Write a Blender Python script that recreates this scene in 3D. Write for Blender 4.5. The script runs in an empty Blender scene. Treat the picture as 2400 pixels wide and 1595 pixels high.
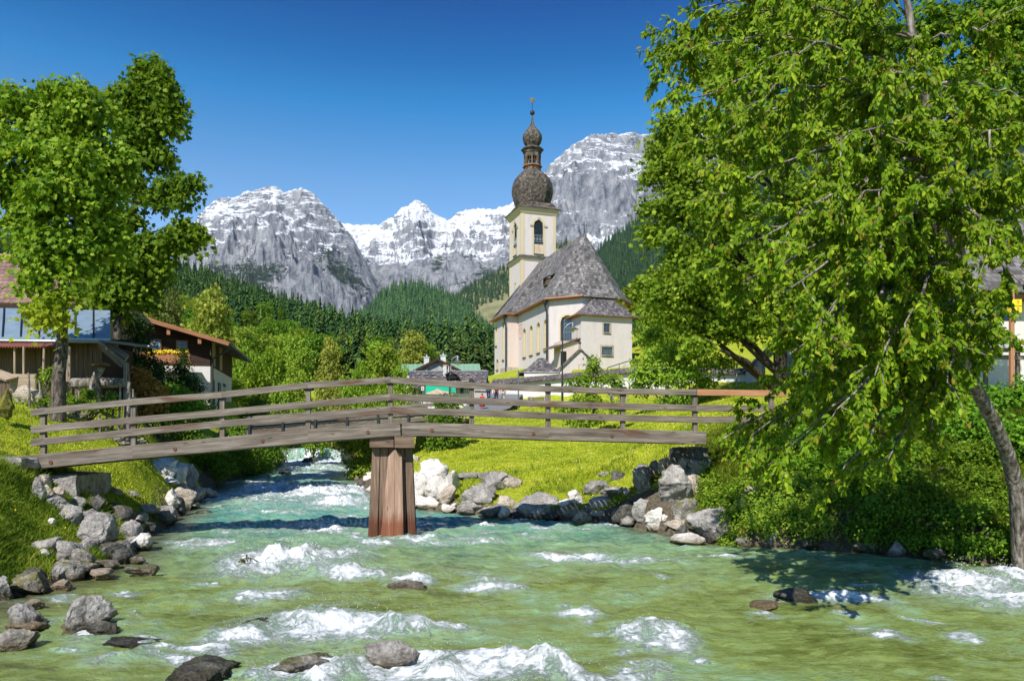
import bpy, math, random
import numpy as np
from mathutils import Vector
R = math.radians
rng = np.random.default_rng(7)
random.seed(7)
SC = bpy.context.scene
COL = SC.collection
F, H, CZ = 1800.0, 1040.0, 2.6      # focal length in photo pixels, horizon row, eye height (m above the river)

# ------------------------------------------------------------ camera, sky, sun, exposure
cam = bpy.data.cameras.new('camera')
cam.lens = 27.0; cam.sensor_width = 36.0; cam.shift_y = 0.101
cam.clip_start = 0.1; cam.clip_end = 30000
camo = bpy.data.objects.new('camera', cam); COL.objects.link(camo)
camo.location = (0, 0, CZ); camo.rotation_euler = (R(90), 0, 0)
SC.camera = camo

SUN_EL, SUN_AZ = 44.0, 202.0        # azimuth clockwise from +Y
w = bpy.data.worlds.new("World"); SC.world = w; w.use_nodes = True
nt = w.node_tree; nt.nodes.clear()
sky = nt.nodes.new('ShaderNodeTexSky'); sky.sky_type = 'NISHITA'; sky.sun_disc = False
sky.sun_elevation = R(SUN_EL); sky.sun_rotation = R(SUN_AZ)
sky.altitude = 900; sky.air_density = 1.0; sky.dust_density = 0.1; sky.ozone_density = 4.5
# the sky deepens with elevation, as on a dry mountain morning seen through a polarising filter
tcw = nt.nodes.new('ShaderNodeTexCoord'); spw = nt.nodes.new('ShaderNodeSeparateXYZ'); nt.links.new(tcw.outputs['Generated'], spw.inputs[0])
rpw = nt.nodes.new('ShaderNodeValToRGB'); nt.links.new(spw.outputs[2], rpw.inputs[0])
el_ = rpw.color_ramp.elements; SKY = [(0.0, (.9, .98, .98)), (.24, (.9, 1.0, 1.0)), (.312, (.66, .9, .95)), (.4, (.13, .7, .92)), (.445, (.03, .48, .76)), (.495, (.0, .3, .62)), (.62, (.04, .3, .6))]
while len(el_) < len(SKY): el_.new(.5)
for e_, (p_, c_) in zip(el_, SKY): e_.position = p_; e_.color = (*c_, 1)
hs = nt.nodes.new('ShaderNodeMix'); hs.data_type = 'RGBA'; hs.blend_type = 'MULTIPLY'; hs.inputs[0].default_value = 1.0; nt.links.new(rpw.outputs[0], hs.inputs[7])
bg = nt.nodes.new('ShaderNodeBackground'); bg.inputs['Strength'].default_value = 0.15
wo = nt.nodes.new('ShaderNodeOutputWorld')
nt.links.new(sky.outputs[0], hs.inputs[6]); nt.links.new(hs.outputs[2], bg.inputs['Color']); nt.links.new(bg.outputs[0], wo.inputs[0])
sl = bpy.data.lights.new('sun', 'SUN'); sl.energy = 4.9; sl.angle = R(0.53); sl.color = (1.0, 0.965, 0.905)
so = bpy.data.objects.new('sun', sl); COL.objects.link(so)
sd = Vector((math.sin(R(SUN_AZ)) * math.cos(R(SUN_EL)), math.cos(R(SUN_AZ)) * math.cos(R(SUN_EL)), math.sin(R(SUN_EL))))
so.rotation_euler = (-sd).to_track_quat('-Z', 'Y').to_euler(); so.location = sd * 300
SC.view_settings.view_transform = 'Standard'; SC.view_settings.look = 'None'
SC.view_settings.exposure = 0.36; SC.view_settings.gamma = 1.0
SC.cycles.max_bounces = 6; SC.cycles.transparent_max_bounces = 6
SC.cycles.diffuse_bounces = 3; SC.cycles.glossy_bounces = 3; SC.cycles.transmission_bounces = 4
SC.cycles.volume_bounces = 0; SC.cycles.caustics_reflective = False; SC.cycles.caustics_refractive = False

# ------------------------------------------------------------ noise
def _hash(ix, iy, iz):
    h = (ix.astype(np.uint32) * np.uint32(374761393) + iy.astype(np.uint32) * np.uint32(668265263) + iz.astype(np.uint32) * np.uint32(2147483647 - 873001))
    h = (h ^ (h >> np.uint32(13))) * np.uint32(1274126177)
    h = h ^ (h >> np.uint32(16))
    return (h & np.uint32(0xffffff)).astype(np.float64) / float(0xffffff) * 2 - 1
def noise3(p):
    p = np.asarray(p, dtype=np.float64)
    i = np.floor(p).astype(np.int64); f = p - i
    u = f * f * f * (f * (f * 6 - 15) + 10)
    i = i & 0xffffffff
    r = 0
    for dx in (0, 1):
        wx = u[..., 0] if dx else 1 - u[..., 0]
        for dy in (0, 1):
            wy = u[..., 1] if dy else 1 - u[..., 1]
            for dz in (0, 1):
                wz = u[..., 2] if dz else 1 - u[..., 2]
                r = r + _hash(i[..., 0] + dx, i[..., 1] + dy, i[..., 2] + dz) * wx * wy * wz
    return r
ROT = np.array([[0.0, 0.8, 0.6], [-0.8, 0.36, -0.48], [-0.6, -0.48, 0.64]])
def fbm(p, o=4, g=0.5, l=2.03):
    a, s, t = 1.0, 0.0, 0.0; p = np.asarray(p, float)
    for k in range(o):
        s = s + a * noise3(p); t += a; a *= g; p = p @ ROT.T * l + 17.3
    return s / t
def ridged(p, o=4, g=0.5, l=2.07):
    a, s, t = 1.0, 0.0, 0.0; p = np.asarray(p, float); w_ = 1.0
    for k in range(o):
        n = 1 - np.abs(noise3(p)) * 1.6; n = np.clip(n, -1, 1); n = n * np.abs(n)
        s = s + a * n * w_; w_ = np.clip(n * 1.6, 0.15, 1); t += a; a *= g; p = p @ ROT.T * l + 7.7
    return s / t
def sstep(a, b, x):
    t = np.clip((x - a) / (b - a), 0, 1); return t * t * (3 - 2 * t)
def P(px, py, Y):
    return np.array([(px - 1200) / F * Y, Y, CZ + (H - py) / F * Y])
def V3(x, y, z): return np.array([x, y, z], float)

# ------------------------------------------------------------ objects
def tag(o, label=None, cat=None, group=None, kind=None):
    if label: o['label'] = label
    if cat: o['category'] = cat
    if group: o['group'] = group
    if kind: o['kind'] = kind
    return o
def empty(name, loc, label, cat, group=None, rz=0):
    o = bpy.data.objects.new(name, None); COL.objects.link(o)
    o.location = loc; o.rotation_euler = (0, 0, rz); o.empty_display_size = 0.3
    return tag(o, label, cat, group)
def wloc(o):
    l = np.array(o.location, float)
    while o.parent: o = o.parent; l = l + np.array(o.location, float)
    return l
def link_mesh(name, me, mats, parent=None):
    o = bpy.data.objects.new(name, me); COL.objects.link(o)
    for m in (mats if isinstance(mats, (list, tuple)) else [mats]): me.materials.append(m)
    if parent: o.parent = parent
    return o
def copy_tree(o, parent=None):
    c = o.copy(); COL.objects.link(c); c.parent = parent
    for ch in list(o.children): copy_tree(ch, c)
    return c
def np_mesh(name, verts, faces, attrs=None, smooth=False, fattrs=None):
    """verts (N,3); faces (M,k) ; attrs dict name->(N,) float"""
    me = bpy.data.meshes.new(name)
    n, m, k = len(verts), len(faces), faces.shape[1]
    me.vertices.add(n); me.vertices.foreach_set('co', np.ascontiguousarray(verts, np.float32).ravel())
    me.loops.add(m * k); me.loops.foreach_set('vertex_index', np.ascontiguousarray(faces, np.int32).ravel())
    me.polygons.add(m); me.polygons.foreach_set('loop_start', np.arange(0, m * k, k, dtype=np.int32))
    me.polygons.foreach_set('use_smooth', np.full(m, smooth, dtype=bool))
    me.update(calc_edges=True)
    for kx, a in (attrs or {}).items():
        at = me.attributes.new(kx, 'FLOAT', 'POINT'); at.data.foreach_set('value', np.ascontiguousarray(a, np.float32))
    for kx, a in (fattrs or {}).items():
        at = me.attributes.new(kx, 'FLOAT', 'FACE'); at.data.foreach_set('value', np.ascontiguousarray(a, np.float32))
    me.validate()
    return me
def grid_faces(nu, nv):
    a = np.arange(nu * nv).reshape(nu, nv)
    return np.stack([a[:-1, :-1], a[1:, :-1], a[1:, 1:], a[:-1, 1:]], -1).reshape(-1, 4)

class MB:
    def __init__(s): s.v = []; s.f = []; s.ax = []
    def add(s, verts, faces, ax=None):
        b = len(s.v); s.v += [tuple(map(float, q)) for q in verts]
        for f in faces: s.f.append([i + b for i in f]); s.ax.append(ax)
        return s
    def poly(s, pts, ax=None): return s.add(pts, [list(range(len(pts)))], ax)
    def box(s, c, size, X=(1, 0, 0), Y=(0, 1, 0), Z=(0, 0, 1), ax=None):
        X, Y, Z = (np.array(q, float) for q in (X, Y, Z)); c = np.array(c, float)
        vs = [c + X * size[0] / 2 * i + Y * size[1] / 2 * j + Z * size[2] / 2 * k for k in (-1, 1) for j in (-1, 1) for i in (-1, 1)]
        fs = [(0, 2, 3, 1), (4, 5, 7, 6), (0, 1, 5, 4), (2, 6, 7, 3), (0, 4, 6, 2), (1, 3, 7, 5)]
        return s.add(vs, fs, ax)
    def bar(s, a, b, wd, ht, up=(0, 0, 1), bev=0.0):
        a = np.array(a, float); b = np.array(b, float); d = b - a; L = np.linalg.norm(d); X = d / L
        up = np.array(up, float); Y = np.cross(up, X); Y /= np.linalg.norm(Y); Z = np.cross(X, Y)
        if bev <= 0: return s.box((a + b) / 2, (L, wd, ht), X, Y, Z, ax=X)
        y, z = wd / 2, ht / 2; e = bev
        prof = [(-y + e, -z), (y - e, -z), (y, -z + e), (y, z - e), (y - e, z), (-y + e, z), (-y, z - e), (-y, -z + e)]
        vs = [q + Y * p[0] + Z * p[1] for q in (a, b) for p in prof]
        fs = [(i, (i + 1) % 8, 8 + (i + 1) % 8, 8 + i) for i in range(8)]
        s.add(vs, fs, X); s.add(vs[:8], [tuple(range(7, -1, -1))], Y); s.add(vs[8:], [tuple(range(8))], Y)
        return s
    def tube(s, pts, rad, n=8, caps=True):
        pts = [np.array(p, float) for p in pts]
        if not hasattr(rad, '__len__'): rad = [rad] * len(pts)
        rings = []; prev = None
        for i, p in enumerate(pts):
            d = pts[min(i + 1, len(pts) - 1)] - pts[max(i - 1, 0)]; d = d / (np.linalg.norm(d) + 1e-9)
            if prev is None:
                r = np.array([0, 0, 1.]) if abs(d[2]) < .9 else np.array([1., 0, 0])
                u = np.cross(d, r)
            else: u = prev - d * np.dot(prev, d)
            u /= np.linalg.norm(u); prev = u; v = np.cross(d, u)
            rings.append([p + rad[i] * (u * math.cos(2 * math.pi * k / n) + v * math.sin(2 * math.pi * k / n)) for k in range(n)])
        vs = [q for r in rings for q in r]; fs = []
        for i in range(len(pts) - 1):
            for k in range(n): fs.append((i * n + k, i * n + (k + 1) % n, (i + 1) * n + (k + 1) % n, (i + 1) * n + k))
        ax = pts[-1] - pts[0]; ax = ax / (np.linalg.norm(ax) + 1e-9)
        s.add(vs, fs, ax)
        if caps: s.add(rings[0], [tuple(range(n - 1, -1, -1))]); s.add(rings[-1], [tuple(range(n))])
        return s
    def lathe(s, c, prof, n=16, rot=0.0, caps=True):
        vs = []; c = np.array(c, float)
        for (r, z) in prof:
            for k in range(n):
                a = rot + 2 * math.pi * k / n; vs.append(c + np.array([r * math.cos(a), r * math.sin(a), z]))
        fs = []
        for i in range(len(prof) - 1):
            for k in range(n): fs.append((i * n + k, i * n + (k + 1) % n, (i + 1) * n + (k + 1) % n, (i + 1) * n + k))
        if caps: fs.append(tuple(range(n - 1, -1, -1))); fs.append(tuple((len(prof) - 1) * n + k for k in range(n)))
        return s.add(vs, fs)
    def prism(s, O, U, V, D, poly, ax=None):
        """polygon (u,v) in plane O+U,V extruded along D"""
        O, U, V, D = (np.array(q, float) for q in (O, U, V, D))
        a = [O + U * p[0] + V * p[1] for p in poly]; b = [q + D for q in a]; n = len(a)
        return s.add(a + b, [tuple(range(n - 1, -1, -1)), tuple(range(n, 2 * n))] + [(i, (i + 1) % n, n + (i + 1) % n, n + i) for i in range(n)], ax)
    def panel(s, O, U, V, outline, holes, depth):
        """flat wall with real openings; reveals run inward by depth along -N (N = U x V)"""
        import bmesh
        O, U, V = (np.array(q, float) for q in (O, U, V)); N = np.cross(U, V)
        bm = bmesh.new()
        for lp in [outline] + holes:
            vs = [bm.verts.new(O + U * p[0] + V * p[1]) for p in lp]
            for i in range(len(vs)): bm.edges.new((vs[i], vs[(i + 1) % len(vs)]))
        bmesh.ops.triangle_fill(bm, edges=bm.edges[:], use_beauty=True, normal=Vector(N))
        bm.verts.index_update(); b = len(s.v)
        s.v += [tuple(v.co) for v in bm.verts]
        for f in bm.faces:
            ids = [v.index + b for v in f.verts]
            if f.normal.dot(Vector(N)) < 0: ids.reverse()
            s.f.append(ids); s.ax.append(None)
        bm.free()
        for lp in holes:
            a = [O + U * p[0] + V * p[1] for p in lp]; c = [q - N * depth for q in a]; n = len(a)
            s.add(a + c, [(i, (i + 1) % n, n + (i + 1) % n, n + i) for i in range(n)])
        return s
    def mesh(s, name, org=(0, 0, 0), smooth=False):
        me = bpy.data.meshes.new(name); o = np.array(org, float)
        V = np.array(s.v) - o
        me.from_pydata([tuple(q) for q in V], [], s.f); me.update()
        uv = me.uv_layers.new(name='UVMap')
        co = np.array(s.v); data = np.zeros((len(me.loops), 2)); li = 0
        for f, ax, pl in zip(s.f, s.ax, me.polygons):
            n = np.array(pl.normal)
            if ax is None:
                a = np.cross((0, 0, 1.), n); L = np.linalg.norm(a)
                a = np.array([1., 0, 0]) if L < 1e-3 else a / L
            else:
                a = np.array(ax, float)
                if abs(np.dot(a, n)) > .9: a = np.array([0, 0, 1.]) if abs(n[2]) < .9 else np.array([1., 0, 0])
            b = np.cross(n, a); L = np.linalg.norm(b); b = b / L if L > 1e-6 else np.array([0, 0, 1.])
            for q in f: data[li] = (np.dot(co[q], a), np.dot(co[q], b)); li += 1
        uv.data.foreach_set('uv', data.astype(np.float32).ravel())
        if smooth:
            for p in me.polygons: p.use_smooth = True
        return me
    def build(s, name, mat, parent=None, smooth=False, org=None):
        o0 = wloc(parent) if parent is not None else (np.array(org, float) if org is not None else np.zeros(3))
        me = s.mesh(name, o0, smooth)
        o = link_mesh(name, me, mat, parent)
        if parent is None: o.location = o0
        return o
# ------------------------------------------------------------ materials
class N:
    def __init__(s, name):
        s.m = bpy.data.materials.new(name); s.m.use_nodes = True; s.t = s.m.node_tree; s.t.nodes.clear()
        s.out = s.t.nodes.new('ShaderNodeOutputMaterial')
    def n(s, typ, **kw):
        x = s.t.nodes.new('ShaderNode' + typ)
        for k, v in kw.items(): setattr(x, k, v)
        return x
    def l(s, a, b): s.t.links.new(a, b)
    def set(s, sock, v):
        if hasattr(v, 'is_linked') or isinstance(v, bpy.types.NodeSocket): s.l(v, sock)
        else:
            if isinstance(v, (tuple, list)) and len(v) == 3 and sock.type == 'RGBA': v = (*v, 1)
            sock.default_value = v
    def coord(s, kind='Object'):
        if not hasattr(s, '_tc'): s._tc = s.n('TexCoord')
        return s._tc.outputs[kind]
    def pos(s): return s.n('NewGeometry').outputs['Position']
    def map(s, vec, scale=(1, 1, 1), rot=(0, 0, 0), loc=(0, 0, 0)):
        m = s.n('Mapping'); s.l(vec, m.inputs[0]); m.inputs['Scale'].default_value = scale; m.inputs['Rotation'].default_value = rot; m.inputs['Location'].default_value = loc
        return m.outputs[0]
    def noise(s, vec, scale=5, detail=4, rough=.55, dist=0, typ='FBM'):
        x = s.n('TexNoise'); s.l(vec, x.inputs['Vector']); x.inputs['Scale'].default_value = scale
        x.inputs['Detail'].default_value = detail; x.inputs['Roughness'].default_value = rough; x.inputs['Distortion'].default_value = dist
        return x.outputs['Fac']
    def voro(s, vec, scale=5, feature='F1', out='Distance', rand=1.0):
        x = s.n('TexVoronoi', feature=feature); s.l(vec, x.inputs['Vector']); x.inputs['Scale'].default_value = scale; x.inputs['Randomness'].default_value = rand
        return x.outputs[out]
    def ramp(s, fac, stops, mode='LINEAR'):
        x = s.n('ValToRGB'); x.color_ramp.interpolation = mode; s.set(x.inputs[0], fac)
        el = x.color_ramp.elements
        while len(el) < len(stops): el.new(0.5)
        for e, (p, c) in zip(el, stops):
            e.position = p; e.color = (*c, 1) if isinstance(c, (tuple, list)) else (c, c, c, 1)
        return x.outputs[0]
    def math(s, op, a, b=0.0, c=None, clamp=False):
        x = s.n('Math', operation=op); x.use_clamp = clamp; s.set(x.inputs[0], a); s.set(x.inputs[1], b)
        if c is not None: s.set(x.inputs[2], c)
        return x.outputs[0]
    def mix(s, f, a, b, mode='MIX'):
        x = s.n('Mix', data_type='RGBA', blend_type=mode); s.set(x.inputs[0], f); s.set(x.inputs[6], a); s.set(x.inputs[7], b)
        return x.outputs[2]
    def attr(s, name): return s.n('Attribute', attribute_name=name).outputs['Fac']
    def sep(s, v):
        x = s.n('SeparateXYZ'); s.l(v, x.inputs[0]); return x.outputs
    def bump(s, h, strength=.5, dist=.02, normal=None):
        x = s.n('Bump'); x.inputs['Strength'].default_value = strength; x.inputs['Distance'].default_value = dist; s.l(h, x.inputs['Height'])
        if normal: s.l(normal, x.inputs['Normal'])
        return x.outputs[0]
    def bsdf(s, color, rough=.8, normal=None, metal=0.0, spec=.5, **kw):
        x = s.n('BsdfPrincipled'); s.set(x.inputs['Base Color'], color); s.set(x.inputs['Roughness'], rough)
        s.set(x.inputs['Metallic'], metal); x.inputs['Specular IOR Level'].default_value = spec
        if normal: s.l(normal, x.inputs['Normal'])
        for k, v in kw.items(): s.set(x.inputs[k], v)
        return x.outputs[0]
    def done(s, sh): s.l(sh, s.out.inputs[0]); return s.m

M = {}
def m_plain(name, c, rough=.7, metal=0., nz=.15, sc=6., spec=.4):
    n = N(name); f = n.noise(n.coord(), sc, 5)
    a = tuple(q * (1 - nz) for q in c); b = tuple(min(1, q * (1 + nz)) for q in c)
    M[name] = n.done(n.bsdf(n.ramp(f, [(.3, a), (.7, b)]), rough, n.bump(f, .15, .01), metal, spec)); return M[name]
def m_wood(name, dark, mid, light, scale=1.0, stain=None, rough=.85):
    n = N(name); uv = n.coord('UV')
    g1 = n.noise(n.map(uv, (1.2 * scale, 26 * scale, 1)), 1, 6, .65, .6)
    g2 = n.noise(n.map(uv, (.35 * scale, 5 * scale, 1)), 1, 4, .6, 1.2)
    g3 = n.noise(n.map(uv, (1.1, 1.6, 1), loc=(3, 7, 0)), 1, 3)
    f = n.math('ADD', n.math('MULTIPLY', g1, .55), n.math('MULTIPLY', g2, .45))
    c = n.ramp(f, [(.32, dark), (.5, mid), (.68, light)])
    c = n.mix(n.math('MULTIPLY', n.ramp(g3, [(.38, 0.), (.62, 1.)]), .45), c, n.mix(.5, c, dark))
    if name.startswith('pier'):
        zz = n.sep(n.pos())[2]; wv = n.math('ADD', zz, n.math('MULTIPLY', n.math('SUBTRACT', g1, .5), .5))
        mrz = n.n('MapRange'); n.l(wv, mrz.inputs[0]); mrz.inputs[1].default_value = .42; mrz.inputs[2].default_value = .78; wetw = n.math('SUBTRACT', 1., mrz.outputs[0], clamp=True)
        c = n.mix(wetw, c, n.mix(1., c, (.6, .34, .27), 'MULTIPLY'))
    # knots
    k = n.voro(n.map(uv, (1.35, 6.5, 1)), 1)
    kn = n.ramp(k, [(.0, 1.), (.07, .9), (.12, 0.)])
    c = n.mix(n.math('MULTIPLY', kn, .8), c, tuple(q * .35 for q in dark))
    if stain:
        st = n.noise(n.map(uv, (.45, 2.2, 1), loc=(1.3, 4, 0)), 1, 3, .5, .4)
        c = n.mix(n.math('MULTIPLY', n.ramp(st, [(.6, 0.), (.68, 1.)]), .85), c, stain)
    M[name] = n.done(n.bsdf(c, rough, n.bump(f, .6, .012), 0, .25)); return M[name]
def m_shingle(name, cols, rowh=.3, bw=.22, mortar=(.03, .028, .026), lic=.0, bump=.6):
    n = N(name); uv = n.coord('UV')
    b = n.n('TexBrick'); n.l(uv, b.inputs['Vector']); b.offset = .5
    b.inputs['Scale'].default_value = 1; b.inputs['Brick Width'].default_value = bw; b.inputs['Row Height'].default_value = rowh
    b.inputs['Mortar Size'].default_value = .012; b.inputs['Mortar Smooth'].default_value = .3; b.inputs['Bias'].default_value = 0
    b.inputs['Color1'].default_value = (0, 0, 0, 1); b.inputs['Color2'].default_value = (1, 1, 1, 1); b.inputs['Mortar'].default_value = (.5, .5, .5, 1)
    sx = n.sep(b.outputs['Color'])[0]
    big = n.noise(n.map(uv, (.5, .35, 1)), 1, 4)
    fine = n.noise(n.map(uv, (9, 3, 1)), 1, 3)
    f = n.math('ADD', n.math('ADD', n.math('MULTIPLY', sx, .5), n.math('MULTIPLY', big, .4)), n.math('MULTIPLY', n.math('SUBTRACT', fine, .5), .5))
    c = n.ramp(f, [(.1 + .75 * i / (len(cols) - 1), q) for i, q in enumerate(cols)])
    c = n.mix(n.math('MULTIPLY', b.outputs['Fac'], .8), c, mortar)
    # each row overlaps the one below: saw tooth height
    row = n.math('FRACT', n.math('DIVIDE', n.sep(uv)[1], rowh))
    c = n.mix(n.ramp(row, [(.0, .45), (.22, 0.)]), c, mortar)
    hgt = n.math('ADD', n.math('SUBTRACT', n.math('MULTIPLY', sx, .35), n.math('MULTIPLY', row, 1.)), n.math('MULTIPLY', b.outputs['Fac'], -.5))
    M[name] = n.done(n.bsdf(c, .8, n.bump(hgt, bump, .03), 0, .3)); return M[name]
def m_plaster(name, c, dirt=(.35, .31, .26), amt=.35):
    n = N(name); p = n.coord()
    f = n.noise(p, 2.2, 6, .6); g = n.noise(n.map(p, (1.5, 1.5, .35)), 1, 5, .6)
    col = n.mix(n.math('MULTIPLY', n.ramp(g, [(.5, 0.), (.75, 1.)]), amt), c, dirt)
    col = n.mix(n.math('MULTIPLY', n.ramp(f, [(.4, 0.), (.7, 1.)]), .12), col, tuple(q * .8 for q in c))
    fine = n.noise(p, 7, 4, .6)
    M[name] = n.done(n.bsdf(col, .9, n.bump(n.math('ADD', f, n.math('MULTIPLY', fine, .5)), .45, .05), 0, .2)); return M[name]
def m_leaf(name, cols, trans=.35, rough=.55, yel=None, spec=.15):
    """cols: dark, mid, light leaf albedo; attribute rnd picks"""
    n = N(name); r = n.attr('rnd')
    c = n.ramp(r, [(0., cols[0]), (.5, cols[1]), (1., cols[2])])
    if yel: c = n.mix(n.ramp(n.attr('tip'), [(.5, 0.), (1., 1.)]), c, yel)
    ri = n.n('ObjectInfo').outputs['Random']
    hsn = n.n('HueSaturation'); n.set(hsn.inputs['Hue'], n.math('ADD', .488, n.math('MULTIPLY', ri, .024)))
    n.set(hsn.inputs['Value'], n.math('ADD', .85, n.math('MULTIPLY', ri, .3))); n.l(c, hsn.inputs['Color']); c = hsn.outputs[0]
    bs = n.bsdf(c, rough, None, 0, spec)
    tr = n.n('BsdfTranslucent'); n.l(n.mix(.5, c, n.mix(1., c, (1.25, 1.15, .35), 'MULTIPLY')), tr.inputs['Color'])
    mx = n.n('MixShader'); mx.inputs[0].default_value = trans; n.l(bs, mx.inputs[1]); n.l(tr.outputs[0], mx.inputs[2])
    M[name] = n.done(mx.outputs[0]); return M[name]

m_wood('weathered_wood', (.055, .04, .03), (.185, .15, .118), (.36, .31, .255), 1.0, stain=(.11, .05, .028))
m_wood('pier_wood', (.07, .042, .028), (.18, .118, .08), (.33, .235, .17), 1.0, stain=(.16, .06, .03))
m_wood('pier_sunlit_wood', (.16, .09, .06), (.34, .215, .15), (.5, .36, .26), 1.0)  # lighter copy of the pier wood: sunlight on the front posts put into the colour
m_wood('fresh_wood', (.26, .11, .05), (.42, .2, .1), (.52, .28, .15), 1.0)
m_wood('brown_wood', (.02, .012, .008), (.045, .026, .017), (.085, .05, .03), 1.0)
m_wood('board_wood', (.05, .034, .022), (.13, .09, .06), (.24, .17, .12), 1.0)
m_wood('trim_wood', (.2, .085, .04), (.34, .15, .075), (.45, .22, .12), 1.0)
m_wood('pale_wood', (.16, .11, .07), (.36, .27, .19), (.5, .4, .3), 1.0)
m_shingle('shingle', [(.04, .035, .034), (.11, .1, .096), (.195, .18, .172), (.34, .325, .31)], .42, .34)
m_shingle('dome_shingle', [(.02, .016, .014), (.06, .047, .037), (.13, .105, .08), (.25, .22, .18)], .3, .3, bump=.4)
m_shingle('slate', [(.03, .03, .034), (.09, .08, .082), (.17, .15, .15), (.3, .27, .26)], .3, .3)
m_shingle('coping_shingle', [(.03, .03, .034), (.085, .07, .07), (.15, .12, .115), (.3, .27, .25)], .22, .2)
m_shingle('clay_tile', [(.10, .055, .045), (.2, .12, .095), (.27, .165, .13), (.35, .23, .19)], .34, .26, (.03, .015, .012), bump=.9)
m_plaster('white_plaster', (.575, .51, .48)); m_plaster('cream_plaster', (.55, .46, .3), amt=.15); m_plaster('pure_plaster', (.62, .59, .57), amt=.12)
m_plaster('rough_stone', (.4, .35, .29), (.16, .13, .1), .8); m_plaster('beige_plaster', (.52, .46, .34)); m_plaster('pink_plaster', (.6, .49, .43), amt=.2)
m_plain('dark_metal', (.03, .032, .034), .5, .3); m_plain('copper', (.42, .2, .11), .5, .5); m_plain('steel', (.28, .3, .32), .4, .8)
m_plain('rust', (.13, .055, .03), .8); m_plain('gold', (.85, .5, .08), .3, .9); m_plain('glass_dark', (.03, .04, .05), .12, 0, .3, 3, .8)
m_plain('blue_metal', (.2, .27, .33), .35, .15, .12, 2.5, .5); m_plain('green_metal', (.2, .34, .22), .6, 0, .15, 1.2); m_plain('dark_void', (.012, .011, .01), .9)
m_plain('red_iron', (.3, .12, .085), .6, 0, .25, 8); m_plain('sign_yellow', (.85, .58, .02), .5, 0, .04); m_plain('sign_ink', (.02, .02, .02), .6)
m_plain('teal_board', (.0, .42, .25), .5, 0, .06); m_plain('sand_board', (.55, .4, .3), .6, 0, .2, 4); m_plain('white_paint', (.72, .72, .7), .5, 0, .05)
m_plain('asphalt', (.17, .17, .175), .9, 0, .2, 20); m_plain('gravel', (.42, .38, .33), .95, 0, .3, 30); m_plain('grey_shutter', (.05, .08, .1), .5)
m_plain('skin', (.5, .3, .21), .5, 0, .05); m_plain('hair', (.03, .018, .01), .7); m_plain('cloth_yellow', (.75, .42, .02), .8); m_plain('cloth_brown', (.2, .14, .11), .8)
m_plain('cloth_red', (.6, .01, .02), .8); m_plain('cloth_navy', (.02, .03, .07), .8); m_plain('cloth_blue', (.1, .17, .32), .8); m_plain('cloth_maroon', (.22, .02, .04), .7)
m_plain('lamp_glass', (.75, .6, .25), .3); m_plain('teal_glass', (.12, .2, .2), .15, 0, .4, 3, .8); m_plain('sundial_ink', (.45, .25, .15), .8); m_plain('concrete', (.3, .29, .27), .9, 0, .3, 3)
m_plain('moss', (.14, .13, .02), .95, 0, .5, 12); m_plain('lilac_bloom', (.42, .25, .36), .8); m_plain('chimney_white', (.5, .5, .47), .9, 0, .15, 3)
m_plain('flower_yellow', (.8, .55, .02), .7); m_plain('tread_clock', (.6, .5, .38), .8)

def m_bark(name, a, b, c):
    n = N(name); uv = n.coord('UV'); p = n.coord()
    f = n.noise(n.map(p, (14, 14, 3)), 1, 5, .6, .3); g = n.noise(n.map(p, (5, 5, 9)), 1, 4); mo = n.noise(p, 2.3, 4)
    col = n.ramp(f, [(.35, a), (.5, b), (.68, c)])
    col = n.mix(n.math('MULTIPLY', n.ramp(g, [(.55, 0.), (.7, 1.)]), .4), col, tuple(q * .5 for q in a))
    col = n.mix(n.math('MULTIPLY', n.ramp(mo, [(.58, 0.), (.7, 1.)]), .5), col, (.05, .06, .015))
    M[name] = n.done(n.bsdf(col, .9, n.bump(f, .9, .04), 0, .15))
m_bark('bark', (.035, .026, .02), (.1, .08, .062), (.22, .185, .15)); m_bark('bark_dark', (.02, .015, .012), (.05, .038, .03), (.1, .08, .065))
m_bark('bark_pale', (.06, .048, .038), (.2, .17, .14), (.42, .38, .33))

m_leaf('leaf_maple', [(.07, .14, .008), (.18, .29, .016), (.4, .49, .045)], .45, yel=(.38, .42, .03))
m_leaf('leaf_maple_dark', [(.06, .14, .008), (.13, .26, .014), (.28, .42, .03)], .45, yel=(.2, .3, .03))
m_leaf('leaf_cherry', [(.065, .145, .006), (.2, .325, .012), (.44, .54, .03)], .45, .5, yel=(.3, .2, .03), spec=.12)
m_leaf('leaf_bright', [(.12, .21, .014), (.22, .34, .025), (.38, .46, .05)], .35, .6)
m_leaf('leaf_yellow', [(.16, .2, .02), (.28, .31, .04), (.42, .42, .08)], .35, .6)
m_leaf('leaf_olive', [(.06, .08, .015), (.13, .15, .03), (.22, .22, .06)], .3, .6)
m_leaf('leaf_bush', [(.045, .12, .006), (.11, .22, .012), (.24, .37, .03)], .3, .5)
m_leaf('leaf_thuja', [(.012, .035, .008), (.03, .07, .012), (.07, .12, .02)], .15, .7)
m_leaf('leaf_spruce', [(.016, .044, .012), (.05, .1, .022), (.15, .2, .035)], .08, .8)
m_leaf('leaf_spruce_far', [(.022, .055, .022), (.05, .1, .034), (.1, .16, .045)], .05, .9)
m_leaf('leaf_spruce_hazy', [(.04, .085, .035), (.085, .16, .055), (.16, .25, .07)], .05, .9)  # paler spruce green for the middle hill, distance haze mixed into the leaf colour
m_leaf('leaf_rust', [(.2, .09, .02), (.34, .16, .04), (.36, .26, .06)], .3, .6)
m_leaf('blade', [(.07, .13, .008), (.17, .25, .016), (.33, .36, .05)], .3, .6)
m_leaf('blade_lawn', [(.2, .27, .012), (.42, .48, .025), (.62, .6, .09)], .3, .7)
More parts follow.
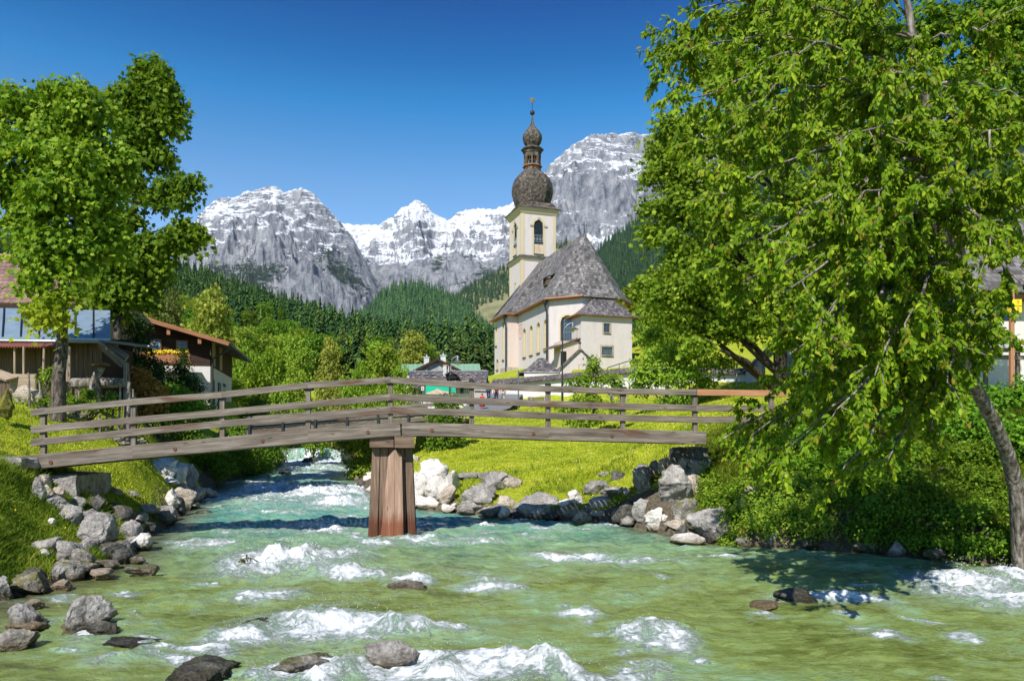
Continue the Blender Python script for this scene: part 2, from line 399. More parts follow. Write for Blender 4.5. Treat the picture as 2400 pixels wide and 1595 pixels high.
m_leaf('lilac', [(.36, .2, .3), (.5, .32, .42), (.6, .45, .5)], .3, .6)

# rock
def m_rock(name, a, b, c, moss=.0, wet=.25):
    n = N(name); p = n.pos(); o = n.coord()
    f = n.noise(p, 2.6, 8, .65, .4); cr = n.voro(n.map(p, (1, 1, 1.6)), 3.1, 'DISTANCE_TO_EDGE'); fi = n.noise(p, 17, 5, .6)
    f = n.math('ADD', n.math('MULTIPLY', f, .62), n.math('MULTIPLY', fi, .38))
    col = n.ramp(f, [(.37, a), (.49, b), (.61, c)])
    col = n.mix(n.math('MULTIPLY', n.ramp(cr, [(0., 1.), (.02, 0.)]), .05), col, tuple(q * .4 for q in a))
    sp = n.noise(p, 6.5, 6, .7); col = n.mix(n.math('MULTIPLY', n.ramp(sp, [(.6, 0.), (.68, 1.)]), .75), col, tuple(q * .25 for q in a))
    if moss:
        mo = n.noise(p, 3.1, 5, .6); nz = n.sep(n.n('NewGeometry').outputs['Normal'])[2]
        k = n.math('MULTIPLY', n.ramp(n.math('ADD', mo, n.math('MULTIPLY', nz, .12)), [(.56, 0.), (.66, 1.)]), moss)
        col = n.mix(k, col, (.13, .12, .018))
    # wet band just over the water line (object z: 0 at the water line)
    zo = n.math('ADD', n.attr('above'), n.math('MULTIPLY', n.math('SUBTRACT', f, .5), .25))
    wetk = n.ramp(zo, [(.08, 1.), (.3, 0.)]); col = n.mix(wetk, col, n.mix(1., col, (.32, .27, .18), 'MULTIPLY'))
    rg = n.math('SUBTRACT', .88, n.math('MULTIPLY', wetk, .6))
    h = n.math('ADD', n.math('ADD', f, n.math('MULTIPLY', fi, .35)), n.math('MULTIPLY', n.ramp(cr, [(0., 0.), (.05, 1.)]), .06))
    M[name] = n.done(n.bsdf(col, rg, n.bump(h, 1., .09), 0, .35)); return M[name]
m_rock('rock', (.13, .115, .1), (.3, .275, .25), (.48, .45, .41), .0)
m_rock('rock_mossy', (.1, .09, .075), (.24, .215, .185), (.42, .39, .35), .8)
m_rock('rock_white', (.42, .37, .31), (.66, .61, .55), (.8, .77, .72), .0)
m_rock('rock_warm', (.26, .2, .15), (.47, .39, .31), (.62, .54, .45), .1)
m_rock('rock_dark', (.035, .032, .028), (.085, .08, .07), (.2, .19, .175), .25)

# ground
def m_ground():
    n = N('grass_ground'); p = n.pos()
    a = n.noise(p, .35, 5, .6); b = n.noise(p, 2.6, 6, .7); c = n.noise(p, 14, 5, .7); d = n.noise(n.map(p, (1, 1, 1)), 45, 3, .7)
    f = n.math('ADD', n.math('ADD', n.math('MULTIPLY', a, .25), n.math('MULTIPLY', b, .35)), n.math('MULTIPLY', c, .4))
    col = n.ramp(f, [(.34, (.09, .13, .01)), (.44, (.22, .27, .018)), (.53, (.37, .41, .03)), (.66, (.5, .44, .09))])
    col = n.mix(n.math('MULTIPLY', n.ramp(n.math('ADD', n.math('MULTIPLY', b, .6), n.math('MULTIPLY', c, .4)), [(.58, 0.), (.68, 1.)]), .5), col, (.28, .2, .08))
    # earth
    e = n.attr('earth'); k = n.ramp(n.math('ADD', e, n.math('MULTIPLY', n.math('SUBTRACT', b, .5), .9)), [(.45, 0.), (.6, 1.)])
    earth = n.ramp(c, [(.35, (.06, .045, .03)), (.65, (.22, .18, .13))])
    col = n.mix(k, col, earth)
    h = n.math('ADD', n.math('MULTIPLY', c, .6), n.math('MULTIPLY', d, .5))
    M['ground'] = n.done(n.bsdf(col, .95, n.bump(h, .9, .08), 0, .1))
m_ground()
def m_meadow(name, a, b, c):
    n = N(name); p = n.pos(); f = n.noise(p, .02, 8, .65); g = n.noise(p, .25, 5, .7)
    col = n.ramp(n.math('ADD', n.math('MULTIPLY', f, .6), n.math('MULTIPLY', g, .4)), [(.38, a), (.5, b), (.62, c)])
    M[name] = n.done(n.bsdf(col, .95, n.bump(g, .5, .6), 0, .1))
m_meadow('meadow', (.10, .16, .012), (.17, .24, .015), (.26, .29, .02)); m_meadow('alp_meadow', (.11, .12, .05), (.19, .18, .085), (.27, .24, .12))
m_meadow('forest_floor', (.006, .018, .005), (.012, .03, .008), (.03, .055, .012))

def m_mountain():
    n = N('mountain_rock'); p = n.pos()
    st = n.noise(n.map(p, (.006, .006, .0015)), 1, 9, .68, .3); fi = n.noise(n.map(p, (.03, .03, .022)), 1, 8, .72); big = n.noise(p, .0025, 5, .6)
    vv = n.noise(n.map(p, (.022, .022, .003)), 1, 6, .65, .5)
    f = n.math('ADD', n.math('ADD', n.math('MULTIPLY', st, .3), n.math('MULTIPLY', fi, .35)), n.math('MULTIPLY', vv, .35))
    rock = n.ramp(f, [(.39, (.06, .065, .08)), (.46, (.19, .195, .215)), (.53, (.33, .33, .34)), (.62, (.47, .455, .45))])
    geo = n.n('NewGeometry'); bf = n.bump(n.math('ADD', n.math('MULTIPLY', fi, .5), n.math('MULTIPLY', vv, .6)), 1., 60)
    # snow: collects on ledges, follows attribute
    s2 = n.noise(n.map(p, (.008, .008, .034), rot=(0, .22, 0)), 1, 9, .74, .5)
    s3 = n.noise(n.map(p, (.03, .03, .12), rot=(0, -.3, 0)), 1, 7, .75)
    sn = n.math('ADD', n.attr('snow'), n.math('ADD', n.math('MULTIPLY', n.math('SUBTRACT', s2, .5), 2.7), n.math('MULTIPLY', n.math('SUBTRACT', s3, .5), 2.4)))
    sk = n.ramp(sn, [(.49, 0.), (.53, 1.)])
    pk = n.ramp(n.math('ADD', n.attr('pine'), n.math('ADD', n.math('MULTIPLY', n.math('SUBTRACT', s2, .5), 1.5), n.math('MULTIPLY', n.math('SUBTRACT', s3, .5), 1.6))), [(.5, 0.), (.56, 1.)])
    pine = n.ramp(fi, [(.35, (.012, .024, .014)), (.65, (.04, .06, .025))])
    col = n.mix(pk, rock, pine); col = n.mix(sk, col, (.86, .87, .9))
    M['mountain'] = n.done(n.bsdf(col, .9, bf, 0, .1))
m_mountain()

def m_water():
    n = N('river_water'); p = n.pos(); Y = n.sep(p)[1]
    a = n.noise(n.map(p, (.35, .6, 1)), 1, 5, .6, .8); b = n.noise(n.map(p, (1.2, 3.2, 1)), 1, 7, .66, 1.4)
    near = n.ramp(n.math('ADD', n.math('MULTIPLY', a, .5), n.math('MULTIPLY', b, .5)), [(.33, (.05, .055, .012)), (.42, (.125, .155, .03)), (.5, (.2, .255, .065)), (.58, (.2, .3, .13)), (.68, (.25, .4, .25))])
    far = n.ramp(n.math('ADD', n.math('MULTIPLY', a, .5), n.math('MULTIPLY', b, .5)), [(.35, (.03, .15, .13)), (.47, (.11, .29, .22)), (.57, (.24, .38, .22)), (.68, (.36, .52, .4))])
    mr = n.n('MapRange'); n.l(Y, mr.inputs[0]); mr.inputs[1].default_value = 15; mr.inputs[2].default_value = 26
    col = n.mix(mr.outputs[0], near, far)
    bed = n.ramp(n.noise(n.map(p, (3, 3.5, 1)), 1, 5, .6, .5), [(.35, (.03, .032, .014)), (.55, (.12, .105, .05)), (.7, (.24, .21, .12))])
    col = n.mix(n.attr('shore'), col, bed)
    f1 = n.noise(n.map(p, (5, 7, 5)), 1, 8, .75, 1.0); f2 = n.voro(n.map(p, (9, 12, 9)), 1)
    r1 = n.math('SUBTRACT', 1., n.math('MULTIPLY', n.math('ABSOLUTE', n.math('SUBTRACT', n.noise(n.map(p, (4, 5.5, 4)), 1, 6, .7, 1.5), .5)), 7.))
    fo = n.math('ADD', n.attr('foam'), n.math('ADD', n.math('MULTIPLY', n.math('SUBTRACT', f1, .5), 1.9), n.math('MULTIPLY', r1, .13)))
    fk = n.ramp(fo, [(.45, 0.), (.54, .4), (.66, .8), (.8, 1.)])
    col = n.mix(n.math('MULTIPLY', n.ramp(n.attr('foam'), [(.08, 0.), (.55, 1.)]), .6), col, (.36, .52, .42))
    fk = n.math('MULTIPLY', fk, n.ramp(n.attr('foam'), [(.02, 0.), (.2, 1.)]))
    col = n.mix(fk, col, (.9, .93, .93))
    rip = n.noise(n.map(p, (7, 11, 7)), 1, 6, .65, .4); rip2 = n.noise(n.map(p, (24, 34, 20)), 1, 3, .6)
    hh = n.math('ADD', n.math('ADD', rip, n.math('MULTIPLY', rip2, .3)), n.math('MULTIPLY', n.math('MULTIPLY', f1, fk), 1.5))
    bs = n.bsdf(col, n.math('ADD', .04, n.math('MULTIPLY', fk, .6)), n.bump(hh, 1., .05), 0, .75, IOR=1.4)
    M['water'] = n.done(bs)
m_water()
# ------------------------------------------------------------ river course and terrain
LE = np.array([(-30, -5), (-5, -6), (4, -7.5), (12.5, -8.9), (14.85, -8.9), (16.7, -8.8), (19, -9.4), (22, -10.3), (27, -11.6), (34, -13.6), (40, -15.5), (49, -17.4), (58, -18.0), (66, -19.7), (72, -21.5), (80, -26), (110, -42), (150, -62)], float)
RE = np.array([(-30, 15), (-5, 14.5), (4, 14.2), (12, 13.5), (17, 11.3), (19, 8.2), (20, 5.6), (21.5, 4.8), (24.5, 3.3), (26, .5), (27, -1.2), (29.2, -3.8), (33, -5.2), (37, -7), (47, -10), (63, -13.2), (72, -15.6), (80, -19.5), (110, -34), (150, -54)], float)
def xl(Y): return np.interp(Y, LE[:, 0], LE[:, 1])
def xr(Y): return np.interp(Y, RE[:, 0], RE[:, 1])
def wz(Y):
    Y = np.asarray(Y, float)
    return .02 * (np.minimum(Y, 72) - 21) + np.clip((Y - 71.7) / .5, 0, 1) * 1.0 + .012 * np.maximum(Y - 72, 0)
CP = []
def cp(px, py, Y): CP.append(P(px, py, Y))
for t in [(-60, 1250, 14.5), (0, 1300, 14.5), (60, 1290, 16), (0, 1200, 16.5), (100, 1200, 18), (170, 1210, 19), (0, 1100, 18), (-150, 1100, 16), (0, 1070, 19.5), (100, 1100, 20.5), (-100, 1010, 22), (-100, 960, 24), (60, 1060, 22),
          (300, 1185, 22.5), (400, 1150, 28), (180, 1060, 24), (300, 1070, 26), (400, 1105, 32), (430, 1125, 34), (0, 985, 24), (80, 965, 27), (200, 1005, 27), (300, 1035, 29),
          (250, 985, 30), (460, 1090, 40), (500, 1045, 42), (560, 1020, 48), (0, 935, 30), (300, 945, 33), (100, 930, 31.5), (-200, 930, 30), (500, 915, 55), (300, 915, 50), (-300, 900, 45), (0, 900, 60), (600, 975, 60), (620, 985, 75), (560, 930, 90), (640, 900, 115), (850, 930, 115), (880, 905, 140),
          (600, 890, 160), (300, 880, 120), (-200, 860, 120), (960, 1000, 60), (900, 1020, 56), (1000, 962, 85), (1080, 957, 85), (960, 940, 100), (1000, 915, 120), (1100, 900, 135),
          (990, 1085, 36), (1000, 1055, 42), (960, 1065, 48), (1100, 1125, 30), (1200, 1163, 27.6), (1300, 1160, 26.6), (1060, 1058, 40), (1150, 1115, 31.5), (1200, 1100, 32), (1300, 1090, 33), (1400, 1100, 30),
          (1380, 1035, 40), (1300, 1000, 47), (1150, 962, 58), (1190, 962, 62), (1150, 955, 70), (1240, 957, 67), (1300, 948, 66.5), (1480, 934, 65), (1600, 930, 55), (1720, 908, 54), (1828, 908, 45), (1900, 907, 50),
          (1100, 1010, 48), (1450, 1080, 29), (1560, 1062, 26), (1490, 1135, 25.7), (1620, 1060, 23.4), (1700, 1050, 24), (1700, 1000, 27), (1800, 1010, 25), (1900, 1010, 24), (2000, 1005, 22.5), (1700, 1190, 21.5), (1800, 1180, 20.8), (2000, 1150, 20), (2200, 1150, 18.5), (2400, 1195, 16.5),
          (2600, 1150, 16), (2400, 1010, 20), (2200, 1000, 22), (2400, 910, 35), (2200, 930, 35), (2100, 905, 50), (1800, 1100, 22), (1640, 1150, 23), (2800, 900, 30), (2500, 880, 50), (2900, 1000, 15),
          (1250, 886, 80), (1200, 876, 92), (1420, 874, 80), (1480, 858, 92), (1200, 865, 105), (1150, 880, 115), (1350, 860, 100), (1050, 900, 120), (1490, 835, 100), (1560, 775, 112), (1650, 715, 125), (1750, 640, 160), (1850, 560, 190), (2300, 470, 200), (2700, 400, 220), (2000, 720, 110), (2400, 700, 95), (2200, 860, 62), (1760, 885, 64), (1650, 850, 85), (1165, 956, 74), (1200, 953, 73.3), (1250, 947, 72.6), (1320, 941, 71.6), (1400, 935, 70.4), (1475, 931, 69.2), (1540, 920, 67.2), (1600, 914, 65.2), (1700, 908, 62), (1170, 908, 76.5), (1250, 899, 75.3), (1320, 892, 74.5), (1400, 886, 73.2), (1475, 880, 72), (1600, 876, 68), (1700, 876, 65.5)]:
    cp(*t)
for Y in [-30, -5, 4, 9, 13, 17, 21, 25, 29, 33, 38, 44, 51, 58, 65, 72, 80, 95, 120, 150]:
    for x in (xl(Y), xr(Y)): CP.append(V3(x, Y, wz(Y)))
    CP.append(V3((xl(Y) + xr(Y)) / 2, Y, wz(Y) - .9))
for x, y, z in [(-40, 0, 3.5), (-20, 0, 2.5), (-60, 60, 14), (25, 5, 2.6), (45, 10, 8), (-20, -30, 2), (30, -30, 2), (-100, 100, 12), (60, 40, 14), (100, 100, 45), (-150, 200, 14), (0, 200, 14), (-50, 200, 14), (80, 250, 50), (-600, 600, 20), (600, 600, 90), (0, 600, 10), (-600, -60, 40), (600, -60, 60), (400, 200, 90), (-400, 200, 30), (0, 400, 12), (-150, 400, 10)]:
    CP.append(V3(x, y, z))
CP = np.array(CP)
def _wp(xy):  # compress distance so that near detail and far slopes weigh alike
    r = np.hypot(xy[..., 0], xy[..., 1] + 6); s = np.log1p(r / 14) / np.maximum(r, 1e-6) * 30
    return np.stack([xy[..., 0] * s, (xy[..., 1] + 6) * s], -1)
_c = _wp(CP[:, :2]); _D = np.linalg.norm(_c[:, None] - _c[None], axis=-1)
_A = np.block([[_D, np.ones((len(CP), 1))], [np.ones((1, len(CP))), np.zeros((1, 1))]])
_W = np.linalg.solve(_A + np.eye(len(_A)) * 1e-6, np.append(CP[:, 2], 0))
def _rbf(x, y):
    sh = np.shape(x); q = _wp(np.stack([np.ravel(x), np.ravel(y)], -1)); out = np.empty(len(q))
    for i in range(0, len(q), 40000):
        out[i:i + 40000] = np.linalg.norm(q[i:i + 40000, None] - _c[None], axis=-1) @ _W[:-1] + _W[-1]
    return out.reshape(sh)
def bank_d(x, y):
    """metres outside the water (positive) or inside it (negative)"""
    slope = .75
    return np.maximum(xl(y) - x, x - xr(y)) * slope
def ground_z(x, y, detail=True):
    x = np.asarray(x, float); y = np.asarray(y, float)
    z = _rbf(x, y); d = bank_d(x, y); w_ = wz(y)
    if detail:
        z = z + fbm(np.stack([x * .35, y * .35, x * 0], -1), 3) * .14 * np.clip(d, 0, 1) + fbm(np.stack([x * 1.7, y * 1.7, x * 0], -1), 3) * .05 * np.clip(d, 0, 1)
    zi = np.minimum(z, w_ - .12 - .45 * np.clip(-d, 0, 1))
    zo = np.maximum(z, w_ + .03 + .3 * np.clip(d, 0, 1.2))
    far = np.clip((y - 150) / 30, 0, 1)
    return np.where(far >= 1, z, np.where(d < 0, zi, zo))
def gz(x, y): return float(ground_z(np.array([x]), np.array([y]))[0])
def on(px, Y):
    x = (px - 1200) / F * Y; return V3(x, Y, gz(x, Y))

def axis_pts(lo, hi, dense_lo, dense_hi, step, grow):
    a = list(np.arange(dense_lo, dense_hi, step)); s = step; x = a[-1]
    while x < hi: s *= grow; x += s; a.append(x)
    s = step; x = a[0]; b = []
    while x > lo: s *= grow; x -= s; b.append(x)
    return np.array(b[::-1] + a)
gx = axis_pts(-900, 900, -16, 16, .17, 1.035); gy = axis_pts(-60, 900, 9, 40, .2, 1.022)
GX, GY = np.meshgrid(gx, gy, indexing='ij')
GZ = ground_z(GX, GY)
dd = bank_d(GX, GY)
earth = np.where(GY < 150, sstep(1.3, -.2, dd), 0)
road = None
me = np_mesh('ground', np.stack([GX, GY, GZ], -1).reshape(-1, 3), grid_faces(len(gx), len(gy)), {'earth': earth.ravel()}, True)
tag(link_mesh('ground', me, M['ground']), kind='structure')

# river surface, with standing waves and broken water where the bed makes them
def pxw(px, py):
    Y = 5436.0 / (py - 1004); return (px - 1200) / F * Y, Y
RAP = [(680, 1322, 170, 26, .34), (840, 1345, 110, 12, .1), (960, 1368, 65, 10, .1), (1140, 1385, 90, 9, .06), (1340, 1308, 130, 7, .07), (1500, 1318, 120, 6, .05), (800, 1478, 230, 30, .2), (560, 1500, 90, 18, .12), (1000, 1488, 110, 16, .1),
       (1010, 1578, 300, 22, .16), (1300, 1588, 280, 20, .15), (720, 1585, 160, 16, .1), (2290, 1388, 150, 38, .22), (2390, 1372, 60, 30, .12), (1960, 1402, 140, 12, .1), (1560, 1505, 80, 32, .14), (1480, 1495, 50, 20, .1), (400, 1565, 130, 14, .06), (620, 1400, 90, 16, .07),
       (730, 1158, 150, 22, .22), (790, 1180, 90, 14, .1), (620, 1150, 70, 14, .1), (840, 1140, 40, 10, .1), (890, 1278, 60, 9, .08), (985, 1268, 50, 8, .06), (490, 1278, 75, 8, .06), (760, 1098, 70, 6, .1), (690, 1098, 40, 5, .1), (735, 1082, 80, 9, .12), (820, 1098, 60, 4, .1), (700, 1110, 80, 3, .05), (840, 1108, 50, 3, .1),
       (1100, 1264, 80, 6, .05), (1430, 1222, 45, 8, .04), (1460, 1208, 18, 10, .06), (1350, 1450, 60, 12, .05), (1210, 1600, 120, 15, .1), (760, 1245, 60, 10, .12), (690, 1238, 70, 8, .06), (540, 1130, 30, 4, .06), (2060, 1480, 50, 12, .04), (950, 1600, 300, 20, .1), (230, 1480, 50, 12, .03), (330, 1500, 60, 10, .05), (470, 1530, 80, 14, .06)]
for _i in range(120):
    _py = float(rng.choice([rng.uniform(1290, 1590), rng.uniform(1085, 1290)])); _Y = 5436 / (_py - 1004); _a, _b = 1200 + xl(_Y) / _Y * F + 30, 1200 + xr(_Y) / _Y * F - 40
    RAP.append((float(rng.uniform(max(_a, 0), min(_b, 2400))), _py, float(rng.uniform(15, 75)), float(rng.uniform(1.5, 5)), .02 + .03 * rng.uniform()))
ny = 760; nx = 620
Yr = 3.2 * np.exp(np.linspace(0, math.log(71.2 / 3.2), ny)); Yr = np.concatenate([Yr, np.linspace(71.4, 72.3, 12), np.linspace(73, 150, 30)])
T = np.linspace(0, 1, nx)
WX = (xl(Yr) - 1.4)[:, None] * (1 - T)[None] + (xr(Yr) + 1.4)[:, None] * T[None]; WY = np.repeat(Yr[:, None], nx, 1)
WZ = wz(WY); p0 = np.stack([WX, WY, WX * 0], -1)
amp = np.clip(WY / 16, .6, 1.6)
wav = fbm(p0 * np.array([.8, 1.0, 1]) / 1.5, 3) * .10 + fbm(p0 * np.array([1, 1.6, 1]) / .5 + 9, 4, .55) * .075 + ridged(p0 * np.array([1, 2.0, 1]) / .8 + 2, 4, .55) * .045 + (1 - np.abs(fbm(p0 * np.array([1.2, 2.1, 1]) / .6 + 4, 3)) * 2.5) * .02
edge = np.clip(-bank_d(WX, WY) / 1.2, .12, 1)
WZ = WZ + wav * amp * edge
foam = np.zeros_like(WZ)
wob = fbm(p0 * .9 + 31, 4); wob2 = fbm(p0 * 2.3 + 3, 4)
for (px, py, hw, hh, a) in RAP:
    cx, cy = pxw(px, py); wx_ = hw / F * cy; y1 = 5436. / (py + hh - 1004); y2 = 5436. / (py - hh - 1004); wy = max(.1, (y2 - y1) / 2)
    dx = (WX - cx) / wx_ + wob * .35; dy = (WY - cy + wob * .7 + wob2 * .25 + .12 * (WX - cx)) / wy
    g = np.exp(-np.abs(dx) ** 2.6 - dy * dy * .8)
    cr = np.exp(-np.abs(dx) ** 2.4 - ((dy - .35) * 1.15) ** 2)
    WZ = WZ + cr * a * (.75 + wob2 * 1.1) * edge
    foam = np.maximum(foam, g * (.98 if hh > 6 else .8))
ff = ridged(np.stack([WX * 1.1, WY * 1.5, WX * 0], -1) + 5, 5, .6)
foam = foam * (.62 + .5 * ff)
WZ = WZ + np.clip(foam - .35, 0, 1) * fbm(p0 * np.array([6, 8, 1]), 4, .7) * .2 * np.clip(WY / 14, .7, 1.8)
foam = np.where((WY > 71.3) & (WY < 72.35), .42 + .35 * fbm(np.stack([WX * 2.5, WY * 0, WY * .5], -1), 3), foam)
foam = np.where((WY > 66) & (WY <= 71.3), np.maximum(foam, .75), foam)
foam = np.maximum(foam, sstep(.3, .85, wav / .1) * .3 * sstep(0, .4, fbm(p0 * .35 + 77, 3)))
shore = np.clip(1 + bank_d(WX, WY) / (1.1 + wob * .8), 0, .9) * np.where(WY < 40, 1, .4)
stream = sstep(.1, .55, fbm(np.stack([WX * .5, WY * 1.0, WX * 0], -1) + 50, 4)) * .25 * (WY < 20)
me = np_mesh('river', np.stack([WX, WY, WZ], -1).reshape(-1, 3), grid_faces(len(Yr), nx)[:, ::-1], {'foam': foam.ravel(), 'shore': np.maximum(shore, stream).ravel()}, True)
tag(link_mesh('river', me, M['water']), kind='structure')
def water_z(x, y):
    i = int(np.argmin(np.abs(Yr - y))); j = int(np.argmin(np.abs(WX[i] - x))); return float(WZ[i, j])

# ------------------------------------------------------------ far hills (surfaces seen from the valley floor up)
def hill(name, ridge, Y0f, Y1f, y0f, mat, nu=160, nv=60, rough=6., back=True, attrs=None, pxr=None):
    """ridge: [(px,py)], near and far distances as functions of px; returns sampler"""
    rp = np.array(ridge, float); lo, hi = pxr or (rp[0, 0], rp[-1, 0])
    px = np.linspace(lo, hi, nu); v = np.linspace(0, 1, nv)
    PX, VV = np.meshgrid(px, v, indexing='ij')
    def surf(PX, VV):
        y1 = np.interp(PX, rp[:, 0], rp[:, 1]); y0 = y0f(PX); Y0 = Y0f(PX); Y1 = Y1f(PX)
        Y = Y0 * (Y1 / Y0) ** VV; py = y0 + (y1 - y0) * VV ** .9
        X = (PX - 1200) / F * Y; Z = CZ + (H - py) / F * Y
        nz = fbm(np.stack([X / 90., Y / 90., X * 0], -1), 4) * rough * (1 - VV ** 3) * sstep(0, .15, VV)
        return np.stack([X, Y, Z + nz], -1)
    S = surf(PX, VV).reshape(nu, nv, 3)
    if back:  # the far side falls away behind the ridge
        k = 12; t = np.linspace(0, 1, k + 1)[1:]
        last = S[:, -1:, :]; Yb = last[..., 1] * (1 + t[None] * .5); zb = last[..., 2] * (1 - t[None] ** 1.5 * .9)
        B = np.stack([last[..., 0] * (1 + t[None] * .5), Yb, zb], -1); S = np.concatenate([S, B], 1)
    me = np_mesh(name, S.reshape(-1, 3), grid_faces(S.shape[0], S.shape[1])[:, ::-1], None, True)
    tag(link_mesh(name, me, M[mat]), kind='structure')
    return surf
# the valley side on the left, wooded
hL = hill('hill', [(-500, 480), (0, 566), (200, 596), (345, 622), (430, 642), (560, 688), (700, 740), (850, 793), (1000, 838), (1160, 862), (1320, 875)],
          lambda p: np.interp(p, [-500, 0, 600, 1320], [110, 130, 150, 190]), lambda p: np.interp(p, [-500, 0, 1320], [820, 850, 640]), lambda p: np.interp(p, [-500, 600, 1320], [890, 905, 905]), 'forest_floor', 200, 70)
# rounded wooded hill in the middle
hM = hill('hill', [(780, 812), (820, 775), (870, 725), (905, 690), (940, 674), (985, 673), (1030, 688), (1080, 718), (1130, 762), (1170, 800), (1210, 830)],
          lambda p: 900 + 0 * p, lambda p: 1500 + 0 * p, lambda p: 850 + 0 * p, 'forest_floor', 90, 40)
# alpine meadow shoulder behind the church on the left
hA = hill('hill', [(1020, 735), (1060, 702), (1100, 672), (1150, 645), (1200, 615), (1260, 590), (1340, 560)],
          lambda p: 1500 + 0 * p, lambda p: 2600 + 0 * p, lambda p: 850 + 0 * p, 'alp_meadow', 90, 60, 14)
# dark wooded slope to the right of the church
hR = hill('hill', [(1330, 650), (1380, 610), (1420, 572), (1480, 530), (1540, 490), (1620, 440), (1800, 360), (2100, 300), (2500, 250), (2900, 220)],
          lambda p: 900 + 0 * p, lambda p: 2300 + 0 * p, lambda p: np.interp(p, [1330, 1500, 2900], [870, 870, 800]), 'forest_floor', 200, 70, 16)
# green slope on the right, behind the trees
hG = hill('hill', [(1640, 740), (1760, 620), (1900, 540), (2100, 470), (2400, 400), (2900, 330)], lambda p: 210 + 0 * p, lambda p: 420 + 0 * p, lambda p: np.interp(p, [1640, 2900], [800, 560]), 'meadow', 80, 30, 4)

# ------------------------------------------------------------ the mountains, 4 to 6 km off
def ridge_fn(pts):
    a = np.array(pts, float); return lambda q: np.interp(q, a[:, 0], a[:, 1])
mpx = np.arange(180, 1900, 1.9); D = np.concatenate([np.linspace(3300, 6000, 250), np.linspace(6060, 7500, 16)])
A, DD = np.meshgrid(mpx, D, indexing='ij')
X = (A - 1200) / F * DD
pw = np.stack([X / 420., DD / 420., X * 0], -1)
wn = fbm(pw, 5) ; wn2 = fbm(pw * 3.1 + 11, 5)
j1 = fbm(np.stack([mpx / 22., mpx * 0, mpx * 0], -1), 5, .6) * 4.5
def layer(pts, Dr, wf, wb, powf=1.0, Hbase=60, jag=1.0, wd=0.0):
    ry = ridge_fn(pts)(mpx) + j1 * jag; Dc = Dr(mpx) if callable(Dr) else Dr + 0 * mpx
    zr = (H - ry) / F * Dc
    D2 = DD + wn * wd
    t = (Dc[:, None] - D2) / wf
    f = np.where(t > 0, np.clip(1 - t, 0, 1) ** powf, np.clip(1 + t * wf / wb, 0, 1) ** .8)
    return Hbase + (zr[:, None] * np.clip(DD / Dc[:, None], .9, 1.15) - Hbase) * f
# left massif
Lm = layer([(180, 900), (300, 740), (395, 628), (420, 580), (446, 532), (482, 484), (515, 468), (560, 450), (600, 440), (640, 436), (668, 447), (705, 436), (740, 452), (775, 492), (800, 520), (830, 560), (865, 625), (900, 690), (960, 800), (1040, 1040)], 4400, 1050, 900, .8, jag=.55, wd=120)
# saddle ridge with the small horn and the plateau
Bm = layer([(180, 1040), (600, 900), (700, 560), (780, 520), (830, 524), (890, 522), (925, 500), (950, 478), (975, 464), (993, 474), (1012, 496), (1030, 508), (1050, 515), (1075, 500), (1105, 488), (1160, 486), (1195, 474), (1215, 462), (1260, 450), (1400, 420), (1600, 500), (1900, 900)], 5600, 2100, 900, 1.25, jag=.4, wd=150)
# ribs in front of the saddle
B2 = layer([(180, 1040), (600, 1040), (690, 760), (740, 640), (790, 615), (850, 618), (930, 610), (1000, 606), (1080, 598), (1150, 590), (1200, 560), (1300, 520), (1400, 560), (1500, 1040)], 4500, 900, 900, .75, jag=1.2, wd=240)
# right massif
Rm = layer([(180, 1040), (1080, 1040), (1140, 760), (1190, 560), (1235, 450), (1275, 402), (1310, 366), (1345, 335), (1390, 316), (1430, 312), (1475, 316), (1520, 309), (1600, 300), (1700, 305), (1900, 330)], 4700, 1250, 1200, .85, jag=.6, wd=150)
RD = np.full_like(Lm, 4400.0); MZ = np.maximum.reduce([Lm, Bm, B2, Rm]); which = np.argmax(np.stack([Lm, Bm, B2, Rm]), 0)
Dcs = np.array([4400, 5600, 4500, 4700])[which]
near_r = np.clip(np.abs(Dcs - DD) / 260, 0, 1)
gul = ridged(np.stack([X / 330. + MZ / 900., DD / 420., MZ / 1100.], -1), 6, .58); gul2 = ridged(np.stack([X / 105., DD / 150., MZ / 330. + X / 300.], -1) + 3, 6, .6)
relief = np.clip(MZ / 700, .3, 1)
MZ = MZ + (gul - .25) * 210 * relief * (.05 + .95 * near_r) + (gul2 - .2) * 80 * relief * (.08 + .92 * near_r) + fbm(pw * 9 + 5, 5, .6) * 34 * (.25 + .75 * near_r)
# rock steps
stepn = MZ / 95. + wn * 2.0; MZ = MZ + (np.floor(stepn) + sstep(.25, .75, stepn - np.floor(stepn)) - stepn) * 38 * near_r
pyv = H - MZ / DD * F
gxx = np.gradient(MZ, axis=0) / (np.gradient(X, axis=0)); gyy = np.gradient(MZ, axis=1) / np.gradient(DD, axis=1)
steep = np.hypot(gxx, gyy)
snow = np.clip((MZ - 700) / 1100, -.5, .4) + (1.25 - steep) * .3
snow = np.where(which == 1, snow + .42, snow); snow = np.where(which == 2, snow - .12, snow); snow = snow - .55 * sstep(600, 680, pyv)
snow = np.where(which == 3, np.where(pyv < 420, snow + .12, snow - .12), snow); snow = np.where(which == 0, np.where(pyv < 540, snow + .14, snow + .04), snow)
bowl = np.exp(-((A - 1440) / 60) ** 2 - ((pyv - 565) / 22) ** 2); snow = snow + bowl * 1.2
pine = np.clip((1250 - MZ) / 600, -.6, .6) + (1.3 - steep) * .12 + fbm(pw * 1.3 + 40, 4) * .9 - .12
keep = np.stack([X, DD, MZ], -1)
me = np_mesh('mountain', keep.reshape(-1, 3), grid_faces(len(mpx), len(D))[:, ::-1], {'snow': snow.ravel(), 'pine': pine.ravel()}, True)
tag(link_mesh('mountain', me, M['mountain']), kind='structure')
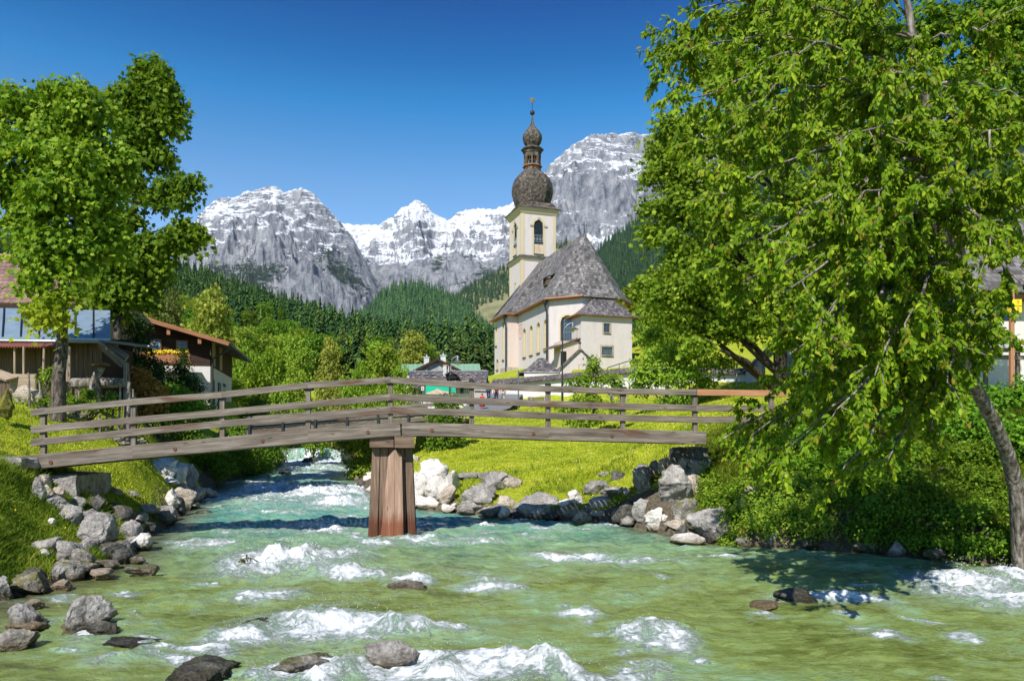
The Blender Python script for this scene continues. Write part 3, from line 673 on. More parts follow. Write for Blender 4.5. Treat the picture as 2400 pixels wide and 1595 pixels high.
# drops thrown up where the water breaks
def spray():
    pts = []
    for (px, py, hw, hh, a) in RAP:
        if a < .1: continue
        cx, cy = pxw(px, py - hh * .4)
        if cy > 50: continue
        n_ = int(a * 600 * min(1.5, hw / 100)); x = cx + rng.normal(size=n_) * hw * .45 / F * cy; y = cy + rng.normal(size=n_) * .2
        for u, v in zip(x, y):
            if -bank_d(u, v) > .2: pts.append((u, v, water_z(u, v) + abs(rng.normal()) * a * .55))
    pts = np.array(pts); o = np.array([(1, 0, 0), (-1, 0, 0), (0, 1, 0), (0, -1, 0), (0, 0, 1), (0, 0, -1)], float); f = np.array([(0, 2, 4), (2, 1, 4), (1, 3, 4), (3, 0, 4), (2, 0, 5), (1, 2, 5), (3, 1, 5), (0, 3, 5)])
    s = rng.uniform(.003, .009, len(pts)) * (pts[:, 1] / 14)
    V = (pts[:, None] + o[None] * s[:, None, None]).reshape(-1, 3); Fc = (f[None] + (np.arange(len(pts)) * 6)[:, None, None]).reshape(-1, 3)
    c = V.mean(0); ob = link_mesh('spray', np_mesh('spray', V - c, Fc), M['white_paint']); ob.location = c; tag(ob, 'fine white spray drops above the rapids', 'spray', kind='stuff')
spray()
# ------------------------------------------------------------ footbridge
BR_D = np.array([17.5, 2.05, 0]); BR_D /= np.linalg.norm(BR_D); BR_N = np.array([-BR_D[1], BR_D[0], 0])  # along, away from the camera
def brp(px, py):
    """point on the near face plane of the footbridge"""
    X0, Y0 = -12.2, 20.0; r = (px - 1200) / F
    t = (r * Y0 - X0) / (BR_D[0] - r * BR_D[1]); Y = Y0 + BR_D[1] * t
    return np.array([r * Y, Y, CZ + (H - py) / F * Y])
bridge = empty('footbridge', P(915, 1265, 21), 'weathered grey timber footbridge with three handrail boards arching over the river on one pier', 'bridge')
UP = V3(0, 0, 1)
beam_top = [(14, 1072), (104, 1066), (310, 1043), (519, 1024), (722, 1005), (940, 989), (1106, 993), (1286, 1000), (1463, 1005), (1655, 1011)]
bt = [brp(*q) for q in beam_top]; BH = .37
def bpt(px):
    xs = [q[0] for q in beam_top]; return brp(px, float(np.interp(px, xs, [q[1] for q in beam_top])))
def seg_beam(name, pxs, off, h, wd, dz, mat, parent, label=None):
    mb = MB()
    for a, b in zip(pxs[:-1], pxs[1:]):
        A, B = bpt(a) + BR_N * off, bpt(b) + BR_N * off
        mb.bar(A + UP * (dz - h / 2), B + UP * (dz - h / 2) + (B - A) * .0005, wd, h, bev=.012)
    o = mb.build(name, M[mat], parent)
    if label: o['label'] = label
    return o
seg_beam('beam', [14, 310, 519, 722, 938], .1, BH, .2, 0, 'weathered_wood', bridge)
seg_beam('beam', [942, 1106, 1286, 1463, 1655], .1, BH, .2, 0, 'weathered_wood', bridge)
seg_beam('beam', [14, 310, 519, 722, 938], 1.9, BH, .2, 0, 'weathered_wood', bridge)
seg_beam('beam', [942, 1106, 1286, 1463, 1655], 1.9, BH, .2, 0, 'weathered_wood', bridge)
mb = MB(); pxs = np.linspace(20, 1650, 118)
for q in pxs:
    A = bpt(q) + UP * -.03
    mb.bar(A + BR_N * .21, A + BR_N * 1.79, .13, .05)
mb.build('deck', M['weathered_wood'], bridge)
posts = [97, 310, 519, 721, 915, 1106, 1286, 1462, 1632, 1812]
ptop = [953, 931, 917, 895, 882, 890, 899, 907, 910, 913]
for q, yt in zip(posts, ptop):
    mb = MB(); lo = bpt(min(q, 1655)); hi = brp(q, yt); lo = V3(hi[0], hi[1], lo[2] - (.02 if q > 97 else .0))
    off = BR_N * .12
    if q > 1700: lo[2] -= .3
    mb.bar(lo + off, hi + off, .13, .13, up=tuple(BR_N), bev=.01)
    po = mb.build('post', M['weathered_wood'], bridge)
    mb = MB(); mb.box(hi + off + UP * -.11 - BR_N * .002, (.15, .15, .26), BR_D, BR_N, UP); mb.build('bracket', M['dark_metal'], po)
rails = {'top': [(72, 967), (104, 963), (310, 942), (519, 925), (721, 903), (915, 890), (1106, 903), (1286, 911), (1462, 917), (1632, 919)],
         'mid': [(72, 1007), (104, 1004), (310, 985), (519, 967), (721, 948), (915, 930), (1106, 939), (1286, 946), (1462, 952), (1632, 956), (1812, 957)],
         'low': [(72, 1037), (104, 1034), (310, 1013), (519, 993), (721, 977), (915, 961), (1106, 967), (1286, 974), (1462, 979), (1632, 983), (1790, 983)]}
for k, pl in rails.items():
    for a, b in ((0, 5), (5, len(pl) - 1)):
        mb = MB()
        for i in range(a, b):
            A, B = brp(*pl[i]), brp(*pl[i + 1]); 
            mb.bar(A + BR_N * .02, B + BR_N * .02 + (B - A) * .0006, .055, .185 if k != 'top' else .17, bev=.008)
        mb.build('handrail', M['weathered_wood'], bridge)
mb = MB(); A, B = brp(1634, 919), brp(1845, 922); mb.bar(A + BR_N * .02, B + BR_N * .02, .055, .18, bev=.008)
mb.build('handrail', M['fresh_wood'], bridge)['label'] = 'new orange-brown top rail board at the right end'
for q in (119, 410, 615, 862, 1012, 1250, 1434):
    A = bpt(q) - UP * BH * .55; mb = MB(); mb.tube([A - BR_N * .02, A + BR_N * .03], [.05, .06], 12); mb.build('bolt', M['rust'], bridge)
# pier of upright timbers, splayed and reddish where the water wets it
pc = brp(925, 1015); pier_c = V3(pc[0] - .2, pc[1] + 1.0, 0)
PX_, PY_ = BR_D, BR_N
zt = pc[2] - .1; zb = -.7
def pier_plank(u0t, u1t, u0b, u1b, vt, vb, th, name='pier_plank', top=None, mat='pier_wood'):
    mb = MB(); zt_ = top or zt
    vs = []
    for (u0, u1, v, z) in ((u0b, u1b, vb, zb), (u0t, u1t, vt, zt_)):
        for (u, vv) in ((u0, v), (u1, v), (u1, v + th), (u0, v + th)):
            vs.append(pier_c + PX_ * u + PY_ * vv + UP * z)
    mb.add(vs, [(0, 3, 2, 1), (4, 5, 6, 7), (0, 1, 5, 4), (1, 2, 6, 5), (2, 3, 7, 6), (3, 0, 4, 7)], (0, 0, 1))
    return mb.build(name, M[mat], bridge)
xs_t = [-.54, -.32, -.1, .12, .34, .54]; xs_b = [-.7, -.4, -.13, .15, .43, .7]
for i in range(5): pier_plank(xs_t[i] + .012, xs_t[i + 1] - .012, xs_b[i] + .012, xs_b[i + 1] - .012, -.66, -.82, .14)
for i in range(5): pier_plank(xs_t[i] + .012, xs_t[i + 1] - .012, xs_b[i] + .012, xs_b[i + 1] - .012, .66, .78, .14)
for s_ in (-1, 1):   # side planks
    for j in range(6):
        v0t, v1t = -.5 + j * .19, -.5 + j * .19 + .17; v0b, v1b = -.66 + j * .235, -.66 + j * .235 + .21
        mb = MB(); vs = []
        for (u, va, vb_, z) in ((s_ * .7, v0b, v1b, zb), (s_ * .54, v0t, v1t, zt)):
            for (uu, vv) in ((u, va), (u, vb_), (u - s_ * .1, vb_), (u - s_ * .1, va)): vs.append(pier_c + PX_ * uu + PY_ * vv + UP * z)
        mb.add(vs, [(0, 1, 2, 3), (7, 6, 5, 4), (0, 4, 5, 1), (1, 5, 6, 2), (2, 6, 7, 3), (3, 7, 4, 0)], (0, 0, 1)); mb.build('pier_plank', M['pier_wood'], bridge)
# the pair of cutwater posts leaning on the upstream-facing front, bevelled to points
zc_ = pc[2] - .52
for (a0, a1, b0, b1, tl, tr) in ((-.1, .09, -.36, .03, -.12, .1), (.095, .27, .035, .34, .1, -.1)):
    mb = MB(); vs = []
    for (u0, u1, v, z0, z1) in ((b0, b1, -1.12, zb, zb), (a0, a1, -.84, zc_ + tl, zc_ + tr)):
        vs += [pier_c + PX_ * u0 + PY_ * v + UP * z0, pier_c + PX_ * u1 + PY_ * v + UP * z1, pier_c + PX_ * u1 + PY_ * (v + .2) + UP * z1, pier_c + PX_ * u0 + PY_ * (v + .2) + UP * z0]
    mb.add(vs, [(0, 3, 2, 1), (4, 5, 6, 7), (0, 1, 5, 4), (1, 2, 6, 5), (2, 3, 7, 6), (3, 0, 4, 7)], (0, 0, 1)); mb.build('cutwater_post', M['pier_sunlit_wood'], bridge)
mb = MB()
mb.bar(pier_c - PY_ * .8 - PX_ * .6 + UP * (zt - .14), pier_c - PY_ * .8 + PX_ * .05 + UP * (zt - .14), .24, .3, bev=.01); mb.build('pier_cap', M['pier_wood'], bridge)
mb = MB(); mb.bar(pier_c - PY_ * .95 + PX_ * .08 + UP * (zt - .14), pier_c - PY_ * .95 + PX_ * .62 + UP * (zt - .14), .24, .32, bev=.01); mb.build('pier_cap', M['pier_wood'], bridge)

# abutments
def blob_box(name, c, size, mat, seed, label, cat, rz=0., amp=.06, parent=None, sub=14):
    """rough masonry block"""
    X_, Y_ = V3(math.cos(rz), math.sin(rz), 0), V3(-math.sin(rz), math.cos(rz), 0)
    n = sub; u = np.linspace(-1, 1, n); vs, fs = [], []
    def face(fn):
        A_, B_ = np.meshgrid(u, u, indexing='ij'); pts = fn(A_, B_).reshape(-1, 3); b = sum(len(q) for q in vs); vs.append(pts); fs.append(grid_faces(n, n) + b)
    O = np.ones((n, n))
    face(lambda a, b: np.stack([a, -O, b], -1)); face(lambda a, b: np.stack([b, O, a], -1)); face(lambda a, b: np.stack([O, a, b], -1)); face(lambda a, b: np.stack([-O, b, a], -1)); face(lambda a, b: np.stack([a, b, O], -1))
    v = np.concatenate(vs); r = v * np.array(size) / 2; q = v ** 4; rr = (q.sum(-1) ** .25)
    r = r * (1 - .08 * (np.linalg.norm(v, axis=-1) - 1) / .73)[:, None]
    w_ = r @ np.array([X_, Y_, [0, 0, 1]]) + np.array(c)
    d = fbm(w_ * 3.1 + seed, 5, .6); w_ = w_ + (v / np.linalg.norm(v, axis=-1)[:, None]) @ np.array([X_, Y_, [0, 0, 1]]) * (d * amp * 2)[:, None]
    me = np_mesh(name, w_ - np.array(c), np.concatenate(fs), {'above': np.full(len(w_), 1.)}, True)
    o = link_mesh(name, me, M[mat], parent); o.location = np.array(c) if parent is None else np.array(c) - wloc(parent)
    if parent is None: tag(o, label, cat)
    return o
c = P(125, 1135, 20.6); blob_box('abutment', (c[0], c[1] + .8, c[2] - .1), (1.35, 2.4, .75), 'rock', 3, 'rough concrete abutment block under the left end of the footbridge', 'abutment', .1)
c = P(1628, 1078, 23.2); blob_box('abutment', (c[0], c[1] + .9, c[2] + .02), (.72, 1.9, .75), 'rock_dark', 8, 'dark concrete abutment under the right end of the footbridge', 'abutment', .1)
c = P(10, 1086, 19.6); blob_box('landing_step', (c[0] - .2, c[1] + .6, c[2]), (1.7, 2.4, .32), 'rock', 9, 'grey stone landing slab at the left foot of the footbridge', 'step', .1)

# ------------------------------------------------------------ road bridge and road behind
def path_strip(name, pts, wd, mat, kind='structure', dz=.02):
    pts = np.array(pts); out = []; 
    for i in range(len(pts)):
        d = pts[min(i + 1, len(pts) - 1)] - pts[max(i - 1, 0)]; nn = V3(-d[1], d[0], 0); nn /= np.linalg.norm(nn)
        out.append([pts[i] + nn * wd / 2 * s_ for s_ in np.linspace(-1, 1, 7)])
    out = np.array(out); out[..., 2] += dz
    me = np_mesh(name, out.reshape(-1, 3), grid_faces(out.shape[0], 7), None, True)
    return tag(link_mesh(name, me, M[mat]), kind=kind)
rb0, rb1 = P(575, 1022, 41), P(1035, 985, 44)
road_bridge = empty('road_bridge', (rb0 + rb1) / 2, 'low grey road bridge with plank guard rails on dark steel brackets, behind the timber footbridge', 'bridge')
mb = MB(); d_ = (rb1 - rb0); dn = V3(-d_[1], d_[0], 0) / np.linalg.norm(d_[:2])
mb.bar(rb0 + dn * 2.2, rb1 + dn * 2.2, 4.2, .3); mb.build('deck', M['asphalt'], road_bridge)
for k, (h0, hh, mt) in enumerate(((.62, .2, 'weathered_wood'), (.95, .2, 'weathered_wood'), (.18, .25, 'weathered_wood'), (.38, .1, 'dark_metal'))):
    mb = MB(); mb.bar(rb0 + UP * h0, rb1 + UP * h0, .08, hh, bev=.01); mb.build('guard_rail' if k != 2 else 'kerb_beam', M[mt], road_bridge)
for t in np.linspace(.02, .98, 7):
    mb = MB(); a = rb0 + d_ * t + dn * -.07; mb.bar(a + UP * -.1, a + UP * .6, .12, .12, up=(0, 1, 0)); mb.bar(a + UP * .6 + dn * .1, a + UP * 1.05 + dn * .1, .09, .09, up=(0, 1, 0)); mb.build('bracket', M['dark_metal'], road_bridge)
mb = MB(); b2 = [rb0 + dn * 4.5, rb1 + dn * 4.5]
mb.bar(b2[0] + UP * .62, b2[1] + UP * .62, .08, .2); mb.bar(b2[0] + UP * .95, b2[1] + UP * .95, .08, .2); mb.build('guard_rail', M['weathered_wood'], road_bridge)
for t in np.linspace(.03, .97, 6):
    mb = MB(); a = b2[0] + d_ * t; mb.bar(a, a + UP * 1.05, .12, .12, up=(0, 1, 0)); mb.build('bracket', M['weathered_wood'], road_bridge)
pts = [rb1 + dn * 2.2 + UP * .15]
for (px, Y) in ((1040, 52), (1085, 60), (1140, 68), (1180, 76), (1150, 90)):
    q = on(px, Y); q[2] += .08; pts.append(q)
pts = np.array(pts); tt = np.linspace(0, 1, len(pts)); t2 = np.linspace(0, 1, 30)
pts = np.stack([np.interp(t2, tt, pts[:, i]) for i in range(3)], -1)
gzv = ground_z(pts[:, 0], pts[:, 1]); pts[:, 2] = np.maximum(pts[:, 2], gzv + .08)
ROADPTS = pts.copy()
path_strip('road', pts, 4.4, 'asphalt')

# ------------------------------------------------------------ church
def CH(s, v, z): return np.array([3.0 + .316 * s + .949 * v, 113.35 - .949 * s + .316 * v, z])
SU, VU = np.array([.316, -.949, 0]), np.array([.949, .316, 0])     # towards the camera, towards the right
church = empty('church', CH(12, 0, 12), 'white village church with shingled steep roof and tall onion-domed bell tower', 'church')
ZB = 10.6
def arch(cx, z0, z1, wd, n=8, flat=False):
    if flat: return [(cx - wd / 2, z0), (cx + wd / 2, z0), (cx + wd / 2, z1), (cx - wd / 2, z1)]
    r = wd / 2; zc = z1 - r
    return [(cx - r, z0), (cx + r, z0)] + [(cx + r * math.cos(a), zc + r * math.sin(a)) for a in np.linspace(0, math.pi, n)]
def ring(mb, O, U, V, D, inner, outer):
    """band between two outlines with equal vertex count, proud by D"""
    O, U, V, D = (np.array(q, float) for q in (O, U, V, D)); n = len(inner)
    f = lambda p, d: O + U * p[0] + V * p[1] + D * d
    vs = [f(p, 1) for p in inner] + [f(p, 1) for p in outer] + [f(p, 0) for p in inner] + [f(p, 0) for p in outer]
    fs = []
    for i in range(n):
        j = (i + 1) % n; fs += [(i, j, n + j, n + i), (n + i, n + j, 3 * n + j, 3 * n + i), (j, i, 2 * n + i, 2 * n + j)]
    mb.add(vs, fs)
def scale_loop(lp, k):
    cx = (min(p[0] for p in lp) + max(p[0] for p in lp)) / 2; w2 = (max(p[0] for p in lp) - min(p[0] for p in lp)) / 2; z0 = min(p[1] for p in lp); z1 = max(p[1] for p in lp); cz = (z0 + z1) / 2; h2 = (z1 - z0) / 2
    return [(cx + (p[0] - cx) * (w2 + k) / w2, cz + (p[1] - cz) * (h2 + k) / h2) for p in lp]
def wall_with(name, O, U, outline, wins, mat, parent, wmat_frame='cream_plaster', depth=.35, band=.14, glass='glass_dark', pane_d=.28, wname='window', revealc=True):
    """wall sheet with niches; each window: frame band + reveal pane"""
    O = np.array(O, float); U = np.array(U, float); Nn = np.cross(U, UP)
    holes = [arch(*w_[:4], flat=(len(w_) > 4 and w_[4])) for w_ in wins]
    mb = MB(); mb.panel(O, U, UP, outline, holes, .02); o = mb.build(name, M[mat], parent)
    for w_, hl in zip(wins, holes):
        gl = w_[5] if len(w_) > 5 else glass
        bd = w_[6] if len(w_) > 6 else band
        fr = MB(); ring(fr, O, U, UP, Nn * .025, hl, scale_loop(hl, bd))
        n = len(hl); a = [O + U * p[0] + UP * p[1] for p in hl]; fr.add(a + [q - Nn * depth for q in a], [(i, (i + 1) % n, n + (i + 1) % n, n + i) for i in range(n)])
        fo = fr.build(wname, M[wmat_frame], parent)
        pn = MB(); pn.add([O - Nn * pane_d + U * p[0] + UP * p[1] for p in scale_loop(hl, .01)], [tuple(range(n))]); pn.build('pane', M[gl], fo)
        sl_ = MB(); z0 = hl[0][1]; sl_.box(O + U * w_[0] + UP * (z0 + .02) - Nn * (depth / 2 - .1), (w_[3] + .06, depth + .14, .07), U, Nn, UP); sl_.build('sill', M['dark_metal' if wmat_frame != 'rough_stone' else 'rough_stone'], fo)
    return o
EAV = 20.1
# choir south wall (u runs from the camera end towards the tower: left-facing wall, N must point to -v)
S0, S1 = 8.3, 20.3
U_ = -SU   # direction away from camera; N = U x UP
def swall(name, s_near, s_far, v, wins, mat='white_plaster', zt_=EAV, zb_=ZB):
    # outward normal should be -VU : U x UP with U = away*-1?
    O = CH(s_far, v, 0); U = SU; L = s_near - s_far
    Nn = np.cross(U, UP)
    if np.dot(Nn, VU) > 0: O = CH(s_near, v, 0); U = -SU; wins = [(L - w_[0],) + tuple(w_[1:]) for w_ in wins]
    return wall_with(name, O, U, [(0, zb_), (L, zb_), (L, zt_), (0, zt_)], wins, mat, church)
swall('choir_wall', 20.3, 8.3, -5.2, [(s - 8.3, 13.9, 17.75, 1.15, False, 'cream_plaster') for s in (11.3, 13.95, 16.6, 19.15)])
swall('nave_wall', 8.6, 2.5, -6.6, [(3.35 - 2.5, 16.3, 19.0, .8, True, 'cream_plaster'), (6.6 - 2.5, 14.0, 19.2, .8, True, 'cream_plaster'), (3.9 - 2.5, 12.9, 14.45, .95, False)])
def panel4(name, a, b, wins=(), mat='white_plaster', zt_=EAV, parent=None, **kw):
    """wall from a to b (seen from outside, a on the left)"""
    a = np.array(a, float); b = np.array(b, float); d = b - a; L = np.linalg.norm(d[:2]); U = V3(d[0], d[1], 0) / L
    return wall_with(name, V3(a[0], a[1], 0), U, [(0, ZB), (L, ZB), (L, zt_), (0, zt_)], list(wins), mat, parent or church, **kw)
panel4('nave_wall', CH(8.6, -6.6, 0), CH(8.6, -5.2, 0), mat='pink_plaster')
panel4('nave_wall', CH(8.6, 5.2, 0), CH(8.6, 6.6, 0)); panel4('nave_wall', CH(8.6, 6.6, 0), CH(2.5, 6.6, 0)); panel4('nave_wall', CH(2.5, 6.6, 0), CH(2.5, -6.6, 0))
mb = MB(); mb.add([CH(2.5, -6.6, EAV), CH(2.5, 6.6, EAV), CH(2.5, 0, 28.4)], [(0, 1, 2)]); mb.build('gable_wall', M['white_plaster'], church)
panel4('choir_wall', CH(20.3, 5.2, 0), CH(8.3, 5.2, 0))
k_ = 3.05; apse = [(20.3, -5.2), (23.35, -2.15), (23.35, 2.15), (20.3, 5.2)]
panel4('apse_wall', CH(*apse[0], 0), CH(*apse[1], 0), [(2.35, 14.4, 17.9, 1.75, False, 'glass_dark', .22)])
panel4('apse_wall', CH(*apse[1], 0), CH(*apse[2], 0)); panel4('apse_wall', CH(*apse[2], 0), CH(*apse[3], 0), mat='cream_plaster')
# window lead of the apse window
A_ = CH(*apse[0], 0); B_ = CH(*apse[1], 0); Ua = (B_ - A_) / np.linalg.norm(B_ - A_); Na = np.cross(Ua, UP)
mb = MB()
for i in range(1, 7): mb.bar(A_ + Ua * 1.5 + UP * (14.4 + i * .5) - Na * .25, A_ + Ua * 3.2 + UP * (14.4 + i * .5) - Na * .25, .04, .06 if i % 3 == 0 else .025)
for i in range(6): mb.bar(A_ + Ua * (1.6 + i * .3) + UP * 14.45 - Na * .25, A_ + Ua * (1.6 + i * .3) + UP * 17.6 - Na * .25, .04, .025, up=tuple(Na))
mb.build('window_lattice', M['steel'], church)
# stone plinth
mb = MB(); mb.box(CH(7.2, -6.72, 12.3), (2.6, .3, 1.2), SU, VU, UP); mb.box(CH(8.75, -5.9, 12.3), (.3, 1.7, 1.2), SU, VU, UP); mb.build('plinth', M['rough_stone'], church)
# roofs with a flared foot
def hip_roof(name, eave, apexes, z_e, z_a, mat, inset=.16, flare=.42, parent=church, label=None):
    """eave: list of (s,v); apexes: function mapping each eave vertex to its ridge point"""
    mb = MB(); n = len(eave)
    e = [CH(s, v, z_e) for s, v in eave]; t = [CH(*apexes[i], z_a) for i in range(n)]
    m = [e[i] + (t[i] - e[i]) * inset - UP * flare * 1. for i in range(n)]
    for i in range(n - 1):
        if np.linalg.norm(e[i] - e[i + 1]) < 1e-6: continue
        a = e[i + 1] - e[i]; a /= np.linalg.norm(a)
        mb.add([e[i], e[i + 1], m[i + 1], m[i]], [(0, 1, 2, 3)], a)
        if np.linalg.norm(t[i] - t[i + 1]) < 1e-6: mb.add([m[i], m[i + 1], t[i]], [(0, 1, 2)], a)
        else: mb.add([m[i], m[i + 1], t[i + 1], t[i]], [(0, 1, 2, 3)], a)
        # soffit
        mb.add([e[i] - UP * .12, e[i + 1] - UP * .12, e[i + 1], e[i]], [(0, 1, 2, 3)], a)
    o = mb.build(name, M[mat], parent)
    if label: o['label'] = label
    # underside
    mb = MB(); cen = CH(np.mean([q[0] for q in eave]), np.mean([q[1] for q in eave]), z_e - .13)
    for i in range(n - 1): mb.add([e[i] - UP * .13, e[i + 1] - UP * .13, cen], [(0, 2, 1)])
    mb.build('soffit', M['trim_wood'], parent)
    return o
ov = .62
hip_roof('nave_roof', [(2.2, -6.6 - ov), (8.6 + ov, -6.6 - ov), (8.6 + ov, 6.6 + ov), (2.2, 6.6 + ov)], [(2.2, 0), (7.6, 0), (7.6, 0), (2.2, 0)], 20.0, 28.75, 'shingle')
q = 5.2 + ov
hip_roof('choir_roof', [(7.6, -q), (20.3 + ov * .41, -q), (23.35 + ov, -2.15 - ov * .41), (23.35 + ov, 2.15 + ov * .41), (20.3 + ov * .41, q), (7.6, q)], [(7.6, 0), (18.9, 0), (18.9, 0), (18.9, 0), (18.9, 0), (7.6, 0)], 20.0, 28.8, 'shingle')
mb = MB(); mb.add([CH(2.19, -7.2, 19.95), CH(2.19, 0, 28.75), CH(2.19, 0, 28.3), CH(2.19, -6.5, 19.95)], [(0, 1, 2, 3)]); mb.build('rake_board', M['dark_metal'], church)
def gutter(pts, r=.11):
    mb = MB(); mb.tube(pts, r, 8); mb.build('gutter', M['copper'], church)
gutter([CH(2.2, -7.28, 19.95), CH(8.9, -7.28, 19.95)]); gutter([CH(9.3, -7.2, 19.95), CH(9.3, -5.9, 19.95)]); gutter([CH(9.3, -5.88, 19.95), CH(20.5, -5.88, 19.95)]); gutter([CH(20.6, -5.88, 19.95), CH(24.0, -2.45, 19.95)])
for (s, v, zt_, zb_) in ((8.45, -6.85, 19.9, 11.5), (20.25, -5.5, 19.9, 12), ):
    mb = MB(); mb.lathe(CH(s, v - .2, zt_ - .8), [(.08, 0), (.3, .55), (.3, .8)], 8); mb.tube([CH(s, v - .2, zt_ - .8), CH(s, v, zt_ - 1.5), CH(s, v, zb_)], .1, 8); mb.build('downpipe', M['dark_metal'], church)
# dormer on the choir roof
def dormer():
    # on south slope at px 1282,y 668
    s, v, z = 16.2, -3.6, 22.6
    mb = MB(); mb.box(CH(s, v + .1, z + .35), (1.0, 1.5, .9), SU, VU, UP); o = mb.build('dormer', M['board_wood'], church)
    mb = MB(); a = CH(s - .75, v - .9, z + .85); b = CH(s + .75, v - .9, z + .85); c_ = CH(s + .75, v + 1.7, z + 1.9); d2 = CH(s - .75, v + 1.7, z + 1.9)
    mb.add([a, b, c_, d2, a - UP * .08, b - UP * .08, c_ - UP * .08, d2 - UP * .08], [(0, 1, 2, 3), (4, 5, 1, 0), (5, 6, 2, 1), (7, 4, 0, 3)]); mb.build('dormer_roof', M['shingle'], o)
    mb = MB(); mb.box(CH(s, v - .66, z + .4), (.75, .03, .6), SU, VU, UP); mb.build('opening', M['dark_void'], o)
dormer()
mb = MB(); a = CH(18.9, 0, 28.7); mb.tube([a, a + UP * 1.5], .05, 6); mb.bar(a + UP * 1.05 - VU * .35, a + UP * 1.05 + VU * .35, .06, .06); mb.build('ridge_cross', M['dark_metal'], church)
mb = MB(); a = CH(21.0, .35, 27.0); mb.lathe(a, [(.2, 0), (.16, .2), (.02, .5)], 6); mb.build('snow_vent', M['white_paint'], church)
# sacristy
SE = 17.65; sv0, sv1, sf, sb = -3.03, 3.5, 24.9, 21.2
panel4('sacristy_wall', CH(sf, sv0, 0), CH(sf, sv1, 0), [(3.25, 15.55, 16.7, .8, True, 'glass_dark', .2), (3.3, 12.9, 13.95, 1.35, True, 'teal_glass', .2)], 'white_plaster', SE, wmat_frame='rough_stone', depth=.25, pane_d=.2)
panel4('sacristy_wall', CH(sb, sv0, 0), CH(sf, sv0, 0), [(2.6, 14.9, 16.1, .25, True, 'dark_void', .04)], 'white_plaster', SE)
panel4('sacristy_wall', CH(sf, sv1, 0), CH(sb - 2, sv1, 0), [], 'white_plaster', SE)
for (cx, z0, z1, wd, nx_, nz_) in ((3.25, 15.55, 16.7, .8, 4, 5), (3.3, 12.9, 13.95, 1.35, 7, 6)):
    O = CH(sf, sv0, 0); mb = MB()
    for i in range(1, nx_): x = cx - wd / 2 + wd * i / nx_; mb.bar(O + VU * x + UP * z0 + SU * -.08, O + VU * x + UP * z1 + SU * -.08, .03, .035, up=tuple(SU))
    for i in range(1, nz_): z = z0 + (z1 - z0) * i / nz_; mb.bar(O + VU * (cx - wd / 2) + UP * z + SU * -.08, O + VU * (cx + wd / 2) + UP * z + SU * -.08, .03, .035)
    mb.build('window_grille', M['steel'], church)
so_ = .55
hip_roof('sacristy_roof', [(19.5, sv0 - so_), (sf + so_, sv0 - so_), (sf + so_, sv1 + so_), (19.5, sv1 + so_)], [(19.5, .23), (22.9, .23), (22.9, .23), (19.5, .23)], SE - .05, 20.95, 'slate', .2, .22)
gutter([CH(21.6, sv0 - so_ - .06, SE - .1), CH(sf + so_, sv0 - so_ - .06, SE - .1)]); gutter([CH(sf + so_, sv1 + so_, SE - .1), CH(sf + so_, sv1 + so_ + .9, SE + .0)], .08)
# stair annex with lean-to roof, left of the sacristy
O0 = CH(23.6, -5.3, 0); 
mb = MB(); mb.box(CH(23.2, -4.2, 12.4), (2.2, 2.2, 4.2), SU, VU, UP); mb.build('porch', M['pink_plaster'], church)
mb = MB(); a = CH(24.6, -6.6, 13.6); b = CH(24.6, -3.0, 14.9); c_ = CH(21.8, -3.0, 15.1); d2 = CH(21.8, -6.6, 13.8); mb.add([a, b, c_, d2] + [q_ - UP * .14 for q_ in (a, b, c_, d2)], [(0, 1, 2, 3), (7, 6, 5, 4), (4, 5, 1, 0), (3, 7, 4, 0)]); mb.build('porch_roof', M['board_wood'], church)
mb = MB(); mb.box(CH(24.33, -5.0, 12.2), (.05, .7, 2.2), SU, VU, UP); mb.build('porch_niche', M['dark_void'], church)
# sundial painted on the choir wall
mb = MB(); O = CH(9.6, -5.2, 0) - VU * .006
for r0, r1, col in ((1.0, 1.12, 0), (.62, .7, 0)):
    for i in range(14):
        a0, a1 = math.pi * (1.02 + .96 * i / 14), math.pi * (1.02 + .96 * (i + 1) / 14)
        f = lambda r, a: O + SU * r * .85 * math.cos(a) + UP * (18.2 + 1.5 * r * math.sin(a))
        mb.add([f(r0, a0), f(r1, a0), f(r1, a1), f(r0, a1)], [(0, 1, 2, 3)])
for i in range(9):
    a0 = math.pi * (1.06 + .88 * i / 8); mb.bar(O + UP * 18.2, O + SU * .55 * math.cos(a0) + UP * (18.2 + 1.0 * math.sin(a0)), .012, .03)
mb.add([O + SU * -.8 + UP * 18.35, O + SU * .8 + UP * 18.35, O + SU * .8 + UP * 18.55, O + SU * -.8 + UP * 18.55], [(0, 1, 2, 3)])
mb.build('sundial', M['sundial_ink'], church)
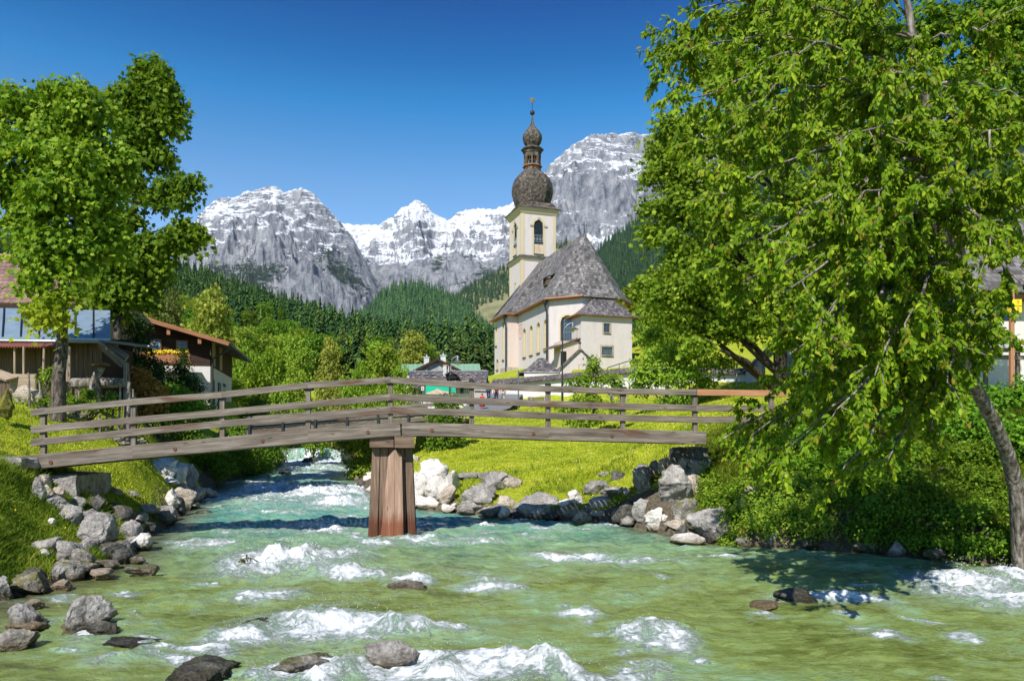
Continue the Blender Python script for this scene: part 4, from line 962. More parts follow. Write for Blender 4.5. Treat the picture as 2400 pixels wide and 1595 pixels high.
# tower: square, stands on the west end
tw = 2.66; TW_T = 36.35
def tz(y): return CZ + (H - y) * .0617
tz0 = 12.; 
for (a, b, nm) in (((2.66, -tw), (2.66, tw), 'E'), ((-2.66, -tw), (2.66, -tw), 'S'), ((2.66, tw), (-2.66, tw), 'N'), ((-2.66, tw), (-2.66, -tw), 'W')):
    wins = [(2.66, tz(606) + .55, tz(517), 1.45, False, 'dark_void', .34)]
    if nm == 'S': wins = [(2.66, 30.1, tz(517), 1.45, False, 'dark_void', .34), (2.66, 24.4, 26.2, .5, False, 'dark_void', .1)]
    panel4('tower_wall', CH(*a, 0), CH(*b, 0), wins, 'white_plaster', TW_T, depth=.4, pane_d=.38)
    A_, B_ = CH(*a, 0), CH(*b, 0); Ut = (B_ - A_) / np.linalg.norm(B_ - A_); Nt = np.cross(Ut, UP)
    # corner pilaster strips, louvres, balustrade, imposts
    mb = MB()
    for u0 in (.24, 5.08):
        for z0, z1 in ((tz0, 29.0), (29.75, TW_T - .7)): mb.box(A_ + Ut * u0 + UP * (z0 + z1) / 2 + Nt * .015, (.48, .06, z1 - z0), Ut, Nt, UP)
    mb.build('pilaster', M['cream_plaster'], church)
    mb = MB()
    for i in range(11): z = 33.0 + i * .17; mb.box(A_ + Ut * 2.66 + UP * z - Nt * .18, (1.38 if z < 34 else 1.38 * math.sqrt(max(.05, 1 - ((z - 34.0) / .85) ** 2)), .16, .035), Ut, Nt * .9 + UP * -.4, UP)
    mb.build('louvres', M['grey_shutter'], church)
    mb = MB(); mb.box(A_ + Ut * 2.66 + UP * 32.75 - Nt * .1, (1.4, .1, .08), Ut, Nt, UP); mb.box(A_ + Ut * 2.66 + UP * 31.72 - Nt * .05, (1.45, .2, .1), Ut, Nt, UP)
    for i in range(6): mb.lathe(A_ + Ut * (2.08 + i * .232) + UP * 31.77 - Nt * .1, [(.03, 0), (.065, .3), (.03, .6), (.05, .93)], 6)
    mb.build('balustrade', M['steel'], church)
    mb = MB()
    for u0 in (1.6, 3.72): mb.box(A_ + Ut * u0 + UP * 34.05 + Nt * .06, (.5, .16, .24), Ut, Nt, UP)
    mb.box(A_ + Ut * 2.66 + UP * 35.1 + Nt * .06, (.34, .16, .36), Ut, Nt, UP); mb.build('impost', M['rough_stone'], church)
    if nm in 'ES':
        mb = MB(); c0 = A_ + Ut * 2.66 + UP * 30.75 - Nt * .2; mb.box(c0, (1.4, .06, 1.6), Ut, Nt, UP); ck = mb.build('clock', M['tread_clock'], church)
        mb = MB()
        for i in range(12):
            a0 = i * math.pi / 6; mb.bar(c0 + Nt * .035 + Ut * .52 * math.sin(a0) + UP * .6 * math.cos(a0), c0 + Nt * .035 + Ut * .64 * math.sin(a0) + UP * .74 * math.cos(a0), .012, .07)
        mb.bar(c0 + Nt * .04, c0 + Nt * .04 + UP * .7 + Ut * .05, .014, .06); mb.bar(c0 + Nt * .04, c0 + Nt * .04 - UP * .3 + Ut * .3, .014, .07); mb.build('clock_hands', M['gold'], ck)
        mb = MB(); mb.add([c0 + Nt * .036 + Ut * .5 * math.sin(a) + UP * .56 * math.cos(a) for a in np.linspace(0, 2 * math.pi, 24, endpoint=False)], [tuple(range(23, -1, -1))]); mb.build('clock_face', M['sand_board'], ck)
def cornice(zb_, zt_, out, roofz=None, mat='cream_plaster', rmat='dome_shingle'):
    pr = [(tw, zb_), (tw + out * .3, zb_ + (zt_ - zb_) * .25), (tw + out * .5, zb_ + (zt_ - zb_) * .6), (tw + out, zt_ - .1), (tw + out, zt_)]
    mb = MB(); vs = [CH(sx * r, vx * r, z) for (r, z) in pr for (sx, vx) in ((1, -1), (1, 1), (-1, 1), (-1, -1))]
    fs = [(i * 4 + k, i * 4 + (k + 1) % 4, (i + 1) * 4 + (k + 1) % 4, (i + 1) * 4 + k) for i in range(len(pr) - 1) for k in range(4)]
    mb.add(vs, fs); mb.build('cornice', M[mat], church)
    r0 = tw + out + .12; r1 = tw - .35 if roofz and roofz - zt_ > .8 else tw; rz_ = roofz or zt_ + .3
    mb = MB(); vs = [CH(sx * r, vx * r, z) for (r, z) in ((r0 - .1, zt_), (r0, zt_ + .02), (r0, zt_ + .1), ((r0 + r1) / 2, zt_ + (rz_ - zt_) * .35), (r1, rz_)) for (sx, vx) in ((1, -1), (1, 1), (-1, 1), (-1, -1))]
    mb.add(vs, [(i * 4 + k, i * 4 + (k + 1) % 4, (i + 1) * 4 + (k + 1) % 4, (i + 1) * 4 + k) for i in range(4) for k in range(4)] + [(16, 17, 18, 19)]); mb.build('cornice_roof', M[rmat], church)
cornice(28.85, 29.45, .32, 29.75, rmat='slate'); cornice(TW_T - .75, TW_T + .1, .5, 37.6)
def zc(y): return CZ + (H - y) * .063
T0 = CH(0, 0, 0); rot = math.atan2(VU[1], VU[0]) + math.pi / 8
def dome(name, prof, mat, n=8, k=.063, smooth=False):
    mb = MB(); mb.lathe(T0, [(r * k, zc(y)) for r, y in prof], n, rot); return mb.build(name, M[mat], church, smooth)
dome('onion_dome', [(40, 484), (42, 480), (45, 470), (48.5, 455), (48.5, 443), (46, 431), (41, 420), (33, 411), (25, 405), (20.5, 401), (19.5, 396)], 'dome_shingle')
dome('lantern_base', [(18.5, 402), (18.5, 394), (23.5, 393), (23.5, 391), (20, 389.5)], 'trim_wood')
dome('lantern_cornice', [(20, 371), (20, 361), (21.5, 361), (22.5, 357), (27, 353.5), (27, 351.5), (20, 349), (15, 345)], 'dome_shingle')
for kk in range(8):
    a = rot + kk * math.pi / 4; c_ = T0 + V3(math.cos(a), math.sin(a), 0) * 18.3 * .063
    mb = MB(); mb.bar(c_ + UP * zc(391), c_ + UP * zc(366), .24, .24, up=(math.cos(a), math.sin(a), 0)); mb.build('lantern_post', M['board_wood'], church)
    c2 = T0 + V3(math.cos(a + math.pi / 4), math.sin(a + math.pi / 4), 0) * 18.3 * .063
    mb = MB(); mb.bar(c_ + UP * zc(380), c2 + UP * zc(380), .06, .08); mb.bar(c_ + UP * zc(389), c2 + UP * zc(389), .08, .12); m_ = (c_ + c2) / 2
    mb.bar(m_ + UP * zc(390), m_ + UP * zc(372), .05, .05, up=(1, 0, 0)); mb.build('lantern_rail', M['board_wood'], church)
mb = MB(); mb.lathe(T0, [(8 * .063, zc(388)), (8 * .063, zc(376)), (12 * .063, zc(374)), (3 * .063, zc(373))], 10); mb.build('bell', M['dark_metal'], church)
dome('small_onion', [(14, 347), (15.5, 343.5), (20, 337), (22.5, 329), (23, 322), (21, 315), (16, 307), (10, 300), (5.5, 294), (3.4, 289), (2.2, 280), (1.3, 272)], 'dome_shingle')
mb = MB(); c_ = T0 + UP * zc(265); mb.lathe(c_, [(.36 * math.sin(t), -.36 * math.cos(t)) for t in np.linspace(.05, 3.09, 9)], 14); mb.tube([c_ + UP * -.7, c_ + UP * 1.75], .05, 6); mb.build('spire_ball', M['dark_metal'], church)
mb = MB(); c_ = T0 + UP * zc(235); vs = []; n8 = 16
for i in range(n8): a = 2 * math.pi * i / n8; r = .56 if i % 2 == 0 else .2; vs.append(c_ + VU * r * math.sin(a) + UP * r * math.cos(a))
vs += [c_ + SU * .14, c_ - SU * .14]; mb.add(vs, [(i, (i + 1) % n8, n8) for i in range(n8)] + [((i + 1) % n8, i, n8 + 1) for i in range(n8)]); mb.build('star', M['gold'], church)
# ------------------------------------------------------------ churchyard wall, chapel roofs, gate
def zat(px_, y_, Y): return CZ + (H - y_) / F * Y
wp = [(1153, 75.0, 891), (1250, 73.5, 884), (1380, 71.5, 872), (1475, 70, 864), (1600, 66, 864), (1757, 62, 865)]
wall = empty('churchyard_wall', on(1450, 70), 'long white churchyard wall with shingled coping below the church', 'wall')
mb = MB(); mc = MB(); br = MB()
for (a, Ya, ya), (b, Yb, yb) in zip(wp[:-1], wp[1:]):
    A = P(a, ya, Ya); B = P(b, yb, Yb); A0, B0 = A - UP * .28, B - UP * .28; d = B - A; U = V3(d[0], d[1], 0); L = np.linalg.norm(U); U /= L; Nn = np.cross(U, UP)
    for k in (1, -1):
        pass
    A1, B1 = V3(A[0], A[1], 5.2), V3(B[0], B[1], 5.2)
    back = -Nn * .5
    mb.add([A1, B1, B0, A0, A1 + back, B1 + back, B0 + back, A0 + back], [(0, 1, 2, 3), (5, 4, 7, 6), (3, 2, 6, 7)])
    f = Nn * .38; r = -Nn * .25
    mc.add([A0 + f - UP * .08, B0 + f - UP * .08, B + r + UP * .12, A + r + UP * .12, A0 - Nn * .85 - UP * .08, B0 - Nn * .85 - UP * .08, A0 + f - UP * .14, B0 + f - UP * .14], [(0, 1, 2, 3), (3, 2, 5, 4), (6, 7, 1, 0)])
    for t in np.arange(.5, L, 1.5): q = A0 + (B0 - A0) * t / L; br.box(q + Nn * .15 - UP * .12, (.12, .4, .12), U, Nn, UP)
mb.build('wall', M['pure_plaster'], wall); mc.build('coping', M['coping_shingle'], wall); br.build('corbels', M['board_wood'], wall)

ch1 = empty('chapel', on(1265, 80), 'small outbuilding with hipped slate roof just behind the churchyard wall', 'outbuilding')
c = P(1268, 870, 81); zE, zR = c[2] - .3, P(1268, 838, 81)[2]
mb = MB(); mb.box((c[0], c[1], zE - 1), (3.6, 3.4, 2.2)); mb.build('wall', M['pure_plaster'], ch1)
mb = MB(); x0, x1, y0, y1 = P(1214, 870, 79)[0], P(1320, 870, 79)[0], 79.2, 83.5; xm0, xm1, ym = P(1262, 838, 81)[0], P(1277, 838, 81)[0], 81.2
e = [V3(x0, y0, zE), V3(x1, y0, zE), V3(x1, y1, zE), V3(x0, y1, zE)]; m_ = [V3(q[0] * .55 + .45 * (xm0 if q[0] < c[0] else xm1), q[1] * .55 + ym * .45, zE + (zR - zE) * .33) for q in e]; r_ = [V3(xm0, ym, zR), V3(xm1, ym, zR)]
for i in range(4): mb.add([e[i], e[(i + 1) % 4], m_[(i + 1) % 4], m_[i]], [(0, 1, 2, 3)])
mb.add([m_[0], m_[1], r_[1], r_[0]], [(0, 1, 2, 3)]); mb.add([m_[1], m_[2], r_[1]], [(0, 1, 2)]); mb.add([m_[2], m_[3], r_[0], r_[1]], [(0, 1, 2, 3)]); mb.add([m_[3], m_[0], r_[0]], [(0, 1, 2)])
mb.build('roof', M['slate'], ch1)
gh = empty('gabled_gateway', on(1364, 76), 'small white gabled gateway with arch and ball-and-cross finial in front of the sacristy', 'gateway')
O = P(1312, 880, 76.); U = V3(.985, .17, 0); Wd = (1412 - 1312) / F * 76 / .99; ze = P(1312, 862, 76)[2]; za = P(1361, 818, 76)[2]
mb = MB(); xa = (1361 - 1312) / F * 76; cxa, rad = (1369 - 1312) / F * 76, 1.35
zsp = P(0, 884, 76)[2]; O2 = V3(O[0], O[1], 0); zb_ = 8.0
archp = [(cxa - rad, zb_ + .5), (cxa + rad, zb_ + .5)] + [(cxa + rad * math.cos(a), zsp + .0 + rad * 1.0 * math.sin(a)) for a in np.linspace(0, math.pi, 11)]
mb.panel(O2, U, UP, [(0, zb_), (Wd, zb_), (Wd, ze), (xa, za), (0, ze)], [archp], .5); mb.build('wall', M['white_plaster'], gh)
mb = MB(); Nn = np.cross(U, UP)
for (a, b) in (((-.25, ze - .2), (xa, za + .12)), ((xa, za + .12), (Wd + .25, ze - .2))):
    A = O2 + U * a[0] + UP * a[1]; B = O2 + U * b[0] + UP * b[1]; d = (B - A) / np.linalg.norm(B - A); mb.add([A + Nn * .2, B + Nn * .2, B - Nn * .7, A - Nn * .7, A + Nn * .2 - UP * .16, B + Nn * .2 - UP * .16], [(0, 1, 2, 3), (4, 5, 1, 0)], Nn)
mb.build('roof', M['slate'], gh)
mb = MB(); a = O2 + U * xa + UP * (za + .1); mb.tube([a, a + UP * 1.0], .04, 6); mb.lathe(a + UP * .55, [(.02, -.15), (.13, 0), (.02, .15)], 8); mb.tube([a + UP * .7, a + UP * 1.15], .02, 6); mb.bar(a + UP * .95 - U * .15, a + UP * .95 + U * .15, .03, .03); mb.build('finial', M['dark_metal'], gh)
# handrail climbing to the sacristy
hr = MB(); A, B = P(1424, 861, 79), P(1483, 843, 82)
hr.bar(A, B, .06, .08)
for t in (0.0, .45, .95): q = A + (B - A) * t; hr.bar(q - UP * 1.0, q, .06, .06, up=(0, 1, 0))
tag(hr.build('handrail', M['dark_metal'], org=on(1450, 80)), 'dark iron handrail rising along the foot of the sacristy', 'handrail')
# picket fence at the meadow
pf = MB()
for i in range(9): q = P(1484 + i * 3.2, 862, 84); pf.bar(q - UP * .6, q + UP * .55, .05, .08, up=(0, 1, 0))
A, B = P(1483, 855, 84), P(1511, 855, 84); pf.bar(A, B, .05, .07)
tag(pf.build('picket_fence', M['board_wood'], org=on(1495, 84)), 'short grey picket fence at the right corner of the sacristy', 'fence')

# arched stone gate on the right behind the maple trunk
gate = empty('arched_gate', on(1822, 61), 'white gabled cemetery gate with stone arch behind the maple trunk', 'gate')
Yg = 61.; sc = Yg / F; O2 = V3((1748 - 1200) * sc, Yg, 0); U = V3(1, 0, 0); zz = lambda y: CZ + (H - y) * sc
ol = [(0, zz(930)), (145 * sc, zz(930)), (145 * sc, zz(852)), (78 * sc, zz(793)), (0, zz(868))]
cx, rr = (1822 - 1748) * sc, 29 * sc
hl = [(cx - rr, zz(925)), (cx + rr, zz(925))] + [(cx + rr * math.cos(a), zz(866) + rr * 1.25 * math.sin(a)) for a in np.linspace(0, math.pi, 12)]
mb = MB(); mb.panel(O2, U, UP, ol, [hl], .7); mb.build('wall', M['pure_plaster'], gate)
mb = MB(); ring(mb, O2, U, UP, (0, -.06, 0), hl, [(p[0] + (p[0] - cx) * .24, p[1] + (.3 if p[1] > zz(870) else 0) * 1.0) for p in hl]); mb.build('arch_stones', M['rough_stone'], gate)
mb = MB()
for (a, b) in (((-3, 870), (78, 791)), ((78, 791), (150, 854))):
    A = O2 + V3(a[0] * sc, 0, zz(a[1])); B = O2 + V3(b[0] * sc, 0, zz(b[1])); mb.add([A + V3(0, -.25, 0), B + V3(0, -.25, 0), B + V3(0, .95, 0), A + V3(0, .95, 0), A + V3(0, -.25, -.14), B + V3(0, -.25, -.14)], [(0, 1, 2, 3), (4, 5, 1, 0)], (0, 1, 0))
mb.build('roof', M['slate'], gate)
mb = MB(); mb.box(P(1773, 854, Yg - .12), (.32, .2, .2)); mb.build('wall_lamp', M['steel'], gate)

# ------------------------------------------------------------ houses in the middle of the valley
def gable_house(name, label, cat, apex, half, ridge_dir, length, pitch, zbase, walls, roofm, overhang=.8, front_over=.9, fascia='trim_wood', upper=None, upz=None):
    """apex: point of the near gable top; ridge_dir unit vector going away; half: half width of the gable"""
    rd = np.array([ridge_dir[0], ridge_dir[1], 0.]); rd /= np.linalg.norm(rd); sd_ = V3(rd[1], -rd[0], 0)  # to the right
    root = empty(name, (apex[0], apex[1], zbase), label, cat)
    ap = np.array(apex, float); ez = ap[2] - half * pitch
    g = ap + rd * front_over   # plane of the gable wall
    c = [g - sd_ * half, g + sd_ * half]
    for q in c: q[2] = ez
    z0 = zbase
    spl = upz if upz else None
    def quad(a, b, za0, za1, mat, nm='wall', off=0.): 
        mb = MB(); a = np.array(a); b = np.array(b); nrm = np.cross(b - a, UP); nrm /= np.linalg.norm(nrm); a = a + nrm * off; b = b + nrm * off
        mb.add([V3(a[0], a[1], za0), V3(b[0], b[1], za0), V3(b[0], b[1], za1), V3(a[0], a[1], za1)], [(0, 1, 2, 3)], (0, 0, 1) if mat in ('brown_wood', 'board_wood') else None); return mb
    L = rd * length
    low = MB()
    zs = spl if spl else ez - .02
    for a, b in ((c[0], c[1]), (c[1], c[1] + L), (c[1] + L, c[0] + L), (c[0] + L, c[0])):
        m_ = quad(a, b, z0, zs, walls); low.add(m_.v, [list(f) for f in m_.f])
    low.build('wall', M[walls], root)
    if spl:
        up_ = MB()
        for a, b in ((c[0], c[1]), (c[1], c[1] + L), (c[1] + L, c[0] + L), (c[0] + L, c[0])):
            m_ = quad(a, b, zs, ez, upper, off=.04); up_.add(m_.v, [list(f) for f in m_.f], (1, 0, 0))
        up_.add([c[0] - rd * .04, c[1] - rd * .04, g + V3(0, 0, 0) - rd * .04], [(0, 1, 2)], sd_)
        up_.build('upper_wall', M[upper], root)
    else:
        gb = MB(); gb.add([c[0], c[1], g], [(0, 1, 2)]); gb.build('gable', M[upper or walls], root)
    rf = MB(); th = .16
    for s_ in (-1, 1):
        A = ap; B = ap + rd * (length + front_over * 2); E = half + overhang
        a2 = ap + sd_ * s_ * E - UP * E * pitch; b2 = B + sd_ * s_ * E - UP * E * pitch
        up2 = UP * th
        vs = [A + up2, B + up2, b2 + up2, a2 + up2, A, B, b2, a2]
        rf.add(vs, [(0, 1, 2, 3) if s_ > 0 else (3, 2, 1, 0), (7, 6, 5, 4) if s_ > 0 else (4, 5, 6, 7), (3, 2, 6, 7), (0, 3, 7, 4)], rd)
    ro = rf.build('roof', M[roofm], root)
    for s_ in (-1, 1):
        E = half + overhang; fa = MB(); a = ap - rd * .05 + UP * .02; b = ap + sd_ * s_ * E - UP * E * pitch - rd * .05 + UP * .02
        fa.bar(a, b, .06, .26); fa.build('fascia', M[fascia], root)
    return root, g, rd, sd_, ez
# chalet on the left
ap = P(306, 738, 48.5)
chalet, g, rd, sd_, ez = gable_house('chalet', 'brown timber chalet over white ground floor, with wide shallow gable roof and balcony', 'house', ap, 4.55, (-.21, .98), 9.5, .285, 4.6, 'pure_plaster', 'slate', 1.35, 1.2, 'trim_wood', 'brown_wood', 7.75)
def on_front(px, y, off=.0):
    r = (px - 1200) / F; n2 = rd[:2]; t = np.dot(g[:2], n2) / np.dot(np.array([r, 1.0]), n2); Y = t - off; return np.array([r * Y, Y, CZ + (H - y) / F * Y])
def fbox(root, name, x0, y0, x1, y1, off, th, mat, label=None):
    a = on_front(x0, y1, off); b = on_front(x1, y0, off); mb = MB(); mb.box((a + b) / 2, (np.linalg.norm((b - a)[:2]), th, abs(b[2] - a[2])), sd_, rd, UP, ax=(0, 0, 1)); o = mb.build(name, M[mat], root)
    if label: o['label'] = label
    return o
for (x0, y0, x1, y1) in ((413, 798, 440, 819), (352, 795, 378, 822)):
    f_ = fbox(chalet, 'window', x0, y0, x1, y1, .1, .1, 'fresh_wood'); fbox(f_, 'pane', x0 + 2.5, y0 + 2.5, x1 - 2.5, y1 - 2.5, .17, .03, 'blue_metal')
bal = fbox(chalet, 'balcony', 300, 846, 452, 850, 1.0, 1.1, 'trim_wood'); fbox(bal, 'railing', 300, 828, 445, 846, 1.45, .08, 'trim_wood')
fl = MB()
for i in range(60):
    q = on_front(rng.uniform(340, 440), rng.uniform(824, 830), 1.5); fl.lathe(q, [(.05, 0), (.1, .08), (.02, .16)], 5)
fl.build('flower_box', M['flower_yellow'], bal)
for x in (306, 395, 468): fbox(chalet, 'bracket', x - 4, (748 if x < 320 else 770 + (x - 395) * .29), x + 4, (762 if x < 320 else 784 + (x - 395) * .29), 1.0, .12, 'trim_wood')
fbox(chalet, 'ground_window', 440, 872, 462, 895, .05, .06, 'blue_metal')
# right side wall: shutter, timber bays, downpipe
c1 = g + sd_ * 4.55
for (t0, t1, z0, z1, mt, nm) in ((3.0, 3.9, 5.0, 6.9, 'grey_shutter', 'shutter'), (.5, 1.3, 4.9, 6.9, 'grey_shutter', 'shutter')):
    mb = MB(); q = c1 + rd * (t0 + t1) / 2; mb.box(V3(q[0], q[1], (z0 + z1) / 2) + sd_ * .05, (t1 - t0, .08, z1 - z0), rd, sd_, UP); mb.build(nm, M[mt], chalet)
for t0 in (.25, 3.2): 
    mb = MB(); q = c1 + rd * (t0 + .55); mb.box(V3(q[0], q[1], 8.6) + sd_ * .08, (1.1, .06, 1.6), rd, sd_, UP, ax=(0, 0, 1)); mb.build('wall_boards', M['pale_wood'], chalet)
mb = MB(); q = c1 - rd * .05; e_ = c1 + sd_ * 1.3 - rd * 1.0; mb.tube([V3(e_[0], e_[1], 8.75), V3(q[0], q[1], 8.2) + sd_ * .15, V3(q[0], q[1], 4.8) + sd_ * .15], .07, 6); mb.build('downpipe', M['dark_metal'], chalet)
# small dark characters painted on the side wall, too small to read in the photograph
mb = MB()
for j, (z, n_) in enumerate(((6.9, 6), (6.45, 3))):
    for i in range(n_): q = c1 + rd * (5.3 + i * .22 + (.3 if j else 0)); mb.box(V3(q[0], q[1], z) + sd_ * .02, (.1, .015, .2 if i % 2 else .26), rd, sd_, UP)
mb.build('wall_lettering', M['dark_metal'], chalet)

# slate-roofed house beyond the road
sh = empty('slate_house', on(1050, 84), 'low white house with stone-weighted slate roof and shuttered windows beyond the road', 'house')
Yn, Yf = 82.5, 88.
e0, e1 = P(960, 905, Yn), P(1136, 905, Yn); r0, r1 = P(962, 871, Yf), P(1143, 870, Yf)
mb = MB(); bk = V3(0, 5.5, -2.2)
mb.add([e0, e1, r1, r0, r0 + bk, r1 + bk], [(0, 1, 2, 3), (3, 2, 5, 4)], (1, 0, 0)); mb.add([e0, e1, e1 - UP * .18, e0 - UP * .18], [(3, 2, 1, 0)], (1, 0, 0)); mb.build('roof', M['slate'], sh)
mb = MB(); mb.bar(r0 + UP * .05, r1 + UP * .05, .3, .12); mb.bar(e1 + UP * .05, r1 + UP * .05, .2, .12); mb.bar(e0 + UP * .05, r0 + UP * .05, .2, .12); mb.build('ridge_boards', M['steel'], sh)
zb_ = 5.8; Yw = 83.4
holes_ = []
def hw(px0, px1, y0, y1): 
    s_ = Yw / F; return [((px0 - 1200) * s_, CZ + (H - y1) * s_), ((px1 - 1200) * s_, CZ + (H - y1) * s_), ((px1 - 1200) * s_, CZ + (H - y0) * s_), ((px0 - 1200) * s_, CZ + (H - y0) * s_)]
wins = [hw(1088, 1098, 910, 921), hw(1068, 1077, 910, 921), hw(975, 985, 912, 922)]
s_ = Yw / F; mb = MB(); mb.panel(V3(0, Yw, 0), V3(1, 0, 0), UP, [((964 - 1200) * s_, zb_), ((1130 - 1200) * s_, zb_), ((1130 - 1200) * s_, e0[2] - .05), ((964 - 1200) * s_, e0[2] - .05)], wins, .2)
mb.box(V3((1047 - 1200) * s_, Yw + 4.5, 7.3), (7.6, 7, 3.2)); mb.build('wall', M['pure_plaster'], sh)
for h_ in wins:
    x0, z0 = h_[0]; x1, z1 = h_[2]; mb = MB()
    for a, b in (((x0, z0), (x1, z0)), ((x1, z0), (x1, z1)), ((x1, z1), (x0, z1)), ((x0, z1), (x0, z0)), (((x0 + x1) / 2, z0), ((x0 + x1) / 2, z1)), ((x0, (z0 + z1) / 2), (x1, (z0 + z1) / 2))):
        mb.bar(V3(a[0], Yw + .06, a[1]), V3(b[0], Yw + .06, b[1]), .05, .05, up=(0, 1, 0))
    w_ = mb.build('window', M['white_paint'], sh); mb = MB(); mb.box(V3((x0 + x1) / 2, Yw + .12, (z0 + z1) / 2), (x1 - x0, .02, z1 - z0)); mb.build('pane', M['glass_dark'], w_)
    for k in (x0 - .17, x1 + .17): mb = MB(); mb.box(V3(k, Yw - .03, (z0 + z1) / 2), (.26, .05, z1 - z0 + .06)); mb.build('shutter', M['grey_shutter'], sh)
for (px, y0, y1, w_) in ((1043, 856, 877, 8), (1054, 858, 872, 7)):
    a = P(px, y1, 86.5); b = P(px, y0, 86.5); mb = MB(); mb.box((a + b) / 2 - UP * .3, (w_ * s_, .4, b[2] - a[2] + .6)); cm = mb.build('chimney', M['chimney_white'], sh); mb = MB(); mb.box(b + UP * .04, (w_ * s_ + .14, .5, .08)); mb.build('chimney_cap', M['copper'], cm)
a = P(1058, 880, 84.4); mb = MB()
for s2 in (-1, 1): mb.add([a + V3(0, -.5, .5), a + V3(s2 * .75, -.5, .12), a + V3(s2 * .75, 1.6, .12), a + V3(0, 1.6, .5), a + V3(0, -.5, .4), a + V3(s2 * .75, -.5, .02)], [(0, 1, 2, 3), (4, 5, 1, 0)])
dm = mb.build('dormer', M['board_wood'], sh); mb = MB(); mb.box(a + V3(0, .4, -.1), (1.15, 1.2, .5)); mb.build('dormer_front', M['dark_void'], dm)
sm = MB()
for i in range(90):
    t, k = rng.uniform(0, 1), rng.choice([0, .25, .5, .75, 1.0]); q = e0 + (e1 - e0) * t; q2 = r0 + (r1 - r0) * t; q = q + (q2 - q) * k + UP * .09
    sm.lathe(q, [(.02, -.08), (.13 + rng.uniform(0, .05), 0), (.06, .1), (.01, .12)], 6, rng.uniform(0, 6))
tag(sm.build('roof_stones', M['pale_wood'], sh), kind='stuff')
# dark gabled house behind with its chimneys
gabh, g2, rd2, sd2, _ = gable_house('gabled_house', 'grey gabled farmhouse with dark eaves rising behind the slate roof', 'house', P(1025, 842, 93), 2.95, (0.02, 1), 6, .5, 7.0, 'concrete', 'slate', .45, .5, 'brown_wood')
for (px, y0, y1) in ((1000, 838, 858), (1039, 834, 852)):
    a = P(px, y1, 97); b = P(px, y0, 97); mb = MB(); mb.box((a + b) / 2 - UP * .4, (.65, .5, b[2] - a[2] + .8)); cm = mb.build('chimney', M['chimney_white'], gabh); mb = MB(); mb.box(b + UP * .05, (.85, .65, .1)); mb.lathe(b + UP * .1, [(.1, 0), (.06, .25), (.09, .3)], 6); mb.build('chimney_cap', M['chimney_white'], cm)
mb = MB(); q = P(1025, 848, 93.4); mb.box(q + UP * .05, (.14, .3, .4)); mb.build('bracket', M['trim_wood'], gabh)
mb = MB(); q = P(997, 860, 93.4); mb.box(q, (.14, .3, .3)); mb.build('bracket', M['trim_wood'], gabh)
# long green metal roof
gr = empty('green_roof_house', on(1033, 101), 'long low building with pale green sheet-metal roof behind the gabled farmhouse', 'building')
a, b = P(941, 869, 99), P(1127, 869, 99); c_, d_2 = P(1124, 852, 103), P(941, 853, 103)
mb = MB(); mb.add([a, b, c_, d_2, d_2 + V3(0, 4, -1.3), c_ + V3(0, 4, -1.3)], [(0, 1, 2, 3), (3, 2, 5, 4)], (1, 0, 0)); mb.add([a, b, b - UP * .15, a - UP * .15], [(3, 2, 1, 0)]); mb.build('roof', M['green_metal'], gr)
mb = MB()
for t in np.linspace(.03, .97, 17): mb.bar(a + (b - a) * t + UP * .03, d_2 + (c_ - d_2) * t + UP * .03, .05, .06)
mb.build('standing_seams', M['green_metal'], gr)
mb = MB(); mb.box(((a + b) / 2 + V3(0, 3.5, -2.2)), (9.6, 6.2, 4.2)); mb.build('wall', M['beige_plaster'], gr)
# information board, teal with a pale mountain shape
ib = empty('information_board', on(1027, 74), 'teal-green information board with a sandy mountain picture beside the road', 'board')
A = P(998, 924, 73); B = P(1056, 900.5, 73); mb = MB(); mb.box((A + B) / 2, (B[0] - A[0], .08, B[2] - A[2])); mb.build('panel', M['teal_board'], ib)
O = V3(A[0], 72.94, A[2]); W_ = B[0] - A[0]; mb = MB(); prof = [(0.02, .1), (.08, .22), (.2, .3), (.35, .42), (.45, .6), (.52, .5), (.7, .36), (.88, .3), (.98, .15), (.98, .03), (.02, .03)]
mb.add([O + V3(p[0] * W_, 0, p[1] * (B[2] - A[2])) for p in prof], [tuple(range(len(prof) - 1, -1, -1))]); mb.build('mountain_picture', M['sand_board'], ib)
mb = MB(); mb.box(O + V3(W_ * .5, 0, (B[2] - A[2]) * .88), (.55, .01, .05)); mb.build('title_strip', M['white_paint'], ib)
mb = MB()
for x in (A[0] + .1, B[0] - .1): mb.tube([V3(x, 73.1, gz(x, 73.1) - .2), V3(x, 73.1, B[2])], .05, 6)
mb.build('leg', M['steel'], ib)
ib2 = MB(); A = P(1058, 919, 74); B = P(1068, 908, 74); ib2.box((A + B) / 2, (B[0] - A[0], .06, B[2] - A[2])); ib2.tube([V3((A[0] + B[0]) / 2, 74.05, gz(A[0], 74) - .1), V3((A[0] + B[0]) / 2, 74.05, A[2] + .1)], .04, 6)
tag(ib2.build('notice_board', M['teal_board'], org=on(1063, 74)), 'small teal notice board standing just right of the large one', 'board')
nb = empty('notice_sign', on(990, 70), 'small white notice plate on a post left of the teal board', 'sign')
A = P(990.5, 910, 70); mb = MB(); mb.box(A, (.26, .04, .36)); pl = mb.build('plate', M['white_paint'], nb); mb = MB()
for z in (.1, .03, -.04, -.1): mb.box(A + V3(0, -.025, z), (.18, .01, .03))
mb.build('lettering', M['sign_ink'], pl); mb = MB(); mb.tube([V3(A[0], A[1] + .04, gz(A[0], A[1]) - .2), A + V3(0, .04, .1)], .035, 6); mb.build('post', M['steel'], nb)
